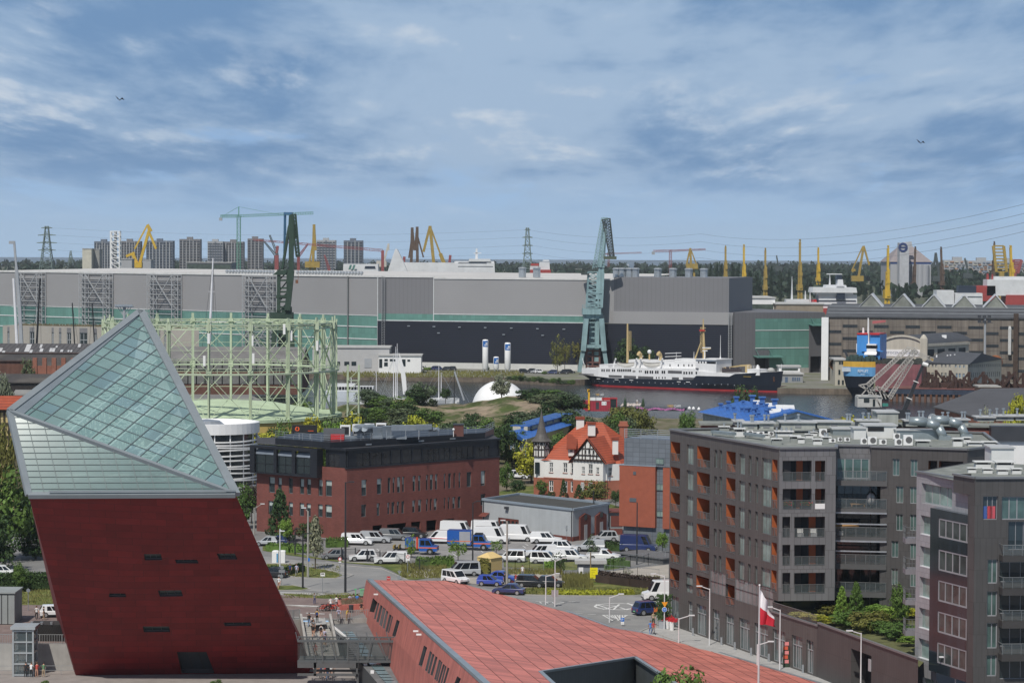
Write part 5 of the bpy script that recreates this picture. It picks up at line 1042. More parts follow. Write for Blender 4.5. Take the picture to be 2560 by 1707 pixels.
_=MB();s_=(r2-r1);a_=r1+s_*.12;b_=r1+s_*.98;_.bar(a_-V(0,0,.2),b_-V(0,0,.2),3.4,1.5);_.bd('clerestory',YLG,sch);_.bar(a_+V(0,0,.65),b_+V(0,0,.65),4.6,.2);_.bd('clerestory_roof',BLU,sch)
for i in rg(7):f=(i+.7)/7;p=B_.lerp(r1,.7)+s_*f+V(0,0,.2);_=MB();_.cx4(p,.7,.7,.9);_.cx4(p+V(0,0,.9),1.,1.,.25);_.bd('roof_vent',M('blue_vent',(.05,.14,.36)),sch)
gy=560.;ga_,gl_,gr2=At('Q',1300,90,gy),At('Q',868,202,gy-3),At('Q',1695,188,gy+2);f1=At('Q',800,2,596);f2=At('Q',380,118,592);f1 .z=ga_.z;gr2 .z=gl_.z;f2 .z=gl_.z
bh=th('blue_roof_hall','pale hall under a big bright blue gabled roof with many vents','hall',V(gl_.x,gl_.y,0));f3=gr2+(f2-gl_)
roofm('roof',[(gl_,ga_,f1,f2),(gr2,ga_,f1,f3),(gl_-V(0,0,.4),ga_-V(0,0,.4),ga_,gl_),(ga_-V(0,0,.4),gr2-V(0,0,.4),gr2,ga_)],bh,BLU)
PB2=M('hall_pale_blue',(.42,.51,.58),.8,var=.06,scale=.4,streak=.15);g=V(0,1.,-.25);dn_=lambda p:V(p.x,p.y+1.,0);_=MB();a,b,c=gl_+V(.8,1,-.3),ga_+V(0,1,-.3),gr2+V(-.8,1,-.3);_.pl4(V(a.x,a.y,0),V(c.x,c.y,0),c,b,a);_.bd('gable_wall',PB2,bh)
d=f2+V(1.2,-1,-.3);_.pl4(V(d.x,d.y,0),V(a.x,a.y,0),a,d);_.bd('side_wall',M('hall_side',(.36,.38,.37),.85,var=.12,streak=.4),bh);o_=V(0,-.06,0)
for f0,f1_ in((.1,.35),(.4,.95)):_.bar(a.lerp(b,f0)-V(0,.1,1.3),a.lerp(b,f1_)-V(0,.1,1.3),.15,.25);_.bar(c.lerp(b,f0)-V(0,.1,1.3),c.lerp(b,f1_)-V(0,.1,1.3),.15,.25)
_.bd('gable_trim',M('trim_grey_blue',(.16,.21,.26)),bh)
bp_=Plane(gl_,ga_,f1);VNT=M('blue_vent',(.05,.14,.36));kk=0
for x,y,s in((595,75,1),(665,55,1),(738,20,1.2),(655,95,.8),(715,100,.9),(790,110,.9),(830,115,1),(860,105,.8),(895,115,.9),(925,105,.9),(800,42,.8),(885,15,1.4),(905,60,1),(965,65,1),(1015,75,.9),(1040,115,1),(1010,125,.8),(905,160,.8),(945,155,.9),(975,30,1.4),(1090,50,1.4)):
 p=bp_.at('Q',x,y);_=MB();_.cx4(p-V(0,0,.3),.75*s,.75*s,.9*s+.3);_.cx4(p+V(0,0,.9*s),1.15*s,1.15*s,.3);_.bd('roof_vent',VNT,bh)
for x,y in((945,25),(1060,50),(1155,68),(1095,105),(1215,70)):p=bp_.at('Q',x,y);_=MB();_.sl4([p+V(-1.4,-1.5,.1),p+V(1.2,-2,.1),p+V(1.5,2,.5),p+V(-1.1,2.4,.5)],(0,0,-.4));_.bd('roof_light',WH,bh)
cy_=th('round_building','round building wrapped in tilted white louvre rings beside the glass tower','building',V(At('P',530,1060,484).x,484,0));cx,cyy=At('P',530,1060,484).x,484.;rr_c=9.;zc=15.4
_=MB();_.lt([(rr_c-1.,0),(rr_c-1.,zc-1.6)],(cx,cyy,0),40);_.bd('glass_drum',gl4('drum_glass',(.05,.06,.065),.08,var=.6,scale=.4),cy_);_.lt([(rr_c-.5,0),(rr_c,.05),(rr_c,2.),(rr_c-.5,2.05),(rr_c-.9,.8),(.1,.8)],(cx,cyy,zc-1.9),48);_.bd('rim',WH,cy_)
rz_=RR(8)
for i in rg(16):
 z=zc-2.8-i*.78;tx,ty=rz_.uniform(-.035,.035),rz_.uniform(-.05,.05);_=MB();n=48;h=.13;pts=[]
 for j in rg(n):t=j*tau/n;c,s=cos(t),sin(t);zz_=z+c*rr_c*tx+s*rr_c*ty;pts+=[(cx+c*rr_c,cyy+s*rr_c,zz_-h),(cx+c*rr_c,cyy+s*rr_c,zz_+h),(cx+c*(rr_c-.35),cyy+s*(rr_c-.35),zz_+h),(cx+c*(rr_c-.35),cyy+s*(rr_c-.35),zz_-h)]
 _.add(pts,[(j*4+k,j*4+(k+1)%4,((j+1)%n)*4+(k+1)%4,((j+1)%n)*4+k)for j in rg(n)for k in rg(4)]);_.bd('louvre_ring',WH,cy_)
for i in rg(18):t=i*tau/18;_=MB();_.tube((cx+cos(t)*(rr_c-.45),cyy+sin(t)*(rr_c-.45),0),(cx+cos(t)*(rr_c-.45),cyy+sin(t)*(rr_c-.45),zc-1.8),.12,n=6);_.bd('post',WH,cy_)
_.lt([(.1,1.6),(2.5,1.3),(4.2,0)],(cx-1,cyy,zc-1.),16);_.bd('roof_hatch',SE,cy_)
GG=M('pale_green_paint',(.46,.53,.38),.5,var=.1,scale=.3,streak=.12);GGD=M('green_steel',(.15,.22,.14),.6)
gx,gyy,gr=At('A',1440,1400,600).x,600.,26.9;zl,zm,zt2,ztp=9.8,20.2,30.6,32.6
gas=th('gas_holder','pale green guide frame of an old gas holder over a low yellow tank','gas holder',(gx,gyy,0))
def gp(deg,z,r=gr):return V(gx+sin(R(deg))*r,gyy-cos(R(deg))*r,z)
_=MB();_.lt([(gr+1.2,0),(gr+1.2,zl-.6)],(gx,gyy,0),64);_.bd('tank_wall',M('yellow_wall',(.55,.4,.12),.7,var=.06),gas)
_.lt([(gr+1.6,zl-.7),(gr+1.6,zl),(gr-1.5,zl+.1),(gr*.5,zl+2.3),(.1,zl+3.2)],(gx,gyy,0),64);_.bd('tank_lid',M('green_lid',(.44,.54,.36),.6,var=.14,scale=.3),gas)
for i in rg(18):
 t=1+20*i;a,b=gp(t,zl),gp(t,ztp);_=MB();o=(a-V(gx,gyy,zl)).normalized()*.45;s_=V(-o.y,o.x,0)
 _.bar(a,b,.58,.3,up=o);_.bar(a+o,b-V(0,0,.8)+o,.2,.4,up=o);_.bar(a-o,b-V(0,0,.8)-o,.45,.2,up=o)
 for z in(zm,zt2):_.cx4(V(a.x,a.y,z-.8),1.15,1.15,1.5)
 _.bd('column',GG,gas)
def ri4(name,z,h,r,box=False):
 _=MB();n=54
 for i in rg(n):
  a,b=1+i*360/n,1+(i+1)*360/n
  for zz in(z,z+h):_.bar(gp(a,zz,r),gp(b,zz,r),.28)
  _.bar(gp(a,z if i%2 else z+h,r),gp(b,z+h if i%2 else z,r),.16);_.bar(gp(a,z,r),gp(a,z+h,r),.12)
  if not box:_.bar(gp(a,z+h/2,r-.8),gp(b,z+h/2,r-.8),.2);_.bar(gp(a,z,r),gp(a,z+h/2,r-.8),.12);_.bar(gp(a,z+h,r),gp(b,z+h/2,r-.8),.12)
 _.bd(name,GG,gas)
ri4('ring_girder',zt2-.5,1.,gr);_=MB();n=72
for i in rg(n):
 a,b=i*5,i*5+5;_.add([gp(a,zm,gr-.6),gp(b,zm,gr-.6),gp(b,zm,gr+.9),gp(a,zm,gr+.9),gp(a,zm-.35,gr-.6),gp(b,zm-.35,gr-.6),gp(b,zm-.35,gr+.9),gp(a,zm-.35,gr+.9)],[(0,1,2,3),(4,5,6,7),(0,1,5,4),(2,3,7,6)])
 for r in(gr-.6,gr+.9):
  for h in(.55,1.1):_.bar(gp(a,zm+h,r),gp(b,zm+h,r),.06)
  _.bar(gp(a,zm,r),gp(a,zm+1.1,r),.07)
_.bd('walkway',GG,gas)
for i in rg(72):_.bar(gp(i*5,25.4),gp(i*5+5,25.4),.09);_.bar(gp(i*5,14.6),gp(i*5+5,14.6),.12)
_.bd('tie_ring',GG,gas)
for i in rg(18):
 a,b=1+20*i,21+20*i
 for z0,z1 in((zm+.2,zt2-.6),(zl,zm-.4)):
  _=MB();_.bar(gp(a,z1),gp(b,z0),.36,.14);_.bar(gp(a,z0),gp(b,z1),.12);_.bd('diagonal_brace',GG,gas)
for dg,z in((1,27),(21.5,26.5),(42,27.5),(60,25),(-1,22),(38,29),(22,22.5)):p=gp(dg,z,gr+.5);_=MB();_.cx4(p,.55,.4,2.3);_.bd('antenna',WH,gas)
p=gp(88,0,gr+3);_=MB()
for dx in(0,2.6):_.bar(p+V(dx,0,0),p+V(dx,0,zm+1),.35);_.bar(p+V(dx,2,0),p+V(dx,2,zm+1),.35)
for i in rg(7):z=2.6*i+2;_.bar(p+V(0,0,z),p+V(2.6,0,z+2.4),.5,.12);_.box(p.x-.2,p.x+2.8,p.y-.1,p.y+2,z-.1,z)
_.bd('stair_tower',GG,gas)
prof=[(-300,3),(150,6.3),(420,7.3),(600,8.),(760,7.8),(1000,6.6),(1250,6.8),(1500,8.),(1650,9.1),(1900,9.4),(2050,8.9),(2200,6.4),(2330,3.2),(2500,.3)]
def crest(x):
 v=((x/700*6400+1280)-820)/.27211
 if v<=prof[0][0]or v>=prof[-1][0]:return 0.
 for(a,p),(b,q)in zip(prof,prof[1:]):
  if a<=v<=b:return p+(q-p)*(v-a)/(b-a)
from mathutils import noise as NZ
def mound_h(x,y):
 f=max(0,min(1,(y-592)/98))**1.35 if y<690 else max(.25,1-(y-690)/60);n=NZ.noise(V(x*.09,y*.09,3))*.9+NZ.noise(V(x*.28,y*.28,7))*.35
 return max(-.3,crest(x)*f+n*min(1,crest(x)*f/3))
_=MB();xs,ys=[-78+i*1.3 for i in rg(96)],[585+j*1.6 for j in rg(97)]
_.add([(x,y,mound_h(x,y))for y in ys for x in xs],[(j*96+i,j*96+i+1,(j+1)*96+i+1,(j+1)*96+i)for j in rg(96)for i in rg(95)])
o=su4('earth_mound',_,M('mound_soil',(.25,.2,.145),.95,var=.4,scale=.25,kind='blotch',p=(.11,.45,.57),col2=(.06,.08,.025),spec=.1,bump=.6),smooth=True)
dcx,dcy=At('V',1578,500,772).x,772.;_=MB();rD=31*0+Sz('V',258,772);hD_=At('V',1578,335,772).z-.3
_.lt([(rD*cos(t*pi/28),.3+hD_*sin(t*pi/28))for t in rg(14)]+[(.01,.3+hD_)],(0,0,0),40);_.v=[(a+dcx,b+dcy,c)for a,b,c in _.v];one('dome_tent',_,WH,'big smooth white dome tent behind the earth mound','dome tent',loc=(dcx,dcy,0),smooth=True)
OLDB=M('old_brick',(.12,.055,.038),.85,var=.25,scale=.3,streak=.3);OLDR=M('old_roof',(.055,.05,.048),.8,var=.3,scale=.15,kind='blotch',p=(.12,.45,.7),col2=(.1,.09,.075));RUSTR=M('patched_roof',(.085,.08,.08),.7,var=.25,scale=.3,kind='ribs',p=('X',1.6,.6,.3));PATCHM=M('pale_sheet',(.5,.5,.5),.5)
def ga4(name,label,c,xl,xr,yeave,yridge,Y,depth,zr,mats,rise=2.4,ground=0.,cat='shed',uvr=True):
 p,q=At(c,xl,yeave,Y),At(c,xr,yeave,Y+2);ze=p.z;zt=At(c,(xl+xr)/2,yridge,Y+depth/2).z;o=th(name,label,cat,V(p.x,Y,ground))
 _=MB();_.box(p.x,q.x,Y,Y+depth,ground,ze);m_=Y+depth/2
 for x in(p.x,q.x):_.pl4((x,Y,ze),(x,Y+depth,ze),(x,m_,zt))
 _.bd('wall',mats[0],o);_.pl4((p.x-.6,Y-.6,ze-.2),(q.x+.6,Y-.6,ze-.2),(q.x+.6,m_,zt+.1),(p.x-.6,m_,zt+.1));_.pl4((p.x-.6,Y+depth+.6,ze-.2),(q.x+.6,Y+depth+.6,ze-.2),(q.x+.6,m_,zt+.1),(p.x-.6,m_,zt+.1));_.bd('roof',mats[1],o,uv=((0,0,0),(1,0,0),(0,.8,.5)))
 return o,p,q,ze,zt
h1,p,q,ze,zt=ga4('old_hall','long old hall with patched corrugated roof at the left behind the glass roof','W',-300,945,525,432,890,34,14,(OLDB,RUSTR))
rq=RR(5)
for x0,x1,f0,f1 in((10,45,.1,.5),(55,85,0,.2),(190,225,.1,.45),(290,345,.1,.9),(350,380,0,.3),(440,465,.5,.9),(455,490,.1,.45),(560,590,.1,.5),(585,620,.1,.5),(615,635,.55,.75),(680,710,.1,.35),(760,780,.1,.3),(855,885,.6,.95),(790,810,.1,.3)):
 xa,xb=At('W',x0,480,895).x,At('W',x1,480,895).x;_=MB();g=lambda x,f:(x-f*2.,889.4+17.6*f,ze-.1+(zt-ze+.2)*f+.08);_.pl4(g(xa,f0),g(xb,f0),g(xb,f1),g(xa,f1));_.bd('roof_patch',PATCHM,h1)
ga4('old_shed','low brown shed with a flat dark roof in front of the patched roof hall','W',-300,900,612,548,862,24,0,(OLDB,OLDR));ga4('old_shed','small dark gabled shed behind the brick wall with piers','W',400,770,690,575,845,12,0,(OLDB,OLDR))
ga4('old_shed','long low shed with ribbed dark wooden wall at the left edge','W',-300,660,848,762,800,22,0,(M('dark_boards',(.045,.038,.035),.85,kind='ribs',p=('X',.6,.5,.3)),OLDR));ga4('old_shed','dark shed with a pale lean-to roof beside the tower','W',150,420,985,935,770,12,0,(OLDB,M('lean_to',(.22,.22,.21),.8)))
w=Wall(At('W',380,740,838).xy,At('W',900,740,838).xy);z1=w.uz('W',600,672)[1];_=MB();_.wx4(w,0,w.L,0,z1,-.5,0)
for i in rg(6):u=w.L*i/5;_.wx4(w,u-.7,u+.7,0,z1+2.6,-.8,.4)
one('brick_wall',_,M('wall_brick',(.25,.105,.07),.85,var=.2),'red brick boundary wall with tall piers before the small dark shed','wall',loc=w.pt(0,0))
h2,p,q,ze,zt=ga4('old_hall','long brick hall with grey roof seen through the gas holder frame','A',1060,1960,1095,960,850,40,0,(OLDB,M('pale_old_roof',(.16,.155,.15),.8,var=.25,scale=.12)))
for i in rg(16):
 x=p.x+(q.x-p.x)*(i+.5)/16
 for zc_ in(3.5,8):_=MB();_.box(x-1.6,x+1.6,849.8,849.98,zc_,zc_+3);_.bd('window',M('dusty_glass',(.14,.14,.13),.4,var=.3),h2)
PBG=M('beige_panels',(.33,.31,.28),.8,var=.08,scale=.1);oY=1085;w=Wall(At('W',30,400,oY+10).xy,At('A',1300,900,oY-25).xy);z1=w.uz('W',400,238)[1];ob=th('beige_office','beige office with tall narrow windows behind the yacht masts','office building',w.pt(0,0))
rc=[w.rect('W',*q)for q in((80,300,104,440),(322,300,375,440),(562,308,585,440),(642,308,668,440),(728,312,775,440),(865,312,952,440),(1028,318,1055,440),(1720,330,1745,440),(1785,335,1808,440))];rc=[(a,b,.6,d)for a,b,c,d in rc]
_=MB();hl(_,w,0,w.L,0,z1,rc,.4);_.pl4(*[w.pt(u,z1,o_)for u,o_ in((0,0),(w.L,0),(w.L,-20),(0,-20))]);_.bd('wall',PBG,ob)
for q in rc:wi(ob,w,q,[GS,GY],.38,2,4,.25);_=MB();_.wx4(w,q[0],q[1],q[3],z1-.6,-.1,.02);_.bd('lintel_panel',M('lintel_grey',(.17,.17,.18)),ob)
rq=RR(2)
for i in rg(900):u,d_=rq.uniform(5,w.L-5),rq.uniform(-6,-1);h=rq.uniform(.3,1.3);a=w.pt(u,z1,d_);_.pl4(a,a+V(.5,0,0),a+V(rq.uniform(-.3,.6),0,h))
_.bd('roof_garden',M('roof_plants',(.13,.11,.06),.9,var=.4),ob)
def mast(c,xt,yt,xb,yb,Y,r0,r1,mat,label,stays=0,cat='mast',name='yacht_mast'):
 a,b=At(c,xb,yb,Y),At(c,xt,yt,Y);o=th(name,label,cat,V(a.x,Y,max(a.z-12,WZ)));_=MB();base=a+(a-b)*((a.z+1)/(b.z-a.z));_.tube(base,b,r0,r1,8);_.bd('spar',mat,o)
 if stays:
  for s in rg(stays):_=MB();e=base+V((-1)**s*(2.6+s),0,0);_.tube(b-(b-base)*.03,e,.055,n=4);_.bd('stay',DK,o)
 _=MB();c_=base+(b-base)*.72;_.bar(c_-V(1.3,0,0),c_+V(1.3,0,0),.12);_.bd('spreader',mat,o)
MWH,MBK=M('white_mast',(.72,.72,.74),.4),M('black_mast',(.02,.02,.022),.4)
mast('A',88,512,112,945,960,.75,.45,MWH,'thick plain white yacht mast leaning slightly at the far left',0);mast('A',262,512,240,940,965,.5,.28,MBK,'tall black yacht mast before the beige office',2);mast('A',472,672,487,935,970,.3,.22,MBK,'short black mast, left of the pair before the beige office',1);mast('A',602,672,617,935,970,.3,.22,MBK,'short black mast, right of the pair beside the glass roof',2);mast('A',1392,380,1368,945,985,.75,.25,MWH,'tall white mast with stays rising behind the gas holder',3)
a,b=At('A',150,935,955),At('A',92,270,955);m_=a.lerp(b,.42);t_=th('telescopic_crane','grey telescopic crane boom rising at the far left','crane',V(a.x,955,0));_=MB();_.bar(V(a.x,955,2),a.lerp(b,.45),1.25,1.25);_.bd('lower_boom',GY,t_);_.bar(a.lerp(b,.44),a.lerp(b,.75),1.,1.);_.bd('middle_boom',GY,t_);_.bar(a.lerp(b,.74),b,.75,.75);_.cx4(b-V(.9,0,1),1.9,1,1.1);_.bd('upper_boom',GY,t_);_.box(a.x-3,a.x+4,953,957,.8,2.6);_.bd('carrier',M('crane_yellow',(.55,.36,.03)),t_)
a,b=At('A',812,850,930),At('A',812,700,930);f_=th('floodlight_mast','floodlight mast with a wide lamp rack behind the glass roof tip','floodlight mast',V(a.x,930,0));_=MB();_.tube((a.x,930,0),b,.7,.45)
for i in rg(6):x=-1.1+i*.45;_.bar(b-V(x*.3,0,4),b+V(x*2.2,0,0),.22)
_.bd('pole',GY,f_);_.box(b.x-3.4,b.x+3.4,929,931,b.z,b.z+.25);_.box(b.x-3.2,b.x+3.2,928.6,929,b.z+.3,b.z+1.);_.bd('lamp_rack',SE,f_)
p,q=At('W',-160,1180,470),At('W',150,1180,470);t=At('W',0,1035,476).z;e=At('W',60,1145,470).z;hs=th('timber_house','yellow timber framed house with a red tiled roof left of the tower','house',V(p.x,470,0))
_=MB();_.box(p.x,q.x,470,484,0,e);_.bd('wall',YEL,hs);roofm('roof',[((p.x-.5,469,e),(q.x+.5,469,e),(q.x+.3,477,t+.6),(p.x-.5,477,t+.6)),((q.x+.5,469,e),(q.x+.5,485,e),(q.x+.3,477,t+.6))],hs)
_=MB()
for i in rg(7):x=p.x+(q.x-p.x)*i/6;_.bar((x,469.9,2),(x,469.9,e-.1),.3)
for z in(e-.4,e-2.6,e-5,e-8,e-11):_.bar((p.x,469.88,z),(q.x,469.88,z),.28)
_.bd('timber_frame',TIM,hs)
rA,rB,rC,rD_=At('U',1300,1090,640),At('U',1810,1140,600),At('U',2420,1165,596),At('U',2420,950,690);z=rA.z;rk=th('brick_warehouse','brick warehouse with a large shallow dark roof at the right','warehouse',V(rA.x,rA.y,0))
rB.z=rC.z=z;rD_=V(rD_.x,rD_.y,z+2.2);tp=At('U',1860,950,690);tp.z=z+2.
_=MB();_.pl4(rA,rB,rC,rD_,tp);_.pl4(rA-V(0,0,.3),rB-V(0,0,.3),rB,rA);_.bd('roof',M('warehouse_roof',(.075,.075,.08),.8,var=.15,scale=.1),rk);g=lambda v:V(v.x,v.y+.6,0);a,b,c=rA+V(.6,.6,-.2),rB+V(0,.8,-.2),rC+V(0,.8,-.2);_.pl4(g(a),g(b),b,a);_.pl4(g(b),g(c),c,b);_.bd('wall',M('wall_brick',(.25,.105,.07)),rk)
p,q=At('U',1838,960,730),At('U',2070,960,730);t=At('U',1950,868,730).z;_=MB();_.box(p.x,q.x,730,738,0,t);hs2=th('brick_hut','small square weathered brick hut with flat roof on the quay','hut',V(p.x,730,0));_.bd('wall',M('weathered_brick',(.3,.17,.12),.9,var=.3,scale=.6),hs2);_.box(p.x-.4,q.x+.4,729.5,738.5,t,t+.4);_.bd('roof',CONC,hs2)
CY=770.;RC=M('red_container',(.36,.035,.055),.5,kind='ribs',p=('X',.5,.7,.4));w=Wall(At('T',228,1030,CY).xy,At('T',560,1030,CY).xy);cf=th('container_cafe','two stacked red container cabins with a white sign fascia by the canal','cafe',w.pt(0,0))
z0,z1,zt_=w.uz('T',390,1120)[1],w.uz('T',390,1035)[1],w.uz('T',390,945)[1];_=MB();_.wx4(w,0,w.uz('T',490,1000)[0],z1,zt_,-2.6,0);_.bd('upper_container',RC,cf,uv=w.t);_.wx4(w,.6,w.uz('T',540,1000)[0],0,z1-.02,-2.6,0.);_.bd('lower_container',RC,cf,uv=w.t)
r=w.rect('T',352,960,382,1030);_=MB();_.wx4(w,*r,.005,.05);_.bd('door',DK,cf);r=w.rect('T',408,955,455,990);_=MB();_.wx4(w,*r,.005,.06);wd1=_.bd('window_frame',WH,cf)
for k in(0,1):_.wx4(w,r[0]+.3+k*(r[1]-r[0])/2,r[0]+(k+1)*(r[1]-r[0])/2-.3,r[2]+.3,r[3]-.3,.061,.09)
_.bd('pane',GS,wd1);r=w.rect('T',292,915,488,945);_=MB();_.wx4(w,r[0],r[1],zt_,r[3],-.3,.1);_.bd('fascia',WH,cf);_.wx4(w,r[1]-2.4,r[1],zt_+.1,r[3],.101,.12);_.bd('red_stripe',RED,cf)
r=w.rect('T',490,930,556,1030);_.wx4(w,r[0],r[1],z1,r[3],-2.4,-.1);gb=_.bd('glass_bay',GS,cf)
for u in(r[0],r[1]):_.wx4(w,u-.12,u+.12,z1,r[3]+.2,-2.4,.05)
_.wx4(w,r[0],r[1]+.2,r[3],r[3]+.35,-2.5,.1);_.bd('bay_frame',M('red_frame',(.33,.03,.04)),gb)
a=w.uz('T',283,950)[0];_.wx4(w,a-.25,a+.25,z1,zt_+3.2,.06,.5);_.wx4(w,a-.5,a+.25,zt_+2.6,zt_+3.4,.06,.5);_.bd('yellow_pylon',M('cafe_yellow',(.75,.42,.02),.5),cf)
for s,mt,x,wd_ in(('YARD',M('cafe_yellow',(.75,.42,.02)),368,38),('CAFE',WH,410,36)):u,z=w.uz('T',x,886);text(cf,s,mt,w,u,z,Sz('T',22,CY),.2,'letters',Sz('T',wd_,CY))
_=MB()
for x in(352,425):u=w.uz('T',x,900)[0];_.wx4(w,u-.06,u+.06,zt_,w.uz('T',x,896)[1],.1,.22)
_.bd('sign_post',DK,cf);w2=Wall(At('T',560,1030,CY+6).xy,At('T',1215,1030,CY+2).xy);tz=w2 .uz('T',900,1020)[1];te=th('cafe_terrace','raised dark terrace with railings and pink blossom trim beside the red cabins','terrace',w2 .pt(0,0));_=MB();_.wx4(w2,0,w2 .L,tz-.4,tz,-7,0);_.bd('deck',DK,te);_.wx4(w2,w2 .L*.28,w2 .L,0,tz-.42,-6.5,-.3);_.bd('base',M('dark_green_panel',(.03,.045,.042),.6),te)
ra(_,[w2 .pt(0,tz,-.05),w2 .pt(w2 .L,tz,-.05)],1.1,.07,gap=1.5);_.bd('railing',DK,te);rq=RR(6)
for i in rg(300):u=rq.uniform(w2 .L*.28,w2 .L);z=tz-.3+.35*sin(u*1.2)*.5+rq.uniform(-.25,.25);p=w2 .pt(u,z,.15);_.pl4(p,p+V(.3,0,.05),p+V(.12,0,.3))
_.bd('blossom_trim',M('pink_blossom',(.55,.2,.42),.8),te)
for s,mt,x,wd_ in(('YARD',M('cafe_yellow',(.75,.42,.02)),1082,62),('CAFE',WH,1152,66)):u,z=w2 .uz('T',x,998);text(te,s,mt,w2,u,z,Sz('T',24,CY),.25,'letters',Sz('T',wd_,CY))
for x in(628,805):u=w2 .uz('T',x,980)[0];_=MB();_.lt([(.3,0),(.55,.8),(.3,2.2),(.02,3.2)],w2 .pt(u,tz,-2),8);one('potted_conifer',_,M('conifer_green',(.03,.06,.025),.9,var=.4),'small potted conifer on the cafe terrace, %s'%('left one' if x<700 else 'right one by the railing'),'potted tree',loc=w2 .pt(u,tz,-2))
rq=RR(11);dcs=[]
for i in rg(9):u=w2 .uz('T',590+i*20,1000)[0];p=w2 .pt(u,tz,-2-(i%3));_=MB();_.sl4([p+V(-.3,0,.3),p+V(.3,0,.3),p+V(.9,.4,1.1),p+V(.3,.4,1.1)],(0,.1,.06));_.bar(p,p+V(.2,0,.5),.06);_.bar(p+V(.5,.2,0),p+V(0,0,.5),.06);dcs.append(one('deck_chair',_,M('canvas_pale',(.55,.48,.44)),'x','deck chair','deck chairs on the cafe terrace',loc=p))
od(dcs,'pale canvas deck chair on the cafe terrace, # from the left')
for i,(x,y)in en(((1268,1000),(1308,1002),(1360,1008))):p=G('T',x,y+35,.3);h=Sz('T',35,p.y);_=MB();_.lt([(.15,0),(.5,h*.25),(.42,h*.6),(.03,h)],p,10);one('closed_parasol',_,WH,('closed white parasol by the canal, leftmost of three','closed white parasol by the canal, middle of three','closed white parasol by the canal, rightmost of three')[i],'parasol',loc=p)
HG=M('hall_grey',(.29,.287,.293),.6,.05,var=.05,scale=.03,kind='ribs',p=('Y',.9,.93,.1));HGD=M('hall_grey_ribbed',(.18,.18,.19),.6,var=.05,scale=.04,kind='ribs',p=('X',1.8,.85,.12));HDK=M('hall_dark_grey',(.135,.135,.145),.6,var=.07,scale=.05,kind='ribs',p=('X',1.6,.84,.14))
HBL=M('hall_black_louvre',(.018,.021,.034),.5,.1,var=.2,scale=.02,kind='ribs',p=('Y',.85,.35,.3));TEAL=M('teal_glazing',(.12,.25,.215),.3,var=.14,scale=.05,kind='brick',p=(1.9,3.4,.05,0,.1),col2=(.09,.2,.175));WLINE=M('white_line',(.6,.62,.62),.5)
LATT=M('lattice_grey',(.38,.39,.4),.5,.3)
hA1,hB1=At('P',945.7,800,1055),At('P',1834,800,1014);hA1 .z=hB1 .z=0;MW=Wall(hA1,hB1);hz=MW.uz('B',252,500)[1]
hL0=At('P',-60,800,1228);hL0 .z=0;HL=Wall(hL0,hA1)
hall_=th('shipbuilding_hall','huge long grey shipbuilding hall with teal glazing and lattice bracing across the canal','shipyard hall',hA1)
zt1=HL.uz('A',2340,752)[1];_=MB();_.pl4(HL.pt(0,zt1),HL.pt(HL.L,zt1),HL.pt(HL.L,hz),HL.pt(0,hz));_.bd('grey_wall',HG,hall_,uv=HL.t);_.pl4(HL.pt(0,0),HL.pt(HL.L,0),HL.pt(HL.L,zt1),HL.pt(0,zt1));_.bd('teal_wall',TEAL,hall_,uv=HL.t)
_=MB()
for y in(825,905):z=HL.uz('A',2340,y)[1];_.wx4(HL,0,HL.L,z-.2,z+.2,.01,.2)
_.wx4(HL,0,HL.L,zt1-.1,zt1+.15,.01,.15);_.wx4(HL,HL.L-.3,HL.L,0,hz,.01,.3);_.bd('white_bands',WLINE,hall_)
for x0,x1 in((128,302),(545,742),(990,1190),(1612,1812)):
 u0,u1=HL.uz('A',x0,600)[0],HL.uz('A',x1,600)[0];_=MB();n=17;F_=lambda u,z,o:HL.pt(u,z,o)
 cols=[u0,u0+(u1-u0)*.2,u1-(u1-u0)*.2,u1]
 for u in cols:
  for o_ in(.5,2.6):_.bar(F_(u,0,o_),F_(u,hz-.4,o_),.34)
 for i in rg(n+1):
  z=(hz-.6)*i/n
  for o_ in(.5,2.6):_.bar(F_(u0,z,o_),F_(u1,z,o_),.28 if i%2 else .18)
  for u in cols:_.bar(F_(u,z,.5),F_(u,z,2.6),.15)
  if i<n:
   z2=(hz-.6)*(i+1)/n
   for o_ in(2.6,):_.bar(F_(cols[0],z if i%2 else z2,o_),F_(cols[1],z2 if i%2 else z,o_),.2);_.bar(F_(cols[2],z if i%2 else z2,o_),F_(cols[3],z2 if i%2 else z,o_),.2)
 for za,zb in((.62,.98),(.05,.4)):_.bar(F_(cols[1],hz*za,2.6),F_(cols[2],hz*zb,2.6),.4);_.bar(F_(cols[2],hz*za,2.6),F_(cols[1],hz*zb,2.6),.4)
 for i in rg(8):z=hz*.04+i*1.6;_.bar(F_(cols[1],z,2.6),F_((u0+u1)/2,z+1.6,2.6),.2);_.bar(F_(cols[2],z,2.6),F_((u0+u1)/2,z+1.6,2.6),.2)
 _.bd('lattice_tower',LATT,hall_)
zk=MW.uz('B',252,785)[1];u2,u3=MW.uz('B',612,650)[0],MW.uz('B',1790,650)[0];zg=21.6;zband=MW.uz('B',1400,755)[1]
wall=lambda nm,w,u0,u1,z0,z1,m,o_=0.:(lambda _:(_.pl4(w.pt(u0,z0,o_),w.pt(u1,z0,o_),w.pt(u1,z1,o_),w.pt(u0,z1,o_)),_.bd(nm,m,hall_,uv=w.t)))(MB())
zw=hz-.6
wall('ribbed_wall',MW,0,u2,zg,hz-0.,HGD);wall('grey_wall',MW,u2,u3,zband,zw,HG,.02);wall('teal_band',MW,0,u3-4,zk,zband,TEAL,.02);wall('grey_wall',MW,u3-4,u3,zk,zband,HG,.03);wall('ribbed_wall',MW,0,u2-.01,zband,zg,HGD,.01)
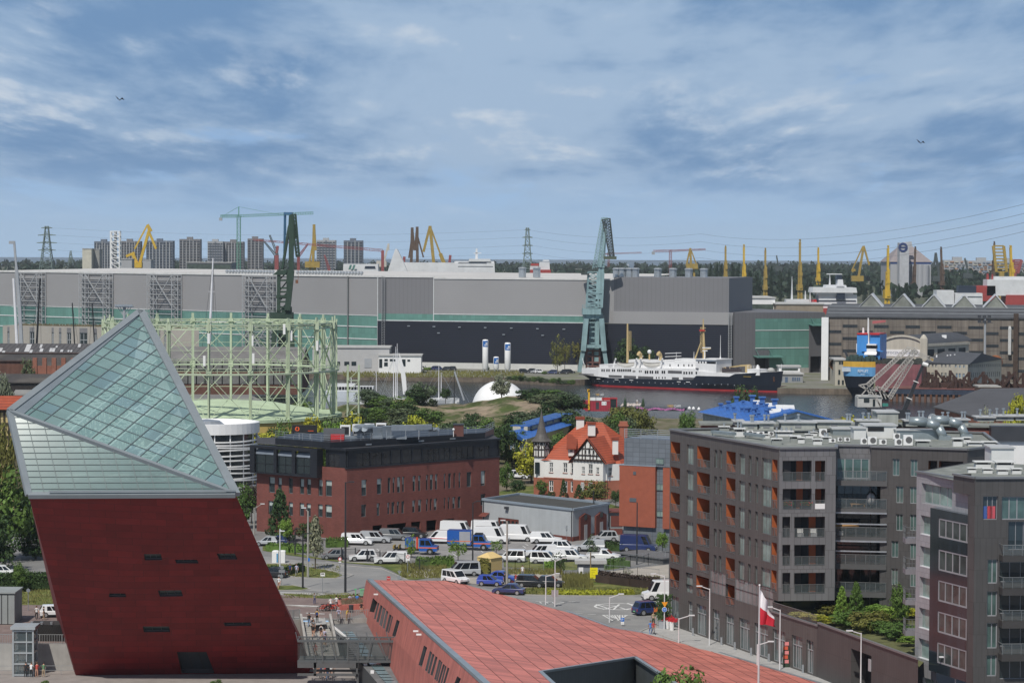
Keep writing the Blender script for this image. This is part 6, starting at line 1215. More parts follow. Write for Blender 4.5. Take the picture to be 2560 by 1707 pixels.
_=MB();_.wx4(MW,u2-.15,u2+.15,zk,hz,.03,.2);_.wx4(MW,u2,u3-4,zband-.1,zband+.2,.03,.15);_.wx4(MW,u3-4.3,u3-4,zk,zband,.04,.2);_.wx4(MW,0,u3-4,zk-.2,zk+.15,.03,.2);_.bd('white_bands',WLINE,hall_)
_.wx4(MW,0,MW.L,0,2.4,-.1,1.2);_.bd('plinth',M('white_plinth',(.55,.55,.53),.8,var=.08),hall_);_.wx4(MW,0,MW.L,2.4,zk-.2,-.1,1.);_.bd('louvred_base',HBL,hall_,uv=MW.t)
zl0,zd=MW.uz('C',200,733)[1],MW.uz('C',200,508)[1];wall('lower_fascia',MW,u3,MW.L,zk-.1,zl0,HG,1.2);_=MB();_.pl4(*[MW.pt(u,zl0,o_)for u,o_ in((u3,1.2),(MW.L,1.2),(MW.L,-8),(u3,-8))]);_.bd('ledge',HG,hall_)
ud=MW.uz('C',425,600)[0];_=MB();_.wx4(MW,u3,ud,zl0,zd,-50,.1);_.bd('dark_upper_block',HGD,hall_,uv=MW.t)
P_=lambda w,u,o_:w.pt(u,hz,o_);_.pl4(HL.pt(0,hz),HL.pt(HL.L,hz),HL.pt(HL.L,hz+1.2,-90),HL.pt(0,hz+1.2,-90));_.pl4(HL.pt(HL.L,hz),MW.pt(u3,zw),MW.pt(u3,hz+.9,-120),HL.pt(HL.L,hz+1.2,-90));_.bd('roof',M('membrane_roof',(.52,.51,.49),.7,var=.12,scale=.03),hall_)
_.wx4(HL,0,HL.L,hz-.3,hz+.5,.01,.35);_.wx4(MW,0,u2,hz-.3,hz+.4,.02,.3);_.wx4(MW,u2,u3,zw-.2,zw+.4,.03,.3);_.bd('eaves',M('pale_eaves',(.6,.6,.59),.6),hall_)
for i in rg(46):
 x=1450+i*20
 if x>1760 and x<1900 or 1470<x<1485:continue
 a=HL.uz('A',x,480)[0]if x<2350 else 0
 if x<2350:_=MB();p=HL.pt(a,hz+.3,-3);_.ball(p+V(0,0,1.),.8,8);_.tube(p,p+V(0,0,.6),.4,n=6);_.bd('roof_vent',SE,hall_)
for x,y in((1753,478),(1790,478),(1838,482),(1878,482),(2025,492),(2125,492),(2230,488),(2330,488),(1130,462),(1225,460)):p=MW.uz('B',x,500);_=MB();q=MW.pt(p[0],hz,-14);_.tube(q,q+V(0,0,3.6),1.5,n=10);_.tube(q+V(0,0,3.6),q+V(0,0,4.2),1.9,1.2,n=10);_.bd('roof_stack',SE,hall_)
u=MW.uz('B',288,600)[0];_.tr4(MW.pt(u,2,.9),MW.pt(u,hz,.9),1.2,.1,34);_.bd('ladder',LATT,hall_);u=MW.L-1.;_.tr4(MW.pt(u,2,2.),MW.pt(u,zl0,2.),1.2,.12,22);_.bd('ladder',LATT,hall_)
u=HL.uz('A',2278,700)[0];_.wx4(HL,u-.25,u+.25,0,hz,.3,.7);_.bd('drain_mast',M('drain_dark',(.16,.17,.17)),hall_)
for x,y in((455,822),(620,826),(787,830),(955,833),(1125,836),(1296,840),(1468,843),(650,868),(1075,878),(1330,883)):u,z=MW.uz('B',x,y);_=MB();_.wx4(MW,u-.5,u+.5,z-.2,z+.2,1.01,1.5);_.bd('wall_lamp',SE,hall_)
dA,dB=At('C',458,1085,1012),At('C',1048,1100,1026);DW=Wall(dA,dB);dh=th('dark_hall','dark grey shipyard hall with teal glazed end right of the long hall','shipyard hall',V(dA.x,dA.y,0));dz=DW.uz('C',600,735)[1]
rd=[DW.rect('C',596,1030,684,1105),DW.rect('C',957,823,1040,1095)];rd=[(a,b,.02,d)for a,b,c,d in rd];tl_=DW.rect('C',596,775,945,1085);zp_=DW.uz('C',800,1080)[1]
_=MB();hl(_,DW,0,DW.L,0,dz,rd,3);_.pl4(*[DW.pt(u,dz,o_)for u,o_ in((0,0),(DW.L,0),(DW.L,-60),(0,-60))]);_.pl4(DW.pt(0,0),DW.pt(0,dz),DW.pt(0,dz,-40),DW.pt(0,0,-40));_.bd('wall',HDK,dh,uv=DW.t)
a,b,c,d=tl_;_.pl4(*[DW.pt(u,z,.05)for u,z in((a,rd[0][3]+3.2),(b,rd[0][3]+3.2),(b,d),(a,d))]);_.pl4(*[DW.pt(u,z,.05)for u,z in((rd[0][1]+.3,2),(b,2),(b,rd[0][3]+3.2),(rd[0][1]+.3,rd[0][3]+3.2))]);_.pl4(*[DW.pt(u,z,.05)for u,z in((b,rd[1][3]+.5),(rd[1][1],rd[1][3]+.5),(rd[1][1],d),(b,d))]);_.bd('teal_wall',TEAL,dh,uv=DW.t)
_.wx4(DW,rd[0][1]+.3,b,0,2,.02,.4);_.bd('plinth',CONC,dh)
for y in(850,965):z=DW.uz('C',800,y)[1];_.wx4(DW,a,b,z-.15,z+.15,.06,.2)
_.bd('white_bands',WLINE,dh)
for q in rd:_=MB();_.pl4(*[DW.pt(u,z,-3)for u,z in((q[0],0),(q[1],0),(q[1],q[3]),(q[0],q[3]))]);_.bd('doorway',BK,dh)
q=rd[1];_.wx4(DW,q[0],q[1],q[3]*.35,q[3],-.4,-.2);_.bd('sliding_door',HDK,dh)
for q in(rd[0],rd[1]):_=MB();_.sl4([DW.pt(q[0]-1,q[3]+.6,0),DW.pt(q[1]+5 if q is rd[0]else q[1],q[3]+.6,0),DW.pt(q[1]+5 if q is rd[0]else q[1],q[3]+.1,4),DW.pt(q[0]-1,q[3]+.1,4)],(0,0,.3));_.bar(DW.pt(q[0],q[3]+3.5,0),DW.pt(q[0],q[3]+.4,4),.15);_.bar(DW.pt(q[1],q[3]+3.5,0),DW.pt(q[1],q[3]+.4,4),.15);_.bd('canopy',TEAL,dh)
def sx4(name,label,c,x0,y0,x1,y1,Y,dep,mat,cat='building',band=None,ground=None):
 p,q=At(c,x0,y1,Y),At(c,x1,y1,Y);t=At(c,x0,y0,Y).z;g_=p.z if ground is None else ground;o=th(name,label,cat,V(p.x,Y,g_));_=MB();_.box(p.x,q.x,Y,Y+dep,g_,t);_.bd('wall',mat,o);_.box(p.x-.4,q.x+.4,Y-.4,Y+dep+.4,t,t+.5);_.bd('roof',M('pale_roof',(.42,.42,.41),.8),o)
 if band:z0,z1=At(c,x0,band[1],Y).z,At(c,x0,band[0],Y).z;_=MB();_.box(p.x+.8,q.x-.8,Y-.12,Y-.01,z0,z1);_.bd('window_band',M('green_glass_band',(.07,.09,.075),.2,var=.4),o)
 return o
sx4('white_workshop','white flat roofed workshop with a dark window band above the dark hall','C',425,642,725,760,1120,40,WH,band=(680,712),ground=0);sx4('brick_workshop','pale brick workshop roof with raking struts above the dark hall','C',732,682,1040,760,1110,30,M('pale_brick',(.26,.22,.17),.85,var=.15),ground=0)
PGR=M('pale_hall_render',(.42,.42,.42),.8,var=.06)
o=sx4('pump_house','pale grey flat roofed building with a roller door before the teal hall','B',-180,965,322,1095,1010,16,PGR,ground=0);w=Wall(At('B',-180,1095,1010).xy,At('B',322,1095,1010).xy)
for x0,y0,x1,y1 in((160,1035,206,1095),(28,1055,60,1080),(75,1055,106,1080),(-40,1055,0,1080)):r=w.rect('B',x0,y0,x1,y1);_=MB();_.wx4(w,r[0],r[1],max(.02,r[2]),r[3],.01,.15);_.bd('roller_door' if x0==160 else 'window',GY if x0==160 else GS,o)
o=sx4('gate_house','white low building with small windows beside the pale grey building','B',252,1018,530,1098,1002,12,WH,ground=0);w=Wall(At('B',252,1095,1002).xy,At('B',530,1095,1002).xy)
for q in((256,1038,276,1095),(290,1038,312,1052),(325,1038,345,1052),(288,1060,312,1085),(405,1040,428,1085),(440,1042,458,1054),(350,1040,362,1052)):r=w.rect('B',*q);_=MB();_.wx4(w,r[0],r[1],max(.02,r[2]),r[3],.01,.12);_.bd('window',GS,o)
for x0,x1,y0,lab in((930,968,910,'tall white gas tank with a blue emblem, left of the pair'),(1075,1115,930,'tall white gas tank with a blue emblem, right of the pair'),(1002,1038,1022,'short white gas tank with a blue emblem between the tall pair')):
 Y=1018;p,q=At('B',x0,1108,Y),At('B',x1,1108,Y);r=(q.x-p.x)/2;cx=(p.x+q.x)/2;t=At('B',x0,y0,Y).z;o=th('gas_tank',lab,'tank',V(cx,Y,0));_=MB();_.lt([(r*.9,1.2),(r,1.4),(r,t-r*.35),(r*.8,t-r*.08),(.05,t)],(cx,Y,0),20);_.bd('shell',WH,o,smooth=True)
 for i in rg(4):a=pi/4+i*pi/2;_.tube((cx+cos(a)*r*.8,Y+sin(a)*r*.8,0),(cx+cos(a)*r*.8,Y+sin(a)*r*.8,1.6),.25,n=6)
 _.bd('foot',GY,o);z=t-r*1.5;a0,a1=R(215),R(325);_.lt([(r+.04,z-1.2),(r+.04,z+1.2)],(cx,Y,0),12,a0,a1);e=_.bd('emblem',M('emblem_blue',(.02,.13,.42),.5),o);_.lt([(r+.09,z-.7),(r+.09,z-.35)],(cx,Y,0),8,R(250),R(320));_.lt([(r+.09,z-.1),(r+.09,z+.5)],(cx,Y,0),8,R(275),R(315));_.bd('white_stripe',WH,e)
cA,cB=At('C',1062,1100,966),At('C',2560,1100,952);CW=Wall(cA,cB);ch_=th('concrete_hall','long grimy concrete panel hall with staggered window strips and gabled roof lights','shipyard hall',V(cA.x,cA.y,0));cz0,cz1=CW.uz('C',1300,768)[1],CW.uz('C',1300,722)[1]
PANEL=M('concrete_panels',(.19,.165,.14),.9,var=.2,scale=.12,kind='brick',p=(8.1,2.9,.1,0,.08),col2=(.12,.1,.09),streak=.35);ws=[];bx=[75,255,440,617,800,980,1162,1345,1525,1703,1890,2067,2250,2430,2600]
for i in rg(len(bx)-1):
 for k in rg(5):
  y=(208 if i%2==0 else 142)+143*k+bx[i]*.004*3
  if y<740:ws.append(CW.rect('U',bx[i]+6,y,bx[i+1]-8,y+31))
_=MB();_.pl4(CW.pt(0,0),CW.pt(CW.L,0),CW.pt(CW.L,cz0),CW.pt(0,cz0));_.pl4(CW.pt(0,0),CW.pt(0,cz0),CW.pt(0,cz0,-60),CW.pt(0,0,-60));_.bd('panel_wall',PANEL,ch_,uv=CW.t)
for q in ws:
 o=wi(ch_,CW,q,[M('strip_glass',(.03,.04,.045),.35,var=.6,scale=.5,spec=.2),DK],-.06,6,2,.14)
_=MB()
for x in bx:u=CW.uz('U',x,400)[0];_.wx4(CW,u-.12,u+.12,0,cz0,.01,.3)
_.bd('pier',PANEL,ch_,uv=CW.t);_.sl4([CW.pt(-.5,cz0,.5),CW.pt(CW.L,cz0,.5),CW.pt(CW.L,cz1+.5,-16),CW.pt(-.5,cz1+.5,-16)],(0,0,.5));_.sl4([CW.pt(-.5,cz1+.5,-16),CW.pt(CW.L,cz1+.5,-16),CW.pt(CW.L,cz1+.9,-60),CW.pt(-.5,cz1+.9,-60)],(0,0,.5));_.bd('roof',M('grey_felt',(.075,.08,.088),.8,var=.15),ch_)
for f in(.25,.6,.95):_.bar(CW.pt(0,cz0+(cz1+.5-cz0)*f+.9,.5-16.5*f),CW.pt(CW.L,cz0+(cz1+.5-cz0)*f+.9,.5-16.5*f),.15)
_.bd('roof_rail',GY,ch_)
for x in(1340,1552,1758,1960,2168):u=CW.uz('C',x,720)[0];z=cz1+.9;_=MB();w_,h_=4.3,4.6;f_=-18;_.pl4(CW.pt(u-w_,z,f_),CW.pt(u+w_,z,f_),CW.pt(u+.3,z+h_,f_));_.bd('roof_light',M('roof_light_glass',(.22,.23,.2),.5,var=.3),ch_);_.sl4([CW.pt(u+w_+.3,z-.2,f_+.4),CW.pt(u+.2,z+h_+.3,f_+.4),CW.pt(u+.2,z+h_+.3,f_-22),CW.pt(u+w_+.3,z-.2,f_-22)],(.3,0,.3));_.sl4([CW.pt(u-w_-.3,z-.2,f_+.4),CW.pt(u+.2,z+h_+.3,f_+.4),CW.pt(u+.2,z+h_+.3,f_-22),CW.pt(u-w_-.3,z-.2,f_-22)],(0,0,.2));_.bd('roof_light_slope',M('pale_metal_slope',(.5,.51,.52),.4),ch_)
u=CW.uz('U',55,400)[0];_.wx4(CW,u-1.2,u+1.4,0,cz0,.3,2);_.bd('white_duct',WH,ch_);u=CW.uz('U',2256,400)[0];_.wx4(CW,u-.9,u+.9,0,cz0+2,.3,1.6);_.bd('brown_duct',M('brown_steel',(.06,.04,.03),.8),ch_);r=CW.rect('U',2168,180,2203,490)
for i in rg(26):z=r[2]+(r[3]-r[2])*i/26;_.wx4(CW,r[0],r[1],z,z+(r[3]-r[2])/34,.4,1.6)
_.wx4(CW,r[0]+.15,r[1]-.15,r[2],r[3]+.6,.3,1.4);_.bd('ribbed_duct',M('ribbed_white',(.6,.6,.58),.5),ch_)
a,b=At('U',1900,540,940),At('U',1905,75,940);fm=th('floodlight_mast','tall grey floodlight mast before the concrete hall','floodlight mast',V(a.x,940,0));_=MB();_.tube((a.x,940,0),b,.55,.35);_.bd('pole',GY,fm)
for i in rg(6):_.cx4(b+V(-2.2+(i%3)*1.8,-.4,.2-(i//3)*1.8),1.2,.5,1.)
_.box(b.x-2.8,b.x+2.8,939.8,940,b.z-1.6,b.z-1.4);_.bd('lamp_rack',DK,fm)
CREAM=M('cream_render',(.47,.44,.37),.85,var=.1,scale=.15,streak=.2);vA,vB=At('U',668,700,905),At('U',1215,700,902);VWw=Wall(vA,vB);vh=th('vaulted_hall','cream barrel vaulted shipyard building with a blue and white name banner','shipyard building',V(vA.x,vA.y,0))
ze_,za_=VWw.uz('U',700,375)[1],VWw.uz('U',940,278)[1];n=20;arc=[(VWw.L*i/n,ze_+(za_-ze_)*(1-(2*i/n-1)**2)**.8 if 0<i<n else ze_)for i in rg(n+1)]
_=MB();_.pl4(*([VWw.pt(0,0),VWw.pt(VWw.L,0)]+[VWw.pt(u,z)for u,z in arc[::-1]]));_.bd('front_wall',CREAM,vh);dv=VWw.n*-46+VWw.u*16;_=MB()
for(u0,z0),(u1,z1)in zip(arc,arc[1:]):_.pl4(VWw.pt(u0,z0+.2),VWw.pt(u1,z1+.2),VWw.pt(u1,z1+.2)+dv,VWw.pt(u0,z0+.2)+dv)
_.bd('vault_roof',M('vault_felt',(.06,.065,.075),.75,var=.12),vh)
for(u0,z0),(u1,z1)in zip(arc,arc[1:]):_.bar(VWw.pt(u0,z0+.1,.1),VWw.pt(u1,z1+.1,.1),.8,.7)
_.wx4(VWw,VWw.L-2,VWw.L+.6,0,za_-.8,-2,.6);_.lt([(1.3,0),(.8,1.),(.02,1.5)],VWw.pt(VWw.L-.7,za_-.8,-.7),8);_.wx4(VWw,-.6,1.6,0,za_-1.4,-2,.6);_.bd('pilaster',CREAM,vh)
e1=VWw.pt(VWw.L,0);SWw=Wall(e1,e1+V(19.5,24,0));_=MB();rs=[(SWw.L*f,SWw.L*(f+.17),ze_-7.5,ze_-1.6)for f in(.03,.27,.52,.76)];hl(_,SWw,0,SWw.L,0,ze_,rs,.3);_.wx4(SWw,0,SWw.L,ze_-.5,ze_+.4,.01,.5);_.bd('side_wall',CREAM,vh)
for q in rs:wi(vh,SWw,q,[M('strip_glass',(.035,.045,.05)),DK],.25,5,3,.12)
bn=VWw.rect('U',700,432,1162,510);_=MB();_.wx4(VWw,*bn,.02,.15);bo=_.bd('banner',WH,vh);NAVY=M('banner_navy',(.02,.04,.14),.5);cz_=(bn[2]+bn[3])/2;text(bo,'STOCZNIA GDAŃSKA',NAVY,VWw,(VWw.uz('U',765,470)[0]+VWw.uz('U',1140,470)[0])/2,cz_+.15,(bn[3]-bn[2])*.42,.17,'lettering',VWw.uz('U',1140,470)[0]-VWw.uz('U',765,470)[0])
_=MB();cu=VWw.uz('U',733,470)[0];r_=(bn[3]-bn[2])*.36
for i in rg(20):t0,t1=i*tau/20,(i+1)*tau/20;_.pl4(*[VWw.pt(cu+cos(t)*k,cz_+sin(t)*k,.18)for t,k in((t0,r_),(t1,r_),(t1,r_*.75),(t0,r_*.75))])
_.wx4(VWw,cu-.15,cu+.15,cz_-r_*.6,cz_+r_*.6,.16,.2);_.wx4(VWw,cu-r_*.4,cu+r_*.4,cz_+r_*.2,cz_+r_*.35,.16,.19);_.wx4(VWw,cu-r_*.5,cu+r_*.5,cz_-r_*.45,cz_-r_*.3,.16,.19);_.bd('emblem',NAVY,bo)
for x,y in((1283,320),(1430,318)):p=At('U',x,y,925);_=MB();_.tube(p-V(0,0,2),p+V(0,0,.6),.45,n=8);_.cx4(p+V(0,0,.5),1.6,1.2,1.2);_.bd('roof_vent',WH,vh)
wA_,wB_,wC_=At('U',1215,800,892),At('U',1702,830,880),At('U',2090,800,925);X1,X2=Wall(wA_,wB_),Wall(wB_,wC_);ow=th('office_wing','two storey cream office wing with a dark low roof beside the vaulted building','office building',V(wB_.x,wB_.y,0));zo=X1 .uz('U',1690,600)[1]
f1=[X1 .rect('U',x,y,x+21,y+32)for x,y in((1245,605),(1288,604),(1328,604),(1394,604),(1438,605),(1484,606),(1555,608),(1602,610),(1650,611))]+[X1 .rect('U',x,y,x+24,y+50)for x,y in((1245,695),(1285,696),(1394,698),(1436,700),(1480,702),(1565,705),(1600,706),(1643,707))]
f2=[X2 .rect('U',x,y,x+10,y+h)for x,y,h in[(1716+i*22,606-i*.8,34)for i in rg(17)]+[(1720+i*23,700-i*1.,55)for i in rg(16)]]
_=MB();hl(_,X1,0,X1 .L,0,zo,f1,.25);hl(_,X2,0,X2 .L,0,zo,f2,.25);_.bd('wall',CREAM,ow)
for w,fs in((X1,f1),(X2,f2)):
 for q in fs:_=MB();_.pl4(*[w.pt(u,z,-.22)for u,z in((q[0],q[2]),(q[1],q[2]),(q[1],q[3]),(q[0],q[3]))]);_.k=1;m_=(q[0]+q[1])/2;_.wx4(w,m_-.08,m_+.08,q[2],q[3],-.21,-.15);_.bd('window',[GS if q[0]<X1 .L*.65 or w is X2 else M('blue_pane',(.03,.12,.22),.15),WFW],ow)
p1,p2,p3,p4=X1 .pt(-1,zo,.5),X2 .pt(-.3,zo,.6),X2 .pt(X2 .L,zo,.6),X2 .pt(X2 .L,zo,.6)+(wA_-wB_);t_=V(0,0,3.2);m1,m2=p1 .lerp(p4,.5)+t_,p2 .lerp(p3,.5)+t_;_=MB();_.pl4(p1,p2,m2+(p3-p2)*-.15,m1);_.pl4(p2,p3,m2+(p3-p2)*-.15);_.pl4(p3,p4,m1,m2+(p3-p2)*-.15);_.pl4(p4,p1,m1);_.bd('roof',M('wing_roof',(.065,.07,.08),.75),ow)
for x,y in((1470,520),(1505,515),(1553,512),(1345,520),(1733,545),(1752,560),(1790,552),(1640,545),(1660,550)):p=At('U',x,y+6,900);_=MB();_.tube(p-V(0,0,1),p+V(0,0,1.),.28,n=6);_.bd('roof_flue',WH,ow)
o=sx4('cream_tower','narrow cream three storey building behind the blue ship stern','U',172,555,300,850,925,14,CREAM,ground=0);w=Wall(At('U',172,850,925).xy,At('U',300,850,925).xy)
for x,y,h in((218,570,32),(212,665,55),(205,782,52),(252,785,52),(246,570,32)):r=w.rect('U',x,y,x+22,y+h);_=MB();_.wx4(w,*r,.01,.12);_.bd('window',GS,o)
def pipe(label,c,x,y,r,Y,dx,L_,mat):
 p=At(c,x,y,Y);k=Sz(c,r,Y);o=th('rusty_pipe',label,'pipe section',V(p.x,Y,p.z-k));_=MB();q=p+V(dx,L_,0);_.tube(p,q,k,n=28,cap=False);_.tube(p+V(dx,L_,0)*.02,q,k*.93,n=28,cap=False);_.bd('shell',mat,o,smooth=True);d=(q-p).normalized();a=d.cross(V(0,0,1)).normalized();b=a.cross(d)
 for i in rg(28):t0,t1=i*tau/28,(i+1)*tau/28;_.pl4(*[p+(a*cos(t)+b*sin(t))*k*f for t,f in((t0,1),(t1,1),(t1,.93),(t0,.93))])
 _.bd('rim',mat,o)
RST=M('rust_orange',(.26,.085,.025),.85,var=.3,scale=.4);pipe('huge rusty open pipe section beside the cream tower','U',172,605,66,930,14,30,M('rust_dark',(.11,.05,.028),.85,var=.3,scale=.4))
p=At('U',1990,560,930);pipe('rusty orange pipe section behind the cream office wing','U',1990,590,82,935,3,10,RST)
QG=M('quay_grey',(.27,.28,.29),.8,var=.1);o=sx4('quay_office','low grey quay building with blue doors at the bow of the passenger ship','T',2088,690,2380,785,945,14,QG,ground=0);w=Wall(At('T',2088,780,945).xy,At('T',2380,780,945).xy)
for q in((2100,712,2125,785),(2145,715,2178,750),(2205,715,2232,785),(2275,718,2290,752),(2297,718,2312,752),(2320,718,2334,752),(2340,718,2352,752)):r=w.rect('T',*q);_=MB();_.wx4(w,r[0],r[1],max(.02,r[2]),r[3],.01,.12);_.bd('window' if q[3]<760 else 'door',M('door_blue_grey',(.08,.12,.19)),o)
sx4('container_cabin','white cabin with two windows on the quay building roof','T',2145,615,2352,668,958,6,WH,band=(628,650),ground=0)
SWl=WZ
sS,sB=G('T',235,800,SWl),G('T',2062,872,SWl);SH=Wall(sS,sB);ship=th('passenger_ship','long black and white passenger ship moored below the blue grey crane','ship',V(sS.x,sS.y,SWl))
HN,HW=M('hull_navy',(.012,.016,.026),.35,var=.15,scale=.2),M('ship_white',(.74,.74,.74),.4,var=.04,scale=.3,streak=.08);HR=M('boot_red',(.3,.02,.022),.5,var=.2);TANP=M('mast_buff',(.5,.38,.19),.5)
BEAM=6.2
def su(x,y=700):return SH.uz('T',x,y)[0]
def sz_(x,y):return SH.uz('T',x,y)[1]
prof_b=[(172,690),(330,705),(480,722),(1000,738),(1290,742),(1335,702),(1650,712),(1690,686),(2112,664)];prof_t=[(172,632),(345,640),(372,618),(985,628),(1325,632),(1345,655),(1640,682),(1690,684),(2112,662)]
def lerpp(pr,x):
 for(a,p),(b,q)in zip(pr,pr[1:]):
  if a<=x<=b:return p+(q-p)*(x-a)/(b-a)
 return pr[0][1]if x<pr[0][0]else pr[-1][1]
xs=[172,180,200,235,290,330,346,372,420,480,600,750,900,1000,1150,1290,1312,1335,1345,1420,1500,1580,1640,1690,1750,1820,1890,1950,2000,2045,2080,2112]
def half(x,f):
 t=(x-172)/(2112-172);st=min(1,(.35+.65*min(1,t/.1))if f>.6 else max(0,(t-.03))/.12)**.6;bw=max(0,min(1,(1-t)/(.42 if f<.4 else .34)))**(.75 if f>.5 else .95);return BEAM*min(st,bw)
st=[]
for x in xs:
 zb,zt=sz_(x,lerpp(prof_b,x)),max(sz_(x,lerpp(prof_t,x)),sz_(x,lerpp(prof_b,x))+.02);lv=[SWl-1,SWl+.55,SWl+2.4,zb,zt];row=[]
 for k,z in en(lv):
  f=(0,.1,.5,.9,1)[k];xx=x
  if x>1950:xx=x-(2112-2058)*(1-f)*(x-1950)/162
  if x<235:xx=x+(235-172)*max(0,1-f*1.2)*(235-x)/63
  row.append((su(xx),half(x,f),z))
 st.append(row)
cy0=-BEAM
hb={0:MB(),1:MB(),2:MB()}
for s in(1,-1):
 for A_,B_ in zip(st,st[1:]):
  for k in rg(4):
   m=0 if k==0 else 1 if k<3 else 2;q=[SH.pt(A_[k][0],A_[k][2],cy0+s*A_[k][1]),SH.pt(B_[k][0],B_[k][2],cy0+s*B_[k][1]),SH.pt(B_[k+1][0],B_[k+1][2],cy0+s*B_[k+1][1]),SH.pt(A_[k+1][0],A_[k+1][2],cy0+s*A_[k+1][1])];hb[m].pl4(*q)
for k in rg(4):A_=st[0];hb[0 if k==0 else 1 if k<3 else 2].pl4(*[SH.pt(A_[i][0],A_[i][2],cy0+s*A_[i][1])for i,s in((k,1),(k,-1),(k+1,-1),(k+1,1))])
for A_,B_ in zip(st,st[1:]):hb[2].pl4(*[SH.pt(r[4][0],r[4][2]-.05,cy0+s*r[4][1])for r,s in((A_,1),(B_,1),(B_,-1),(A_,-1))])
hb[1].bd('hull',HN,ship);hb[0].bd('boot_topping',HR,ship);hb[2].bd('white_topside',HW,ship)
BKW=M('ship_window',(.012,.014,.018),.1)
def sh4(nm,m,x0,y0,x1,y1,o0=.02,o1=.08):r=SH.rect('T',x0,y0,x1,y1);_=MB();_.wx4(SH,*r,o0,o1);return _.bd(nm,m,ship)
for x in(412,432,460,480,515,533,566,584,602,620,638,656,674,690):sh4('window',BKW,x-5,637,x+7,661)
for x in(718,733,778,795):sh4('window',BKW,x-4,650,x+5,666)
for x in(838,858,885,906,938,958,1003,1023,1216,1240,1268,1292,1336):sh4('window',BKW,x-6,652+(x>1100)*10,x+8,680+(x>1100)*6)
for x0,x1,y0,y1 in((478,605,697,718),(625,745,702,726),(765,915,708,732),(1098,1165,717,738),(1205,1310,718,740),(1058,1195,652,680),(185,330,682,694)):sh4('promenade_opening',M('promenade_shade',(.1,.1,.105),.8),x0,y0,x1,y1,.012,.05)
for x in(970,1004,1030,945):sh4('window',BKW,x-4,713,x+5,730)
PH=M('porthole_pale',(.3,.32,.34),.3)
for i in rg(26):x=295+i*58;y=752+i*1.6+(0 if i%3 else 6);_=MB();u,z=SH.uz('T',x,y);hwid=0.;_.wx4(SH,u-.17,u+.17,z-.17,z+.17,(half(x,.6)-BEAM)+.02,(half(x,.6)-BEAM)+.09);_.bd('porthole',PH,ship)
def db(nm,x0,y0,x1,y1,o0,o1,m=HW):r=SH.rect('T',x0,y0,x1,y1);_=MB();_.wx4(SH,r[0],r[1],r[2],r[3],-o1,-o0);return _.bd(nm,m,ship)
b1=db('deckhouse',640,560,1520,660,2.2,10.2);b2=db('bridge_house',1322,545,1524,690,.6,11.8);b3=db('top_house',1085,540,1330,575,3,9.4);db('bridge_roof',1318,540,1530,548,.2,12.2);db('aft_rail_screen',385,592,470,622,.3,12)
for x in(1048,1130,1185,1232,1265,1305):r=SH.rect('T',x-4,592,x+5,612);_=MB();_.wx4(SH,*r,-2.19,-2.1);_.bd('window',BKW,ship)
r=SH.rect('T',1430,565,1520,583);_=MB();_.wx4(SH,r[0],r[1],r[2],r[3],-.59,-.5);_.bd('bridge_window',BKW,ship)
for x in(1352,1378,1406):r=SH.rect('T',x-5,562,x+6,578);_=MB();_.wx4(SH,*r,-.59,-.5);_.bd('window',BKW,ship)
sh4('bulwark_slot',BKW,1326,627,1352,634,-.5,.03)
for x0,x1 in((528,708),(778,962)):
 r=SH.rect('T',x0,578,x1,618);L_=r[1]-r[0];_=MB();n=14;rows=[]
 for i in rg(n+1):f=i/n;k=sin(pi*min(max(f,.02),.98))**.5;zt=r[3]-.25+.45*(2*f-1)**2;rows.append([(r[0]+L_*f,-2.4+1.1*k*c,zt-(r[3]-r[2])*d*(.55+.45*k))for c,d in((1,0),(.9,.5),(.3,.95),(-.3,.95),(-.9,.5),(-1,0))])
 for A_,B_ in zip(rows,rows[1:]):
  for k in rg(5):_.pl4(*[SH.pt(u,z,o_)for u,o_,z in(A_[k],B_[k],B_[k+1],A_[k+1])])
 lb=_.bd('lifeboat',M('lifeboat_white',(.62,.6,.55),.5),ship)
 for A_,B_ in zip(rows,rows[1:]):_.pl4(*[SH.pt(u,z+(.25 if j in(1,2)else .02),o_)for j,(u,o_,z)in en((A_[0],B_[0],B_[5],A_[5]))])
 _.bd('cover',M('boat_cover',(.36,.34,.3),.8),lb)
for xb,xt in((500,520),(710,725),(750,770),(962,978)):_=MB();_.bar(SH.pt(su(xb),sz_(xb,622),-1.4),SH.pt(su(xt-8),sz_(xt,560),-1.8),.6,.5);_.bar(SH.pt(su(xt-8),sz_(xt,560),-1.8),SH.pt(su(xt+14),sz_(xt,535),-.8),.5,.4);_.bd('davit',HW,ship)
for x in(640,830):_=MB();_.bar(SH.pt(su(x),sz_(x,575),-9.8),SH.pt(su(x+12),sz_(x,525),-9.8),.5,.5);_.bar(SH.pt(su(x+12),sz_(x,525),-9.8),SH.pt(su(x+30),sz_(x,518),-10.4),.4);_.bd('davit',HW,ship)
def mt4(nm,x0,y0,x1,y1,r0,r1,m,o_=-6.2):_=MB();_.tube(SH.pt(su(x0),sz_(x0,y0),o_),SH.pt(su(x1),sz_(x1,y1),o_),r0,r1);return _.bd(nm,m,ship)
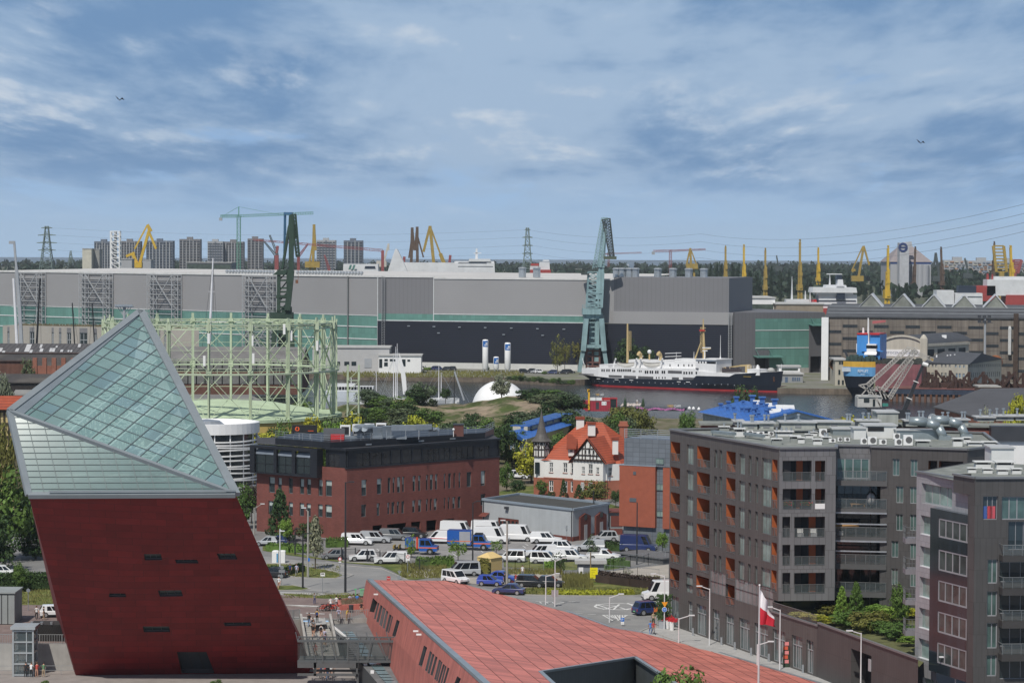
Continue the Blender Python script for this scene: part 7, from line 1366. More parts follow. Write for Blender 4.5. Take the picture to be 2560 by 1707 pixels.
mt4('aft_mast',577,600,573,195,.55,.3,TANP);_=MB();_.tr4(SH.pt(su(595),sz_(595,460),-6.2),SH.pt(su(597),sz_(597,270),-6.2),.8,.1,8);_.bd('mast_ladder',TANP,ship);fmt=mt4('fore_mast',1330,560,1316,150,.62,.22,TANP);mt4('fore_mast_stay',1262,540,1318,380,.3,.25,TANP,-4.5);_=MB();_.bar(SH.pt(su(1290),sz_(1290,240),-6.2),SH.pt(su(1342),sz_(1342,238),-6.2),.25);_.tr4(SH.pt(su(1304),sz_(1304,480),-6.2),SH.pt(su(1303),sz_(1303,230),-6.2),.8,.1,9);_.bar(SH.pt(su(1330),sz_(1330,450),-6.2),SH.pt(su(1392),sz_(1392,440),-6.2),.4,.3);_.cx4(SH.pt(su(1316),sz_(1316,275),-6.2),1.6,1.4,.6);_.bd('crosstrees',TANP,ship)
_.cx4(SH.pt(su(1318),sz_(1318,268),-5.3),2.,.2,.5);_.bd('red_collar',RED,ship);_.bar(SH.pt(su(1362),sz_(1362,545),-4),SH.pt(su(1362),sz_(1362,460),-4),.35);_.cx4(SH.pt(su(1380),sz_(1380,436),-4),3.2,.3,.35);_.cx4(SH.pt(su(1365),sz_(1365,465),-4),1.8,.3,.35);_.bd('radar_mast',HW,ship)
p=SH.pt(su(790),sz_(790,472),-6.2);_=MB();_.ball(p,Sz('T',21,p.y),14);_.bd('radome',HW,ship,smooth=True);_.tube(p-V(0,0,5),p,.3,n=6);_.bd('radome_post',TANP,ship)
for x in(706,900):a=SH.pt(su(x),sz_(x,575),-6.2);h=sz_(x,505)-a.z;_=MB();_.tube(a,a+V(0,0,h),.65,n=10);_.tube(a+V(0,0,h),a+V(-.9,-.6,h+.7),.7,.95,n=10);_.bd('cowl_vent',TANP,ship)
_=MB()
for y in(484,516,548):_.bar(SH.pt(su(988),sz_(988,y+2),-3),SH.pt(su(1145),sz_(1145,y-4),-3),.32,.22)
_.bar(SH.pt(su(1098),sz_(1098,475),-3),SH.pt(su(1098),sz_(1098,560),-3),.14);_.bd('awning_rail',HW,ship);r_=[(1085,552),(1330,552)];ra(_,[SH.pt(su(1085),sz_(1085,575),-2.3),SH.pt(su(1325),sz_(1325,573),-2.3)],1.,.07,gap=.9);ra(_,[SH.pt(su(380),sz_(380,618),-.3),SH.pt(su(640),sz_(640,622),-.3)],1.,.07,gap=1.2);_.bd('deck_rail',HW,ship)
_.bar(SH.pt(su(1480),sz_(1480,640),-6),SH.pt(su(1700),sz_(1700,608),-6),.5,.5);_.bar(SH.pt(su(1690),sz_(1690,610),-6),SH.pt(su(1785),sz_(1785,604),-6),.7,.6);r=SH.rect('T',1748,605,1786,675);_.wx4(SH,r[0],r[1],r[2],r[3],-7,-5);_.bd('deck_crane',TANP,ship);rq=RR(7)
for i in rg(9):x=1550+i*20;p=SH.pt(su(x),sz_(x,672),-4);_.cx4(p,1.1,1.4,1.2+rq.random()*1.2)
_.bd('winch',M('winch_dark',(.05,.04,.045),.7),ship);r=SH.rect('T',1790,640,1912,674);_=MB();_.wx4(SH,r[0],r[1],r[2]-1,r[3],-9,-3.4);_.tube(SH.pt(su(1858),sz_(1858,640),-6),SH.pt(su(1858),sz_(1858,600),-6),.8,.25);ra(_,[SH.pt(r[0],r[3],-3.4),SH.pt(r[1],r[3],-3.4)],1.2,.08,gap=1.2);_.bd('forecastle_house',HW,ship);p=SH.pt(su(1988),sz_(1988,655),-6);_=MB();_.ball(p,1.4,12,.7);_.bd('bow_dome',M('dome_grey',(.4,.4,.38)),ship)
for x,y0,y1 in((2091,662,590),(1490,545,310),(1490,560,500),(152,600,530),(1230,545,470)):_=MB();a=SH.pt(su(x),sz_(x,y0),-6);b=SH.pt(su(x)+(0 if x>200 else-.9),sz_(x,y1),-6);_.tube(a,b,.16 if y1!=500 else .5,.06,n=5);_.bd('pole',HW,ship)
GOLD=M('gilt',(.4,.28,.06),.4);_=MB();u,z=SH.uz('T',1790,713);_.wx4(SH,u-2.,u+2.,z-.09,z+.09,half(1790,.9)-BEAM+.03,half(1790,.9)-BEAM+.1);_.bd('gilt_band',GOLD,ship)
u,z=SH.uz('T',2030,742);_.tube(SH.pt(u,z-.8,-5.2),SH.pt(u,z+.8,-5.),.3,n=6);_.bd('anchor',M('rust_dark',(.11,.05,.028)),ship)
for u,z in((su(1255),sz_(1255,763)),(su(1165),sz_(1165,761)),(su(378),sz_(378,732)),(su(700),sz_(700,745)),(su(555),sz_(555,740))):_=MB();_.wx4(SH,u-.8,u+.8,z-.1,z+.1,.02,.07);_.bd('white_dash',WH,ship)
LB,LBY=M('ship_light_blue',(.13,.34,.6),.5,var=.08,scale=.2,streak=.15),M('ship_yellow',(.6,.36,.05),.5,var=.1,streak=.15);LBD=M('superstructure_blue',(.06,.26,.62),.5,var=.12,scale=.3);PRI=M('primer_pink',(.2,.075,.085),.7,var=.3,scale=.2,streak=.3)
lw=Wall(At('U',265,900,884).xy,At('U',640,900,880).xy);rl=th('heavy_lift_ship','blue and yellow sterned ship with a tall blue superstructure and primer pink hull','ship',lw.pt(0,WZ));zt_,zy,zb_=lw.uz('U',450,578)[1],lw.uz('U',450,632)[1],lw.uz('U',450,738)[1]
n=10;sec=[[(lw.L*i/n)for i in rg(n+1)],None]
def sternrow(z,k):return[lw.pt(lw.L/2+(lw.L/2)*k*(2*i/n-1),z,(1-(2*i/n-1)**2)*2.2*k-(1-k)*4)for i in rg(n+1)]
rows=[sternrow(z,k)for z,k in((zt_+.3,1.),(zy,1.),(zb_,.98),((zb_+WZ)/2,.84),(WZ+1.5,.6),(WZ-1,.42))]
for r0,r1,nm,m in zip(rows,rows[1:],('yellow_band','blue_stern','black_stern','black_stern','black_stern'),(LBY,LB,HN,HN,HN)):
 _=MB()
 for i in rg(n):_.pl4(r0[i],r0[i+1],r1[i+1],r1[i])
 _.bd(nm,m,rl)
text(rl,'REM LIFT',WH,lw,lw.uz('U',515,675)[0],lw.uz('U',515,675)[1],Sz('U',30,880),2.5,'name',Sz('U',122,880));text(rl,'GDAŃSK',WH,lw,lw.uz('U',512,713)[0],lw.uz('U',512,713)[1],Sz('U',13,880),2.5,'home_port',Sz('U',55,880))
for y,h,w_ in((660,22,78),(690,12,78)):_=MB();u,z=lw.uz('U',315,y)
for k in rg(3):_=MB();u,z=lw.uz('U',290+k*26,660);_.wx4(lw,u-.8,u+.8,z-.7,z+.7,.95+k*.3,1.4+k*.12);_.bd('white_plate',M('worn_white',(.45,.5,.55),.6),rl)
hullL=At('U',640,800,880);hR=At('U',1170,800,876);pw=Wall(hullL.xy,hR.xy);_=MB();_.wx4(pw,0,pw.L,WZ+2.5,zt_-.5,-24,.3);_.bd('primer_hull',PRI,rl)
for i in rg(14):u=pw.L*i/13;_.bar(pw.pt(u,zt_-.5,0),pw.pt(u,zt_+1.3,0),.2)
for h in(.4,1.):_.bar(pw.pt(0,zt_+h-.4,0),pw.pt(pw.L,zt_+h-.4,0),.18)
rq=RR(3)
for i in rg(60):_.cx4(pw.pt(rq.uniform(0,pw.L),zt_-.5,-rq.uniform(1,8)),rq.uniform(.6,2.2),1.2,rq.uniform(.6,2.))
_.bd('deck_clutter',M('deck_dark',(.045,.05,.045),.8,var=.4),rl)
for i in rg(40):p=lw.pt(rq.uniform(.5,lw.L-.5),zt_+.1,-rq.uniform(0,6));_.cx4(p,rq.uniform(.6,1.8),1.2,rq.uniform(.6,2.4))
_.bd('stern_gear',M('gear_green',(.04,.07,.06),.7,var=.5,scale=.6),rl);_.pl4(*[rows[0][i]+V(0,0,-.2)for i in rg(n+1)],pw.pt(2,zt_+.1,-20),lw.pt(0,zt_+.1,-20));_.bd('deck',M('deck_dark',(.045,.05,.045)),rl)
s0,s1=lw.uz('U',388,400)[0],lw.uz('U',652,400)[0];zs=lw.uz('U',450,265)[1];z5=lw.uz('U',450,545)[1];_=MB();_.wx4(lw,s0,lw.uz('U',512,400)[0],z5-2,zs,-15,-5);_.wx4(lw,lw.uz('U',535,400)[0],s1,z5-2,zs,-16,-5.5);_.wx4(lw,s0+2,s1-1,z5-2,zs-6,-17,-7);sp=_.bd('superstructure',LBD,rl)
for xa,xb in((390,512),(540,650)):_.wx4(lw,lw.uz('U',xa,300)[0],lw.uz('U',xb,300)[0],zs,zs+.5,-15.5,-4.8)
_.bd('red_rim',RED,sp);wb=lw.rect('U',512,372,622,425);_=MB();_.wx4(lw,wb[0],wb[1],wb[2]-1.6,wb[3],-8,-3.6);br=_.bd('wheelhouse',WH,rl)
for i in rg(4):u=lw.uz('U',536+i*24,405)[0];_=MB();_.wx4(lw,u-.9,u+.9,lw.uz('U',550,422)[1],lw.uz('U',550,388)[1],-3.59,-3.5);_.bd('window',BKW,br)
_.sl4([lw.pt(wb[0]-.6,wb[2]-1.2,-3.6),lw.pt(wb[1]+.3,wb[2]-1.2,-3.6),lw.pt(wb[1]+.3,wb[2]-1.9,-2.4),lw.pt(wb[0]-.6,wb[2]-1.9,-2.4)],(0,0,-.3));_.bd('wing',WH,br);_.wx4(lw,lw.uz('U',445,450)[0],lw.uz('U',690,450)[0],lw.uz('U',500,460)[1],lw.uz('U',500,450)[1],-7,-4.5);_.bd('blue_gallery',LBD,rl)
a,b=lw.pt(lw.uz('U',513,300)[0],zs-4,-6),lw.pt(lw.uz('U',512,100)[0],lw.uz('U',512,72)[1],-6);_=MB();_.tube(a,b,.5,.22);_.tube(lw.pt(lw.uz('U',440,250)[0],zs,-8),lw.pt(lw.uz('U',440,190)[0],lw.uz('U',440,188)[1],-8),.45,.3);_.bd('mast',WH,rl);p=lw.pt(lw.uz('U',560,108)[0],lw.uz('U',560,108)[1],-6);_.sl4([p,p+V(4.6,0,.4),p+V(4.6,0,-.4),p+V(0,0,-1.)],(0,.1,0));_.bd('pennant',M('faded_red',(.42,.12,.12),.7),rl)
_.wx4(lw,lw.uz('U',358,400)[0],lw.uz('U',392,400)[0],lw.uz('U',375,472)[1],lw.uz('U',375,372)[1],-12,-8);_.bd('white_cabin',WH,rl);_.bar(lw.pt(lw.uz('U',300,540)[0],zt_+.5,-4),lw.pt(lw.uz('U',262,465)[0],lw.uz('U',262,462)[1],-4),1.,.6);_.bd('ramp_arm',DK,rl)
pA,pB=At('U',790,1000,862),At('U',2500,1000,850);PW=Wall(pA,pB);po_=th('pontoon','long rusty floating pontoon with ribbed dark blue side','pontoon',PW.pt(0,WZ));z1=PW.uz('U',1300,890)[1];z0=PW.uz('U',1300,950)[1]
_=MB();_.wx4(PW,0,PW.L,z0,z1,-14,0);_.bd('upper_side',M('pontoon_navy',(.03,.04,.065),.6,var=.3),po_);_.wx4(PW,0,PW.L,WZ-1,z0,-14,-.6);_.bd('lower_side',M('pontoon_grey',(.13,.11,.11),.8,var=.4,scale=.2,streak=.3),po_)
for i in rg(26):u=PW.L*(i+.5)/26;_.wx4(PW,u-.35,u+.35,WZ-1,z0,-.6,.15)
_.bd('rib',M('rust_dark',(.11,.05,.028)),po_);_.wx4(PW,0,PW.L,z1,z1+.3,-14.2,.1);_.bd('deck',M('rust_deck',(.16,.07,.06),.9,var=.3,scale=.2),po_)
RS=M('rusted_frame',(.055,.03,.024),.9,var=.3);rq=RR(21);fr=[]
xsup=[1190,1228,1268,1310,1352,1395,1440,1480,1520,1560,1605,1650,1700,1780,1860,1900,1950,2030,2100,2170,2240,2330]
for i,x in en(xsup):
 u=PW.uz('U',x,850)[0];d_=-rq.uniform(2,11);h=PW.uz('U',x,rq.uniform(690,790))[1]-z1;b_=PW.pt(u,z1+.3,d_);_=MB();_.bar(b_,b_+V(0,0,h),.85,.85);s=rq.choice((-1,1));_.bar(b_+V(s*h*.75,0,0),b_+V(0,0,h*.95),.65,.65);_.bar(b_+V(-s*h*.35,1.4,0),b_+V(0,0,h*.7),.5,.5);_.bar(b_+V(s*h*.75,0,.3),b_+V(-s*h*.35,1,.3),.9,.6)
 fr.append(one('support_frame',_,RS,'x','support frame','rusted support frames on the pontoon',loc=b_))
od(fr,'dark rusted raking support frame on the pontoon, # from the left');_=MB();p=PW.pt(PW.uz('U',1190,850)[0],z1+.3,-8);q=PW.pt(PW.uz('U',2500,850)[0],z1+.3,-8);_.bar(p+V(0,0,.8),q+V(0,0,.8),3.,1.6);one('steel_beam',_,RS,'long low rusted steel beam lying under the support frames','beam',loc=p)
def C3(c,Y):return lambda x,y,d=0.:At(c,x,y,Y+d)
def crane(label,mats,Y,loc,parts,name='harbour_crane',cat='crane',group=None):
 o=th(name,label,cat,loc,group=group)
 for nm,mat,fn in parts:_=MB();fn(_);_.bd(nm,mats[mat],o)
 return o
DG=M('dark_crane_green',(.028,.055,.036),.6,var=.25,scale=.3);BLG=M('crane_blue_grey',(.24,.36,.38),.6,var=.2,scale=.25,streak=.3);CYL=M('crane_yellow',(.55,.36,.03),.6,var=.15,scale=.2);CYD=M('crane_ochre',(.33,.23,.05),.6,var=.2);CBR=M('crane_brown',(.1,.065,.045),.7,var=.25);CDK=M('crane_dark',(.06,.075,.075),.7,var=.2);CRD=M('crane_red',(.26,.07,.07),.6);CGN=M('crane_green',(.1,.27,.2),.6);CWT=M('crane_pale',(.5,.47,.42),.6);RSM=M('rusty_lower',(.15,.07,.06),.8,var=.3)
Y=1005;g=C3('A',Y);k=Sz('A',1,Y)
def f_leg(_):
 for x0,x1 in((1778,1800),(1925,1905)):
  for d in(0,9):_.bar(g(x0-8,1010,d)-V(0,0,10),g(x1,790,d),1.7,1.7)
 _.bar(g(1780,862),g(1915,862),1.);_.bar(g(1845,960,4)-V(0,0,8),g(1850,790,4),3.5,3.5)
def f_house(_):a,b=g(1765,795),g(1908,795);_.box(a.x,b.x,Y-1,Y+8,a.z,g(1765,735).z);c,d=g(1840,738),g(1898,738);_.box(c.x,d.x,Y,Y+7,c.z,g(0,690).z);ra(_,[g(1765,735,-1),g(1905,735,-1)],1.1,.14,gap=2)
def f_tower(_):
 for x in(1820,1882):_.bar(g(x,735,0),g(x+2,455,0),1.3,1.3);_.bar(g(x,735,6),g(x+2,455,6),1.,1.)
 for y in(485,525,575,600,632,665,700):_.bar(g(1820,y),g(1884,y),.9 if y!=632 else 2.,.7)
 for y0,y1 in((735,665),(665,600),(600,525),(525,465)):_.bar(g(1820,y0,6),g(1882,y1,6),.5)
 _.bar(g(1805,632),g(1898,632),.4,1.4)
def f_cab(_):a,b=g(1782,490),g(1868,490);_.hx4([(a.x,Y-1,a.z),(b.x,Y-1,a.z),(b.x,Y+7,a.z),(a.x,Y+7,a.z)],[(a.x+2,Y-1,g(0,452).z),(b.x+.5,Y-1,g(0,448).z),(b.x+.5,Y+7,g(0,448).z),(a.x+2,Y+7,g(0,452).z)])
def f_boom(_):_.bar(g(1878,720,-1),g(1905,460,-1),2.2,2.2);_.bar(g(1902,470,-1),g(1905,100,-1),1.9,1.9);_.bar(g(1845,455,1),g(1890,170,0),.9,.9);_.bar(g(1890,175),g(1895,100),.8)
def f_stay(_):_.bar(g(1858,350,2),g(1862,80,1),.8,.8);_.bar(g(1866,230,2),g(1866,90,1),.5)
def f_head(_):a,b=g(1860,98),g(1912,98);_.box(a.x,b.x,Y-2,Y+2,a.z,g(0,72).z)
def f_jib(_):_.tr4(g(1915,95,-1),g(1946,370,-1),1.9,.5,12,up=(0,1,0),taper=.6);_.bar(g(1905,100),g(1936,250),1.5,1.2)
def f_hook(_):_.bar(g(1948,370),g(1948,520),.14);p=g(1948,545);_.cx4(p-V(.5,0,0),1.,.8,1.4)
crane('tall dark green harbour crane rising behind the gas holder',dict(g=DG,b=M('crane_blue',(.05,.14,.25),.6),h=M('hook_brown',(.2,.09,.05))),Y,V(g(1850,900).x,Y,0),[('portal','g',f_leg),('machine_house','g',f_house),('tower','g',f_tower),('cabin','g',f_cab),('boom','g',f_boom),('back_stay','b',f_stay),('head','b',f_head),('jib','g',f_jib),('hook_block','h',f_hook)])
Y=1020;h=C3('B',Y)
def f_leg2(_):
 for x0,x1,d in((1563,1608,0),(1748,1708,0),(1580,1625,14),(1740,1700,14)):a=h(x0,1110,d);a.z=0;_.bar(a,h(x0*.35+x1*.65,960,d),1.6,1.6);_.bar(h(x0*.42+x1*.58,985,d),h(x1,775,d),3.,2.)
 _.bar(h(1590,955),h(1730,955),1.6,1.2);_.bar(h(1640,1000,7),h(1650,775,7),2.,2.);_.bar(h(1676,1060,3),h(1680,775,3),2.4,1.8)
 for y in(800,830,860,900,935):_.bar(h(1628,y,2),h(1665,y,2),.5)
def f_low(_):
 for x in(1610,1650,1695):_.bar(h(x,1100,2),h(x,975,2),.7)
 for y in(985,1020,1060,1085):_.bar(h(1605,y,2),h(1700,y,2),.6)
def f_ring(_):a,b=h(1590,778),h(1722,778);_.lt([((b.x-a.x)/2,0),((b.x-a.x)/2,2.4),(1,2.6)],((a.x+b.x)/2,Y+5,a.z),24)
def f_hs(_):a,b=h(1584,748),h(1706,748);_.box(a.x,b.x,Y,Y+10,a.z,h(0,702).z);ra(_,[(a.x,Y,h(0,702).z),(b.x,Y,h(0,702).z)],1.6,.16,gap=1.6,rails=3)
def f_tw2(_):
 _.tr4(h(1648,702,4),h(1655,470,4),4.6,.55,8,taper=.85);_.bar(h(1692,702,3),h(1703,470,3),2.6,3.);_.bar(h(1703,475,3),h(1713,420,3),1.8,2.2);_.bar(h(1620,600,2),h(1712,608,2),1.,.6)
 for y in(655,690):_.bar(h(1620,y,2),h(1700,y,2),.6)
def f_cw(_):a,b=h(1578,490),h(1628,490);_.box(a.x,b.x,Y+1,Y+8,a.z,h(0,470).z);_.bar(h(1600,470,3),h(1705,440,3),.6);_.bar(h(1640,475,3),h(1712,450,3),.5)
def f_bst(_):_.tr4(h(1662,455,4),h(1722,120,4),1.6,.28,18);_.bar(h(1702,440,2),h(1735,190,2),.9,.9)
def f_main(_):_.tr4(h(1706,440,3),h(1730,150,3),2.2,.35,14,taper=.6)
def f_top(_):a,b=h(1712,132),h(1754,132);_.box(a.x,b.x,Y+2,Y+5,a.z,h(0,118).z);_.bar(h(1716,118,3),h(1754,120,3),.5)
def f_jib2(_):_.tr4(h(1738,125,3),h(1778,380,3),3.,.45,14,up=(0,1,0),taper=.55)
def f_hk2(_):p=h(1765,388);_.cx4(p,5,2,1.2);_.bar(h(1748,380),h(1748,340),.2)
crane('tall pale blue grey harbour crane standing at the ship\'s stern',dict(b=BLG,r=RSM,d=CDK,k=M('hook_dark_green',(.08,.1,.07))),Y,V(h(1655,1000).x,Y,0),[('portal','b',f_leg2),('rusty_portal_frame','r',f_low),('slew_ring','b',f_ring),('machine_house','b',f_hs),('tower','b',f_tw2),('counterweight','d',f_cw),('back_stay','b',f_bst),('boom','b',f_main),('head','b',f_top),('jib','d',f_jib2),('hook_frame','k',f_hk2)])
Y=762;u=C3('U',Y);GLT=M('lattice_pale',(.42,.4,.37),.6,var=.2)
def q_base(_):a,b=u(590,1165),u(890,1165);_.box(a.x,b.x,Y-1,Y+9,0,u(0,1128).z)
def q_cab(_):a,b=u(432,1095),u(712,1095);_.box(a.x,b.x,Y,Y+6,a.z,u(0,978).z);_.box(a.x+.2,b.x-.2,Y-.3,Y+6,u(0,978).z,u(0,962).z)
def q_win(_):a,b=u(505,1040),u(568,1040);_.box(a.x,b.x,Y-.12,Y-.01,a.z,u(0,992).z);a,b=u(608,1085),u(635,1085);_.box(a.x,b.x,Y-.12,Y-.01,a.z,u(0,1000).z)
def q_trk(_):a,b=u(545,1125),u(760,1125);_.box(a.x,b.x,Y-.5,Y+6,a.z,u(0,1096).z)
def q_boom(_):_.tr4(u(548,845),u(990,440),1.1,.16,18);_.tr4(u(720,900),u(1110,440),1.3,.17,18);_.tr4(u(800,990),u(1060,560),1.1,.15,14);_.tr4(u(990,425),u(1305,548),1.,.15,10);_.bar(u(1000,400),u(1130,420),.25)
def q_back(_):
 for a,b in(((445,842),(540,828)),((445,842),(560,905)),((540,830),(700,1085)),((575,850),(650,940)),((580,860),(720,920)),((660,850),(720,1000)),((560,860),(475,960)),((500,850),(590,955)),((620,870),(560,950)),((700,870),(760,1000)),((720,900),(800,990)),((640,860),(770,960)),((660,860),(800,900)),((800,990),(880,880)),((690,1080),(620,880))):_.bar(u(*a),u(*b),.32)
def q_eng(_):a,b=u(720,1085),u(785,1085);_.box(a.x,b.x,Y-.4,Y+2,a.z,u(0,1050).z)
def q_tip(_):_.cx4(u(1290,560),1.,.8,.7)
crane('pale lattice boom crane with a white cabin on the near quay',dict(l=GLT,w=M('cabin_grey_white',(.46,.46,.44),.7,var=.2),g=GS,c=CONC,d=DK,t=M('teal_engine',(.04,.22,.18)),y=LBY),Y,V(u(600,1120).x,Y,0),[('plinth','c',q_base),('undercarriage','d',q_trk),('cabin','w',q_cab),('cabin_window','g',q_win),('lattice_boom','l',q_boom),('gantry','l',q_back),('engine_cover','t',q_eng),('boom_tip','y',q_tip)],name='lattice_crane')
Y=742;u=C3('U',Y);a=u(905,1290);b=u(1188,605)
def t_low(_):p=a.copy();p.z=1;_.bar(a.lerp(b,-.12),a.lerp(b,.42),1.2,1.2)
def t_mid(_):_.bar(a.lerp(b,.4),a.lerp(b,.72),.95,.95)
def t_up(_):_.bar(a.lerp(b,.7),b,.72,.72)
def t_head(_):_.tube(b+V(-.2,-.4,.3),b+V(1.3,-.4,-.2),.6,n=10)
def t_col(_):
 for f in(.2,.43,.71):_.bar(a.lerp(b,f-.005),a.lerp(b,f+.008),1.5,1.5)
def t_car(_):p=a.lerp(b,-.12);_.box(p.x-5,p.x+4,Y-1.3,Y+1.3,0,2.6)
crane('black telescopic boom of a mobile crane leaning right by the quay',dict(b=M('boom_black',(.025,.028,.034),.45),w=WH),Y,V(a.x,Y,0),[('carrier','b',t_car),('lower_boom','b',t_low),('middle_boom','b',t_mid),('upper_boom','b',t_up),('boom_head','w',t_head),('hose_collar','w',t_col)],name='mobile_crane')
def ne(label,c,x,yt,yb,Y,mat,w=1.,cab=.72,lean=0):
 g=C3(c,Y);k=Sz(c,1,Y);H_=yb-yt;zc=yt+H_*cab
 base=V(g(x,yb).x,Y,0)
 def port(_):
  for dx in(-11*w,11*w):
   for d in(0,9):p=g(x+dx,yb,d);p.z=max(0,min(p.z,3));_.bar(p,g(x+dx*.7,yt+H_*.84,d),1.5,1.5)
  _.bar(g(x-9*w,yt+H_*.86),g(x+9*w,yt+H_*.86),1.2);_.bar(g(x-11*w,yb-2),g(x+9*w,yt+H_*.86),.7);_.bar(g(x+11*w,yb-2),g(x-9*w,yt+H_*.86),.7)
 def house(_):a,b=g(x-13*w,yt+H_*.83),g(x+14*w,yt+H_*.83);_.box(a.x,b.x,Y-2,Y+9,a.z,g(x,yt+H_*(cab+.02)).z);_.lt([((b.x-a.x)*.35,0),((b.x-a.x)*.35,2)],((a.x+b.x)/2,Y+3,a.z-2),12)
 def tow(_):
  _.bar(g(x-5*w,yt+H_*.8,2),g(x-2.5*w+lean*.5,yt+H_*.42,2),2.6*w,2);_.bar(g(x+5*w,yt+H_*.8,-1),g(x+3.5*w+lean*.5,yt+H_*.38,-1),2.4*w,2)
  for i in rg(5):y=yt+H_*(.78-i*.085);_.bar(g(x-5*w,y),g(x+6*w,y-H_*.03),.8)
  a,b=g(x-3*w,yt+H_*.6),g(x+12*w,yt+H_*.6);_.box(a.x,b.x,Y-3,Y+1,a.z,a.z+3)
 def jib(_):_.bar(g(x+lean*.5,yt+H_*.45),g(x+lean,yt+H_*.06),2.2*w,1.6);_.bar(g(x+2.5*w+lean*.5,yt+H_*.4),g(x+1.+lean,yt+H_*.02),1.*w,1.)
 def head(_):p=g(x+lean,yt+5);_.cx4(p-V(0,0,1.),8.5*k*w,2.2,7*k);_.bar(g(x-5*w+lean,yt+12),g(x+6*w+lean,yt+14),.7)
 return crane(label,dict(m=mat),Y,base,[('portal','m',port),('machine_house','m',house),('tower','m',tow),('jib','m',jib),('jib_head','m',head)])
for a in(('yellow needle crane rising behind the dark end of the hall','C',402,293,560,2250,CYD,.95),('yellow edge-on crane above the white flat roofed workshop','C',522,285,640,2200,CYL,1.15),('yellow crane right of the white flat roofed workshop','C',662,308,645,2250,CYD,1.),('tallest yellow crane behind the white cargo ship bridge','C',888,250,660,2150,CYD,1.25),('slim yellow crane just left of the white ship\'s bridge','C',1008,304,580,2300,CYL,1.),('brown needle crane left of the silo','C',2150,265,575,2300,CBR,1.,.72,8),('bright yellow crane before the silo\'s left corner','C',1458,290,715,2000,CYL,1.35,.68,6),('brown crane before the silo\'s right side','C',1632,298,620,2250,CBR,1.,.72,10),('dark brown crane right of the silo','C',1818,300,610,2250,CBR,1.15,.74,-8),('bright yellow crane at the right edge','C',2272,290,600,2050,CYL,1.5,.72,-8)):ne(*a)
def lu(label,c,Y,mat,base,tw4,boom,jib,stay=None,cw=None,t=1.6,name='harbour_crane',ybase=None):
 g=C3(c,Y);o=th(name,label,'crane',V(g(*base).x,Y,0));_=MB();p=g(*base);p.z=0
 for dx in(-3.5,3.5):_.bar(p+V(dx,0,0),g(*tw4)+V(dx*.5,0,0),t,t)
 _.bar(p+V(-3.5,0,4),p+V(3.5,0,8),t*.5);_.bd('portal',mat,o);_.cx4(g(*tw4)-V(0,0,1.5),9*t/1.6,7,5);_.bd('machine_house',mat,o);_.bar(g(*boom[0]),g(*boom[1]),t*1.1,t);_.bd('boom',mat,o);_.bar(g(*boom[1]),g(*jib),t,t*.8);_.bar(g(*boom[1]),g((boom[1][0]+jib[0])/2+2,(boom[1][1]+jib[1])/2-4),t*.6);_.bd('jib',mat,o)
 if stay:_=MB();_.bar(g(*stay[0]),g(*stay[1]),t*.55);_.bd('back_stay',mat,o)
 if cw:_=MB();_.bar(g(*cw[0]),g(*cw[1]),t*1.4,t*1.2);_.bd('counterweight_arm',mat,o)
 return o
lu('yellow luffing crane before the left apartment towers','A',2300,CYL,(880,460),(880,432),((912,420),(972,205)),(1020,320),((880,320),(962,165)),((895,415),(865,345)),2.4);g=C3('A',2300);_=MB();_.bar(g(965,160),g(990,205),2.);_.bar(g(965,160),g(972,205),1.6);_.bar(g(825,368),g(880,345),3.2,2.2);one('crane_counterweight',_,CYL,'yellow counterweight and jib head of the left luffing crane','crane',loc=g(880,345))
lu('ochre needle crane right of the dark green crane','A',2150,CYD,(2040,470),(2042,430),((2045,430),(2052,160)),(2062,330),((2020,420),(2048,260)),None,2.2);lu('brown luffing crane, left of the twin pair','B',2150,CBR,(462,470),(462,440),((465,430),(472,180)),(486,330),((450,380),(470,240)),None,2.3);lu('brown luffing crane, right of the twin pair','B',2180,CBR,(508,470),(508,440),((506,430),(504,175)),(490,330),((545,375),(508,240)),None,2.3)
lu('dark ochre crane with a drooping jib right of the twin cranes','B',2120,CYD,(610,475),(612,445),((615,440),(588,170)),(545,340),((590,175),(660,365)),((655,350),(692,445)),2.5);lu('yellow double jib crane before the distant trees','C',2500,CYD,(185,505),(182,440),((178,470),(172,315)),(145,430),((172,315),(215,430)),((205,430),(222,455)),2.)
lu('ochre double jib crane left of the brown needle crane','C',2400,CYD,(1250,555),(1262,520),((1268,520),(1305,300)),(1340,425),((1225,465),(1298,305)),((1225,465),(1250,455)),2.);lu('dark green grey crane beside the dark brown crane','C',2400,CDK,(1795,560),(1792,520),((1800,520),(1775,345)),(1762,440),None,None,2.);lu('thin grey crane above the right-hand housing blocks','C',2700,CDK,(1985,520),(1985,500),((1990,490),(1965,380)),(1985,440),None,None,1.6);lu('thin dark dockside crane over the sea','C',2700,CDK,(748,470),(748,455),((750,450),(735,362)),(745,420),None,None,1.3)
lu('white and red ship crane left of the white ferry','B',2150,CWT,(270,450),(272,425),((280,430),(318,285)),(318,330),None,None,1.5)
for i,(x,y0,x1,y1,m,lb)in en(((1655,260,2500,330,CRD,'red crane boom before the tan apartment tower'),(2010,290,1950,370,CRD,'red crane boom slanting right of the dark green crane'),(2120,360,2150,450,CRD,'red boom beside the ochre needle crane'),(1762,230,1810,350,CDK,'grey lattice boom left of the dark green crane, upper one'),(1725,270,1800,360,CDK,'grey lattice boom left of the dark green crane, lower one'))):
 g=C3('A',2000);o=th('ship_crane',lb,'crane',V(g(x1,y1).x,2000,0));_=MB();p=g(x1,y1);_.bar(V(p.x,2000,0),p,2.2,2.2);_.bd('post',m,o);_.tr4(p,g(x,y0),1.8,.35,10,taper=.5);_.bd('boom',m,o)
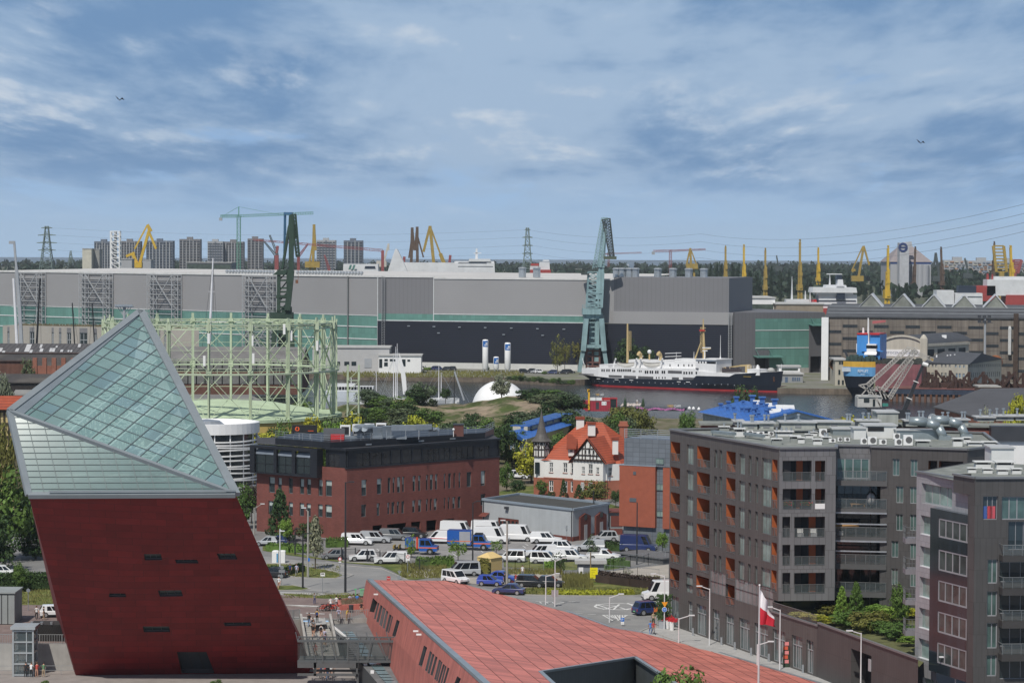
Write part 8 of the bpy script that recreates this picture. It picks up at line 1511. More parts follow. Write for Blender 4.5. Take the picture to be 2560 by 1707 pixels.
for x,y0,y1,m,lb in((1808,300,480,CRD,'dark red ship mast cluster left of the dark green crane'),(715,360,470,CRD,'red cargo crane post right of the ochre crane'),(415,370,440,CRD,'short red deck crane left of the twin cranes')):
 c='A' if x==1808 else 'B';g=C3(c,2000);o=th('deck_crane',lb,'crane',V(g(x,y1).x,2000,0));_=MB();p=g(x,y1);p.z=0;_.bar(p,g(x,y0+60 if x!=415 else y0+40),3.5,3);_.bd('post',m,o);_.bar(g(x,y0+50),g(x+6,y0),2,2);_.bar(g(x-14,y0+70),g(x+14,y0+66),2,1.2);_.bd('boom',m,o)
def tc4(label,c,Y,mat,x,yt,yb,xl,xr,yj,w,t):
 g=C3(c,Y);o=th('tower_crane',label,'tower crane',V(g(x,yb).x,Y,0));_=MB();p=g(x,yb);p.z=0;_.tr4(p,g(x,yj),w,t,26);_.bd('mast',mat,o);_.tr4(g(xl,yj+2),g(x,yj),w*.8,t*.8,10);_.tr4(g(x,yj),g(xr,yj-(xr-x)*.04),w*.7,t*.7,30);_.bd('jib',mat,o);_.bar(g(x,yj),g(x,yt),t*2);_.bar(g(x,yt),g(xl+15,yj),t*.8);_.bar(g(x,yt),g(x+(xr-x)*.6,yj-5),t*.6);_.bd('apex',mat,o);a=g(xl,yj+12);_.cx4(a-V(0,0,2),Sz(c,18,Y),3,Sz(c,20,Y));_.bd('counterweight',GY,o);return o
tc4('green tower crane with a long horizontal jib above the apartment towers','A',1800,CGN,1560,45,290,1442,2045,105,2.4,.32);tc4('red tower crane with a flat jib over the sea right of the hall','C',2600,CRD,42,325,450,-70,270,332,2.4,.35);tc4('small distant red tower crane right of the blue grey crane','B',3600,CRD,1755,345,440,1725,1970,352,2.4,.35)
for x0,y0,x1,y1,m,lb,wd_ in((2185,300,2205,470,CYD,'wide ochre lattice boom at the far right',9),(2310,392,2285,480,CRD,'thick red boom at the far right edge',7)):
 g=C3('C',2200);o=th('cargo_crane',lb,'crane',V(g(x1,y1).x,2200,0));_=MB();a,b=g(x1,y1),g(x0,y0);dx=V(wd_/2,0,0);_.bar(a-dx,b-dx,2.2);_.bar(a+dx,b+dx,2.2)
 for i in rg(9):f=i/8;_.bar(a.lerp(b,f)-dx,a.lerp(b,f)+dx,1.2)
 _.bd('boom',m,o);_.bar(V(a.x,2200,0),a,4,4);_.bd('post',m,o)
def gz(Y):return lerp1([(1300,.1),(2000,8),(3000,13),(5500,13)],Y)
def lerp1(t,y):
 for(a,p),(b,q)in zip(t,t[1:]):
  if a<=y<=b:return p+(q-p)*(y-a)/(b-a)
 return t[-1][1]if y>t[0][0]else 0
TW1,TW2,TW3=M('tower_grey_blue',(.13,.15,.185),.8,var=.1,scale=.02),M('tower_pale',(.34,.35,.36),.8,var=.1,scale=.02),M('tower_tan',(.18,.175,.18),.8,var=.1,scale=.02);WBD=M('tower_windows',(.05,.06,.075),.3,var=.5,scale=.08)
def tw4(label,c,x0,x1,y0,Y,mat,cols=6,step=6.):
 p,q=At(c,x0,y0,Y),At(c,x1,y0,Y);g=gz(Y);o=th('apartment_tower',label,'apartment tower',V(p.x,Y,g),group='distant apartment towers');_=MB();_.box(p.x,q.x,Y,Y+16,g,p.z);m_=(p.x+q.x)/2;_.box(m_-4,m_+3,Y+3,Y+9,p.z,p.z+2.6);_.bd('wall',mat,o);W_=q.x-p.x;z=p.z-2.2;i=0
 while z>g+3 and i<11:
  _=MB()
  for k in rg(cols):x=p.x+W_*(k+.15)/cols;_.box(x,x+W_*.7/cols,Y-.35,Y-.02,z-1.5,z)
  _.bd('window_row',WBD,o);z-=3.1;i+=1
 _=MB()
 for k in rg(1,cols):x=p.x+W_*k/cols;_.box(x-.5,x+.5,Y-1.,Y-.4,g,p.z-(k%3)*2)
 _.bd('balcony_stack',TW2 if mat is not TW2 else TW1,o)
for a in(('leftmost wide grey blue apartment tower behind the cream tank','A',615,738,270,3000,TW1,7),('grey brown apartment tower behind the yellow luffing crane','A',775,917,268,3040,TW3,8),('grey blue tower just right of the yellow luffing crane','A',955,1130,266,3000,TW1,8),('tan apartment tower, fourth block from the left','A',1172,1308,255,3050,TW3,6),('white gridded apartment tower under the green tower crane','A',1356,1456,270,3000,TW2,6),('brown gridded tower right of the white gridded one','A',1457,1590,272,3010,TW3,7),('narrow tan tower left of the dark green crane','A',1617,1715,252,3050,TW3,4),('white stepped tower right of the dark green crane','A',2068,2192,262,3050,TW2,6),('dark and white apartment tower, rightmost of the row','B',24,148,264,3000,TW1,5)):tw4(*a)
sx4('storage_tank','cream block with ribbed silos before the leftmost apartment tower','A',538,320,598,470,2100,14,M('cream_tank',(.5,.48,.4),.7),'tank',ground=6);sx4('silo_bank','grey ribbed silo bank beside the cream block','A',598,325,650,470,2110,14,M('silo_rib',(.38,.38,.36),.7,kind='ribs',p=('X',3.5,.7,.4)),'silo',ground=6)
sx4('dark_shed','low dark glazed shed below the apartment towers','A',1218,410,1512,480,2200,40,M('far_dark',(.07,.08,.09),.5),band=(420,450),ground=6);sx4('white_block','small white dockside block under the yellow crane jib','A',778,388,862,470,2150,14,TW2,ground=6)
for y,d in((905,0),):sx4('low_flats','low pale flats between the second and third towers','A',930,392,985,470,2500,20,TW2,ground=8)
g=C3('A',1900);o=th('lattice_stack','slim white lattice stack among the apartment towers','stack',V(g(755,470).x,1900,7));_=MB();p=g(755,470);p.z=6;_.tr4(p,g(755,205),6.5,.8,14);_.bd('lattice',WH,o);_.tube(p,g(755,202),1.1);_.bd('flue',TW2,o)
sm=M('silo_grey',(.34,.35,.37),.8,var=.06,scale=.02);g=C3('C',2300);a,b,z1=g(1480,405),g(1745,405),g(1600,405).z;o=th('grain_silo','big grey silo with a steep roof, blue stripe and tall lift tower','silo',V(a.x,2300,10));_=MB();_.box(a.x,b.x,2300,2360,9,z1);_.bd('body',sm,o);ap=g(1612,300);_.box(a.x,b.x,2299.7,2299.98,z1-1.6,z1);_.bd('blue_stripe',M('stripe_blue',(.05,.1,.3)),o);t0,t1=V(ap.x-6,2330,ap.z),V(ap.x+6,2330,ap.z);c4_=[V(a.x-1,2299,z1),V(b.x+1,2299,z1),V(b.x+1,2361,z1),V(a.x-1,2361,z1)]
_.pl4(c4_[0],c4_[1],t1,t0);_.pl4(c4_[1],c4_[2],t1);_.pl4(c4_[2],c4_[3],t0,t1);_.pl4(c4_[3],c4_[0],t0);_.bd('roof',M('silo_roof',(.25,.22,.22),.7),o);p,q=g(1524,280),g(1585,280);_.box(p.x,q.x,2285,2299,9,p.z);_.bar(g(1560,295),g(1616,290),7,5);_.bd('lift_tower',M('silo_pale',(.42,.43,.45),.8),o);p=g(1545,310);_.lt([(4.2,0),(4.2,.3),(2.4,.3)],(0,0,0),16);_.v=[(p.x+a_,2284.9-c_,p.z+b_)for a_,b_,c_ in _.v];_.box(p.x-2.6,p.x+2.6,2284.6,2284.9,p.z-.6,p.z+.6);_.bd('emblem',NAVY,o)
for i in rg(3):_=MB();x=g(1640+i*32,500).x;_.tube((x,2299,9),(x,2299,z1-3),3.6,n=12);_.bd('silo_bay',sm,o)
hp=[M('balcony_'+k,c,.8)for k,c in(('cream',(.45,.42,.35)),('orange',(.38,.2,.11)),('blue',(.2,.25,.33)),('grey',(.33,.34,.36)))];rq=RR(31)
for i,(x0,x1,y0)in en(((1828,1985,392),(1985,2160,396),(2160,2420,400))):
 g=C3('C',3300);a,b=g(x0,y0),g(x1-2,y0);o=th('housing_slab',('long colourful balcony slab block at the right, left third','long colourful balcony slab block at the right, middle third','long colourful balcony slab block at the right, right third')[i],'apartment block',V(a.x,3300,13));_=MB();_.box(a.x,b.x,3300,3315,12,a.z);_.box(a.x+12,a.x+24,3302,3310,a.z,a.z+4);_.bd('wall',TW2,o)
 for r in rg(9):
  _=MB();x=a.x+1
  while x<b.x-5:_.k=rq.randrange(4);w_=rq.uniform(2.5,6);_.box(x,x+w_,3298.6,3299.9,a.z-3.-r*3,a.z-1.7-r*3);x+=w_+rq.uniform(1,3.5)
  _.bd('balcony_row',hp,o)
def ship2(label,c,Y,parts,cat='ship',name='cargo_ship'):
 g=C3(c,Y);o=th(name,label,cat,V(g(parts[0][2],parts[0][5]).x,Y,1))
 for nm,m,x0,y0,x1,y1,dep in parts:a,b=g(x0,y1),g(x1,y1);_=MB();t=g(x0,y0).z;_.hx4([(a.x,Y+9-dep,a.z),(b.x,Y+9-dep,a.z),(b.x,Y+9+dep,a.z),(a.x,Y+9+dep,a.z)],[(a.x+.4,Y+9-dep,t),(b.x-.4,Y+9-dep,t),(b.x-.4,Y+9+dep,t),(a.x+.4,Y+9+dep,t)]);_.bd(nm,m,o)
 return o
FUN=M('funnel_navy',(.02,.03,.05),.5);SWH=M('far_ship_white',(.62,.63,.64),.5,var=.12,scale=.15);SRD=M('ship_red',(.32,.05,.045),.6);CBL=M('cargo_blue',(.08,.18,.33),.6)
ship2('big white cargo ship bridge with a navy funnel above the concrete hall','C',1280,[('deckhouse',SWH,1010,618,1268,735,7),('bridge_wing',SWH,968,572,1262,605,9),('upper_house',SWH,1000,590,1240,620,8),('wheelhouse',SWH,1060,556,1200,575,6),('mast',SWH,1092,480,1102,556,1),('mast',SWH,1075,482,1180,488,1),('funnel',FUN,1126,568,1184,648,8.6),('funnel_top',SWH,1140,520,1182,568,4),('funnel_top',FUN,1136,490,1176,522,3),('window_row',FUN,1010,655,1260,661,7.3),('window_row',FUN,1010,684,1260,689,7.3),('red_hull',SRD,975,706,1300,745,9),('crane_post',SWH,842,500,853,660,1.2),('vent',SWH,930,595,942,680,1.5),('vent',SWH,962,595,972,680,1.5),('tank_deck',SWH,800,650,960,740,4),('red_lifeboat',RED,975,650,1000,676,9.5)])
ship2('white ferry with a raked mast and rows of windows behind the hall roof','B',1900,[('hull',SWH,345,408,1012,480,9),('superstructure',SWH,745,400,1010,430,8),('bridge',SWH,840,385,985,402,9.5),('mast',SWH,882,318,900,388,1),('mast',SWH,870,345,925,350,1),('window_row',FUN,770,410,960,413,9.2),('window_row',FUN,770,432,1000,435,9.2)],name='ferry');g=C3('B',1890);_=MB();_.sl4([g(310,470),g(360,320),g(372,320),g(412,400),g(440,470)],(0,12,0));one('ferry_funnel',_,SWH,'tall white raked stern tower of a ship left of the twin cranes','ship',loc=g(310,470))
o=ship2('low white ferry stern with two teal marks behind the hall roof','B',1850,[('superstructure',SWH,18,418,250,480,8),('window_row',FUN,160,432,232,448,8.3)],name='ferry');g=C3('B',1849)
for x in(55,78):_=MB();_.sl4([g(x,455),g(x+14,455),g(x+24,424),g(x+10,424)],(0,-.5,0));_.bd('teal_mark',TEAL,o)
ship2('white ship bridge with red hull right of the ferry','B',2000,[('hull',SRD,1240,455,1380,490,8),('deckhouse',SWH,1300,405,1372,460,6),('mast',SWH,1325,392,1368,400,2),('deck_rail',SRD,1245,415,1300,430,5),('hull_side',SWH,1240,432,1300,456,7)]);ship2('long white ship with many windows at the right','C',1700,[('hull',SWH,1900,608,2085,720,8),('upper_deck',SWH,1780,590,1900,720,7),('funnel',FUN,1930,560,2050,606,4),('window_row',FUN,1940,630,2080,634,8.3)]);ship2('red and white cargo ship at the right edge','C',1720,[('hull',SRD,2040,560,2170,660,8),('deckhouse',SWH,2110,520,2420,625,8),('wheelhouse',SWH,2160,500,2420,530,6),('red_post',SRD,2122,480,2136,530,2),('red_post',SRD,2155,485,2166,530,2),('side',SRD,2230,620,2420,760,9)])
for c,x0,x1,y0,y1,Y,m,lb in(('C',835,972,428,441,8600,CBL,'distant blue cargo ship on the sea'),('B',1850,1890,432,440,8600,SWH,'small distant white ship on the sea right of the blue grey crane'),('B',2040,2115,432,440,9000,SWH,'distant pale ship on the sea near the red tower crane')):
 w_=x1-x0;ship2(lb,c,Y,[('hull',m,x0,y0,x1,y1,10),('bridge',SWH,x1-w_*.25,y0-12,x1-w_*.08,y0+1,8),('mast',m,x0+w_*.3,y0-8,x0+w_*.32,y0,2)])
def py4(label,c,x,yt,yb,Y,w,arms,mat=M('pylon_green',(.16,.21,.19),.6)):
 g=C3(c,Y);o=th('pylon',label,'pylon',V(g(x,yb).x,Y,gz(Y)));_=MB();p=g(x,yb);p.z=gz(Y)-1;n=12;tp=g(x,yt);prev=None
 for i in rg(n+1):
  f=i/n;cpt=p.lerp(tp,f);k=w*(1-f)**1.2*.5+w*.1;cur=[cpt+V(sx*k,sy*k,0)for sx,sy in((-1,-1),(1,-1),(1,1),(-1,1))]
  if prev:
   for j in rg(4):_.bar(prev[j],cur[j],.7);_.bar(prev[j],cur[(j+1)%4],.4)
  for j in rg(4):_.bar(cur[j],cur[(j+1)%4],.4)
  prev=cur
 _.bd('tower',mat,o)
 for y,hw in arms:_=MB();a,b,t=g(x-hw,y),g(x+hw,y),g(x,y-8);_.bar(a,b,.8);_.bar(a,t,.5);_.bar(b,t,.5);_.bd('cross_arm',mat,o)
py4('lattice power pylon with four cross arms at the far left','A',306,172,400,2600,15,((183,36),(230,58),(280,66),(328,58)));py4('green lattice power pylon right of the ferry','B',1225,182,430,2400,11,((195,18),(245,34),(298,34),(350,34)));py4('small distant power pylon between the trees at the left','A',462,332,440,4500,10,((360,8),(380,9)))
def wire(label,*pts):
 _=MB();q=[At(*p)for p in pts]
 for a,b in zip(q,q[1:]):
  n=14;prev=a;s=(b-a).length*.012
  for i in rg(1,n+1):f=i/n;c=a.lerp(b,f)-V(0,0,4*s*f*(1-f));_.bar(prev,c,.12);prev=c
 one('power_line',_,M('wire_grey',(.1,.12,.14),.5),label,'power line',loc=q[0])
for i,(y0,y1,y2)in en(((195,222,0),(245,272,62),(298,325,122),(350,378,180))):wire(('topmost','second highest','third highest','lowest')[i]+' power line running right from the green pylon',('B',1225+(0 if i==0 else 34),y0,2400),('C',240,y1,2000),('C',2500,y2-8,1150));wire(('topmost','second highest','third highest','lowest')[i]+' power line between the two pylons',('A',306+(36,58,66,58)[i],(183,230,280,328)[i],2600),('B',1225-(0 if i==0 else 34),y0,2400))
PT={k:M('paint_'+k,c,.3,var=.04,coat=.6)for k,c in dict(white=(.74,.75,.76),silver=(.4,.42,.44),grey=(.17,.18,.19),black=(.018,.019,.022),blue=(.03,.07,.36),navy=(.02,.035,.12),truck=(.02,.1,.38)).items()};HLM=M('headlight',(.55,.57,.6),.1);TLM=M('tail_light',(.35,.012,.012),.25);RIM=M('alloy_rim',(.38,.39,.4),.35,.5);PLATE=M('number_plate',(.7,.7,.68),.5)
KIND=dict(hatch=(3.7,1.75,1.6,.9,.95,1.75,3.35,3.75),mpv=(4.2,1.85,1.75,.95,.8,1.75,4.,4.25),sedan=(4.5,1.85,1.55,.9,1.15,2.,3.3,4.1),suv=(4.4,1.9,1.85,1.,1.05,1.85,3.9,4.3),pickup=(5.1,1.9,1.95,1.05,1.25,2.05,5.,5.15),singlecab=(5.2,1.85,1.8,1.1,1.25,2.05,3.,3.15),van=(5.8,2.05,2.75,1.25,.85,1.55,5.7,5.8),lowvan=(5.,1.95,2.15,1.05,.7,1.65,4.85,5.),minivan=(4.4,1.85,1.95,1.,.8,1.65,4.3,4.4))
cars_n=0
def ca4(c,x,y,kind,paint,head,label,wins=None,group=None,z=0.,extras=None):
 L,W_,H,B,hx,tx,rx,bx=KIND[kind];o=th('parked_car' if 'van' not in kind else 'parked_van',label,'van' if 'van' in kind else 'pickup' if kind in('pickup','singlecab')else 'car',G(c,x,y,z),0,group,world=False);m=PT[paint];h=W_/2;X=lambda v:L/2-v
 def part(nm,mt,fn,par=o,bev=0):_=MB();fn(_);q=_.bd(nm,mt,par)
 def body(_):
  f=.3;pr=[(0,f),(0,B*.72),(.15,B*.86),(hx,B),(bx,B),(L,B*.92),(L,f)];k=.12;n=len(pr)
  lo=[(X(a),-h+(.02 if b<B*.95 else .07),b)for a,b in pr];hi=[(p[0],-p[1],p[2])for p in lo];_.add(lo+hi,[tuple(rg(n)),tuple(rg(n,2*n))[::-1]]+[(i,n+i,n+(i+1)%n,(i+1)%n)for i in rg(n)])
  i_=.16 if 'van' not in kind else .1;b4=[(X(hx),-h+.07,B),(X(bx),-h+.07,B),(X(bx),h-.07,B),(X(hx),h-.07,B)];t4=[(X(tx),-h+i_,H-.05),(X(rx),-h+i_,H-.05),(X(rx),h-i_,H-.05),(X(tx),h-i_,H-.05)];_.hx4(b4,t4);_.hx4(t4,[(X(tx+.15),-h+i_+.15,H),(X(rx-.1),-h+i_+.15,H),(X(rx-.1),h-i_-.15,H),(X(tx+.15),h-i_-.15,H)])
  if kind=='singlecab':_.box(X(L),X(3.2),-h+.05,h-.05,B,B+.02)
 part('body',m,body);i_=.16 if 'van' not in kind else .1;y_at=lambda f:-h+.07+(i_-.07)*f
 def glassq(s,xa0,xa1,xb0,xb1,f0=.04,f1=.9):
  def fn(_):_.pl4(*[(X(v),s*(y_at(f)-.012),B+(H-.05-B)*f)for v,f in((xa0,f0),(xa1,f0),(xb1,f1),(xb0,f1))])
  return fn
 wl=wins or{'hatch':(.05,.36,.66),'mpv':(.05,.34,.62,.92),'sedan':(.04,.5,.85),'suv':(.05,.36,.66,.92),'pickup':(.04,.26,.5),'singlecab':(.06,.75),'van':(.02,.2),'lowvan':(.03,.27,.58,.93),'minivan':(.04,.32,.62,.94)}[kind]
 for a,b in zip(wl,wl[1:]):bl=bx-hx;tl_=rx-tx;[part('side_window',CARGLASS,glassq(s,hx+bl*a+.12,hx+bl*b-.03,tx+tl_*a+.05,tx+tl_*b-.03))for s in(1,-1)]
 part('windscreen',CARGLASS,lambda _:_.pl4(*[(X(hx+(tx-hx)*f)+.015,s*(h-.07-(i_-.07)*f-.08),B+(H-.05-B)*f+.01)for s,f in((-1,.08),(1,.08),(1,.92),(-1,.92))]))
 if kind not in('van','singlecab'):part('rear_window',CARGLASS,lambda _:_.pl4(*[(X(bx+(rx-bx)*f)-.015,s*(h-.07-(i_-.07)*f-.12),B+(H-.05-B)*f+.01)for s,f in((-1,.15),(1,.15),(1,.85),(-1,.85))]))
 r=.41 if kind in('suv','pickup','singlecab','van')else .36
 for wx in(.19*L,.8*L):
  for s in(1,-1):
   q=MB().tube((X(wx),s*(h-.2),r),(X(wx),s*(h+.015),r),r,n=14).bd('wheel',RUBBER,o);MB().tube((X(wx),s*(h),r),(X(wx),s*(h+.03),r),r*.62,n=10).bd('rim',RIM,q)
 for s in(1,-1):part('headlight',HLM,lambda _:_.box(X(.14),X(-.012),s*h*.62-.18,s*h*.62+.18,B*.62,B*.8));part('tail_light',TLM,lambda _:_.box(X(L+.012),X(L-.08),s*h*.82-.09,s*h*.82+.09,B*.6,B*.95))
 part('bumper',BK,lambda _:(_.box(X(L-.35),X(.35),-h-.006,h+.006,.24,.42),_.box(X(.2),X(-.03),-h+.12,h-.12,.3,.48),_.box(X(L+.03),X(L-.2),-h+.12,h-.12,.3,.48)));part('number_plate',PLATE,lambda _:_.box(X(L+.045),X(L+.031),-.26,.26,.5,.62))
 if extras:
  for nm,mt,bx_ in extras:part(nm,mt,lambda _:_.box(*bx_))
 o.rotation_euler=(0,0,R(head));return o
ST=[('red_stripe',RED,(-2.6,1.2,-1.045,1.045,.95,1.06))]
for a in(('R',110,240,'pickup','white',-6,'white canopied pickup at the left end of the row by the office'),('R',265,222,'pickup','silver',-8,'silver pickup with white canopy, second in the row by the office'),('R',430,200,'pickup','grey',-10,'grey canopied pickup beside the black car by the office'),('R',590,180,'suv','black',-10,'black car parked at the office garage openings'),('R',160,375,'suv','white',186,'white off-roader behind the black fence, left of two'),('R',390,398,'pickup','white',186,'white canopied pickup behind the black fence, right of two'),('R',1405,383,'minivan','white',172,'white family van seen from behind by the yellow kiosk'),('R',1690,396,'minivan','white',-12,'small white van with dark side windows on the grass'),('R',1650,340,'pickup','white',188,'white pickup facing left behind the small white van'),('R',1850,296,'suv','white',-8,'white estate car at the back of the cluster on the grass'),('R',1910,378,'pickup','white',-10,'white double cab pickup in front of the grass cluster'),('R',2180,370,'singlecab','white',-12,'white single cab pickup carrying yellow bars'),('R',2060,293,'pickup','silver',172,'silver blue pickup partly hidden behind the thin tree'),('R',2190,213,'suv','silver',190,'silver off-roader beside the brick gabled doors'),('R',1700,228,'pickup','white',-6,'white canopied pickup in front of the pale grey hall'),('R',1230,583,'hatch','blue',-14,'bright blue hatchback on the gravel, front one'),('R',1325,548,'sedan','blue',-16,'blue car behind the front blue hatchback'),('R',1575,593,'mpv','black',-12,'black people carrier on the gravel by the lamp post'),('R',1740,592,'hatch','black',-10,'black hatchback right of the black people carrier'),('R',1385,655,'sedan','navy',168,'dark saloon partly hidden by the pink roof edge'),('R',1000,498,'lowvan','silver',190,'silver minibus with dark windows left of the yellow kiosk'),('R',935,562,'minivan','white',-50,'white people carrier in front of the silver minibus'),('H',318,1178,'hatch','white',12,'white taxi with a roof sign behind the tower'),('D',225,1154,'hatch','silver',172,'silver hatchback behind the dark conifer'),('D',310,1147,'hatch','navy',172,'dark blue hatchback behind the dark conifer'),('D',785,1265,'hatch','grey',188,'grey hatchback behind the fence at the verge'),('D',275,1418,'sedan','black',165,'dark car coming out behind the tower edge'),('H',30,937,'hatch','white',10,'white car at the left edge beyond the hedge'),('E',330,592,'suv','white',-20,'white patrol car with red stripe before the yellow school'),('R',815,226,'lowvan','white',170,'white van with a red stripe seen from behind left of the box truck',(.02,.2),None,0.,[('red_stripe',RED,(-2.4,2.,-.995,.995,.85,.95))]),('R',955,175,'van','white',-12,'tall white van at the back behind the blue box truck'),('R',1215,170,'van','white',-12,'tall white van at the back, second from the left'),('R',1240,226,'van','white',-10,'white panel van in front, right of the blue box truck'),('R',1460,208,'van','white',-10,'white panel van with dark cab glass before the pale grey hall'),('E',1330,1203,'van','navy',-14,'dark blue van behind the black flat roofed shed'),('K',1990,545,'van','white',188,'white van nosing out from behind the apartment block')):ca4(*a)
rc_=ca4('K',1855,688,'suv','navy',24,'dark blue and orange car on the roundabout with green plate',None,None,0.,[('orange_nose',M('car_orange',(.6,.16,.04),.35),(.2,2.215,-.96,.96,.45,1.02)),('green_plate',M('plate_green',(.2,.5,.25)),(-2.27,-2.246,-.27,.27,.5,.63))])
fc=[]
for i,(x,y,p)in en(((460,225,'white'),(507,227,'black'),(560,229,'white'),(745,235,'navy'),(805,237,'black'),(853,239,'white'),(970,240,'navy'),(1020,242,'navy'),(1078,246,'black'),(1132,245,'black'),(1805,266,'black'),(1860,266,'black'),(1910,268,'silver'),(1948,270,'white'),(2055,276,'navy'),(2160,276,'black'),(2220,270,'black'))):fc.append(ca4('V',x,y,'suv' if i%2 else 'mpv',p,(178,8,172)[i%3],'x',None,'cars parked along the far quay'))
od(fc,'small car parked on the far quay, # from the left')
def truck(label,c,x,y,head,box):
 o=th('blue_truck',label,'truck',G(c,x,y),world=False);m=PT['truck'];OR=M('stripe_orange',(.7,.16,.03),.5)
 def P(nm,mt,*bs):
  _=MB();[_.box(*b)for b in bs];return _.bd(nm,mt,o)
 P('chassis',BK,(-3.4,3.,-.45,.45,.6,.85));_=MB();pr=[(3.6,.6),(3.6,1.35),(2.9,1.5),(2.35,2.5),(.75,2.5),(.75,.6)];_.add([(a,-1.05,b)for a,b in pr]+[(a,1.05,b)for a,b in pr],[tuple(rg(6)),tuple(rg(6,12))[::-1]]+[(i,i+6,(i+1)%6+6,(i+1)%6)for i in rg(6)]);_.bd('cab',m,o)
 for s in(-1,1):_.pl4((2.75,s*1.06,1.55),(2.3,s*1.06,2.35),(1.75,s*1.06,2.35),(1.75,s*1.06,1.55));_.pl4((1.65,s*1.06,1.55),(1.65,s*1.06,2.35),(.95,s*1.06,2.35),(.95,s*1.06,1.55))
 _.pl4((2.9,-.9,1.56),(2.9,.9,1.56),(2.42,.9,2.4),(2.42,-.9,2.4));_.bd('cab_window',CARGLASS,o);P('orange_stripe',OR,(.75,3.61,-1.065,1.065,1.1,1.25))
 if box:P('box_body',m,(-3.4,.5,-1.15,1.15,.9,3.2));P('roller_shutter',M('shutter_grey',(.33,.34,.37),.5),(-1.4,.35,-1.165,-1.151,1.1,3.05));P('orange_stripe',OR,(-3.4,.5,-1.17,1.17,1.45,1.56));P('roof_rack',BK,(1.,2.2,-.8,.8,2.55,2.75))
 else:P('load_body',m,(-1.5,-.2,-1.05,1.05,.9,2.6));P('crane_arm',M('arm_red',(.65,.07,.03),.5),(.15,.4,-.2,.2,.9,2.7));P('rear_frame',M('frame_yellow',(.35,.24,.06),.6),(-3.5,-3.3,-.9,.9,.9,1.4),(-2.6,-2.5,-.9,.9,.9,1.5),(-3.5,-2.5,-.9,-.8,.95,1.05));P('orange_stripe',OR,(-1.5,-.2,-1.07,1.07,1.,1.15))
 r=.55
 for wx in(2.5,-1.2 if not box else-2.2,-2.9 if not box else-2.2):
  for s in(1,-1):
   q=MB().tube((wx,s*.75,r),(wx,s*1.08,r),r,n=14).bd('wheel',RUBBER,o);MB().tube((wx,s*1.,r),(wx,s*1.1,r),r*.45,n=8).bd('rim',RIM,q)
 o.rotation_euler=(0,0,R(head))
truck('blue crew cab truck with a red crane arm and bare rear frame','R',600,318,-8,False);truck('blue box truck with grey shutter in the car park','R',1050,282,-8,True)
SKIN=M('skin',(.45,.25,.17),.6);HAIRM=[M('hair_'+k,c,.7)for k,c in(('dark',(.03,.02,.015)),('brown',(.1,.055,.03)),('grey',(.35,.33,.31)))]
CLO={k:M('cloth_'+k,c,.85,var=.12,scale=3)for k,c in dict(black=(.02,.02,.022),white=(.7,.7,.7),navy=(.03,.05,.16),blue=(.05,.2,.55),grey=(.2,.21,.22),red=(.4,.06,.05),tan=(.4,.3,.2),yellow=(.6,.42,.08),denim=(.12,.2,.35),lilac=(.45,.45,.6),orange=(.6,.2,.06),skin=(.45,.25,.17),green=(.1,.2,.1)).items()}
PM={}
def figure(pose):
 if pose in PM:return PM[pose]
 w=pose=='walk';s=pose=='sit';ln=pose=='lean';hz_=.48 if s else .92;v=[(0,0,hz_),(0,0,hz_+.22),(0.,.02-(.14 if ln else 0),hz_+.5),(0,0-(.17 if ln else 0),hz_+.6),(0,-.02-(.2 if ln else 0),hz_+.7),(0,-.02-(.2 if ln else 0),hz_+.82)];r=[.15,.13,.15,.06,.095,.085];e=[(0,1),(1,2),(2,3),(3,4),(4,5)]
 for sd_ in(-1,1):
  k=len(v);a=sd_*(.24 if w else .03)
  if s:v+=[(sd_*.1,-.05,.46),(sd_*.11,-.42,.48),(sd_*.11,-.44,.08),(sd_*.11,-.58,.04)]
  else:v+=[(sd_*.1,0,.86),(sd_*.11,-a*.6,.48),(sd_*.11,a*.9 if sd_*a>0 else-a,.08),(sd_*.12,(a*.9 if sd_*a>0 else-a)-.14,.04)]
  r+=[.095,.07,.05,.045];e+=[(0,k),(k,k+1),(k+1,k+2),(k+2,k+3)];k=len(v);f=-.17 if ln else .02
  v+=[(sd_*.19,f+.01,hz_+.47),(sd_*.24,f+(-sd_*.12 if w else .02)-(.08 if ln else 0),hz_+.2),(sd_*.22,f+(-sd_*.26 if w else-.06)-(.22 if s or ln else 0),hz_+(0. if not s else .08)+(.12 if ln else 0)),(sd_*.22,f+(-sd_*.29 if w else-.08)-(.3 if s or ln else 0),hz_-.09+(.15 if s or ln else 0))];r+=[.06,.045,.035,.035];e+=[(2,k),(k,k+1),(k+1,k+2),(k+2,k+3)]
 me=bdt.meshes.new('person_body');me.from_pydata(v,e,[]);t=bdt.objects.new('body',me);COL.objects.link(t);t.modifiers.new('skin','SKIN');sb=t.modifiers.new('sub','SUBSURF');sb.levels=1;sb.render_levels=1
 for i,q in en(me.skin_vertices[0].data):q.radius=(r[i],r[i]*(.75 if i<3 else 1));q.use_root=i==0
 dg=bpy.context.evaluated_depsgraph_get();m2=bdt.meshes.new_from_object(t.evaluated_get(dg));bdt.objects.remove(t);m2 .materials.clear()
 for i in rg(4):m2 .materials.append(SKIN)
 for p in m2 .polygons:
  c=p.center;far_=abs(c.x)>.155;top=c.z>hz_+.565
  p.material_index=0 if top or(far_ and c.z<hz_+.3 and c.z>(.3 if s else .75))else 3 if c.z<.085 and(not s or c.y<-.3)else 1 if c.z>hz_+.04 else 2
  p.use_smooth=True
 PM[pose]=(m2,hz_,-.2 if ln else 0);return PM[pose]
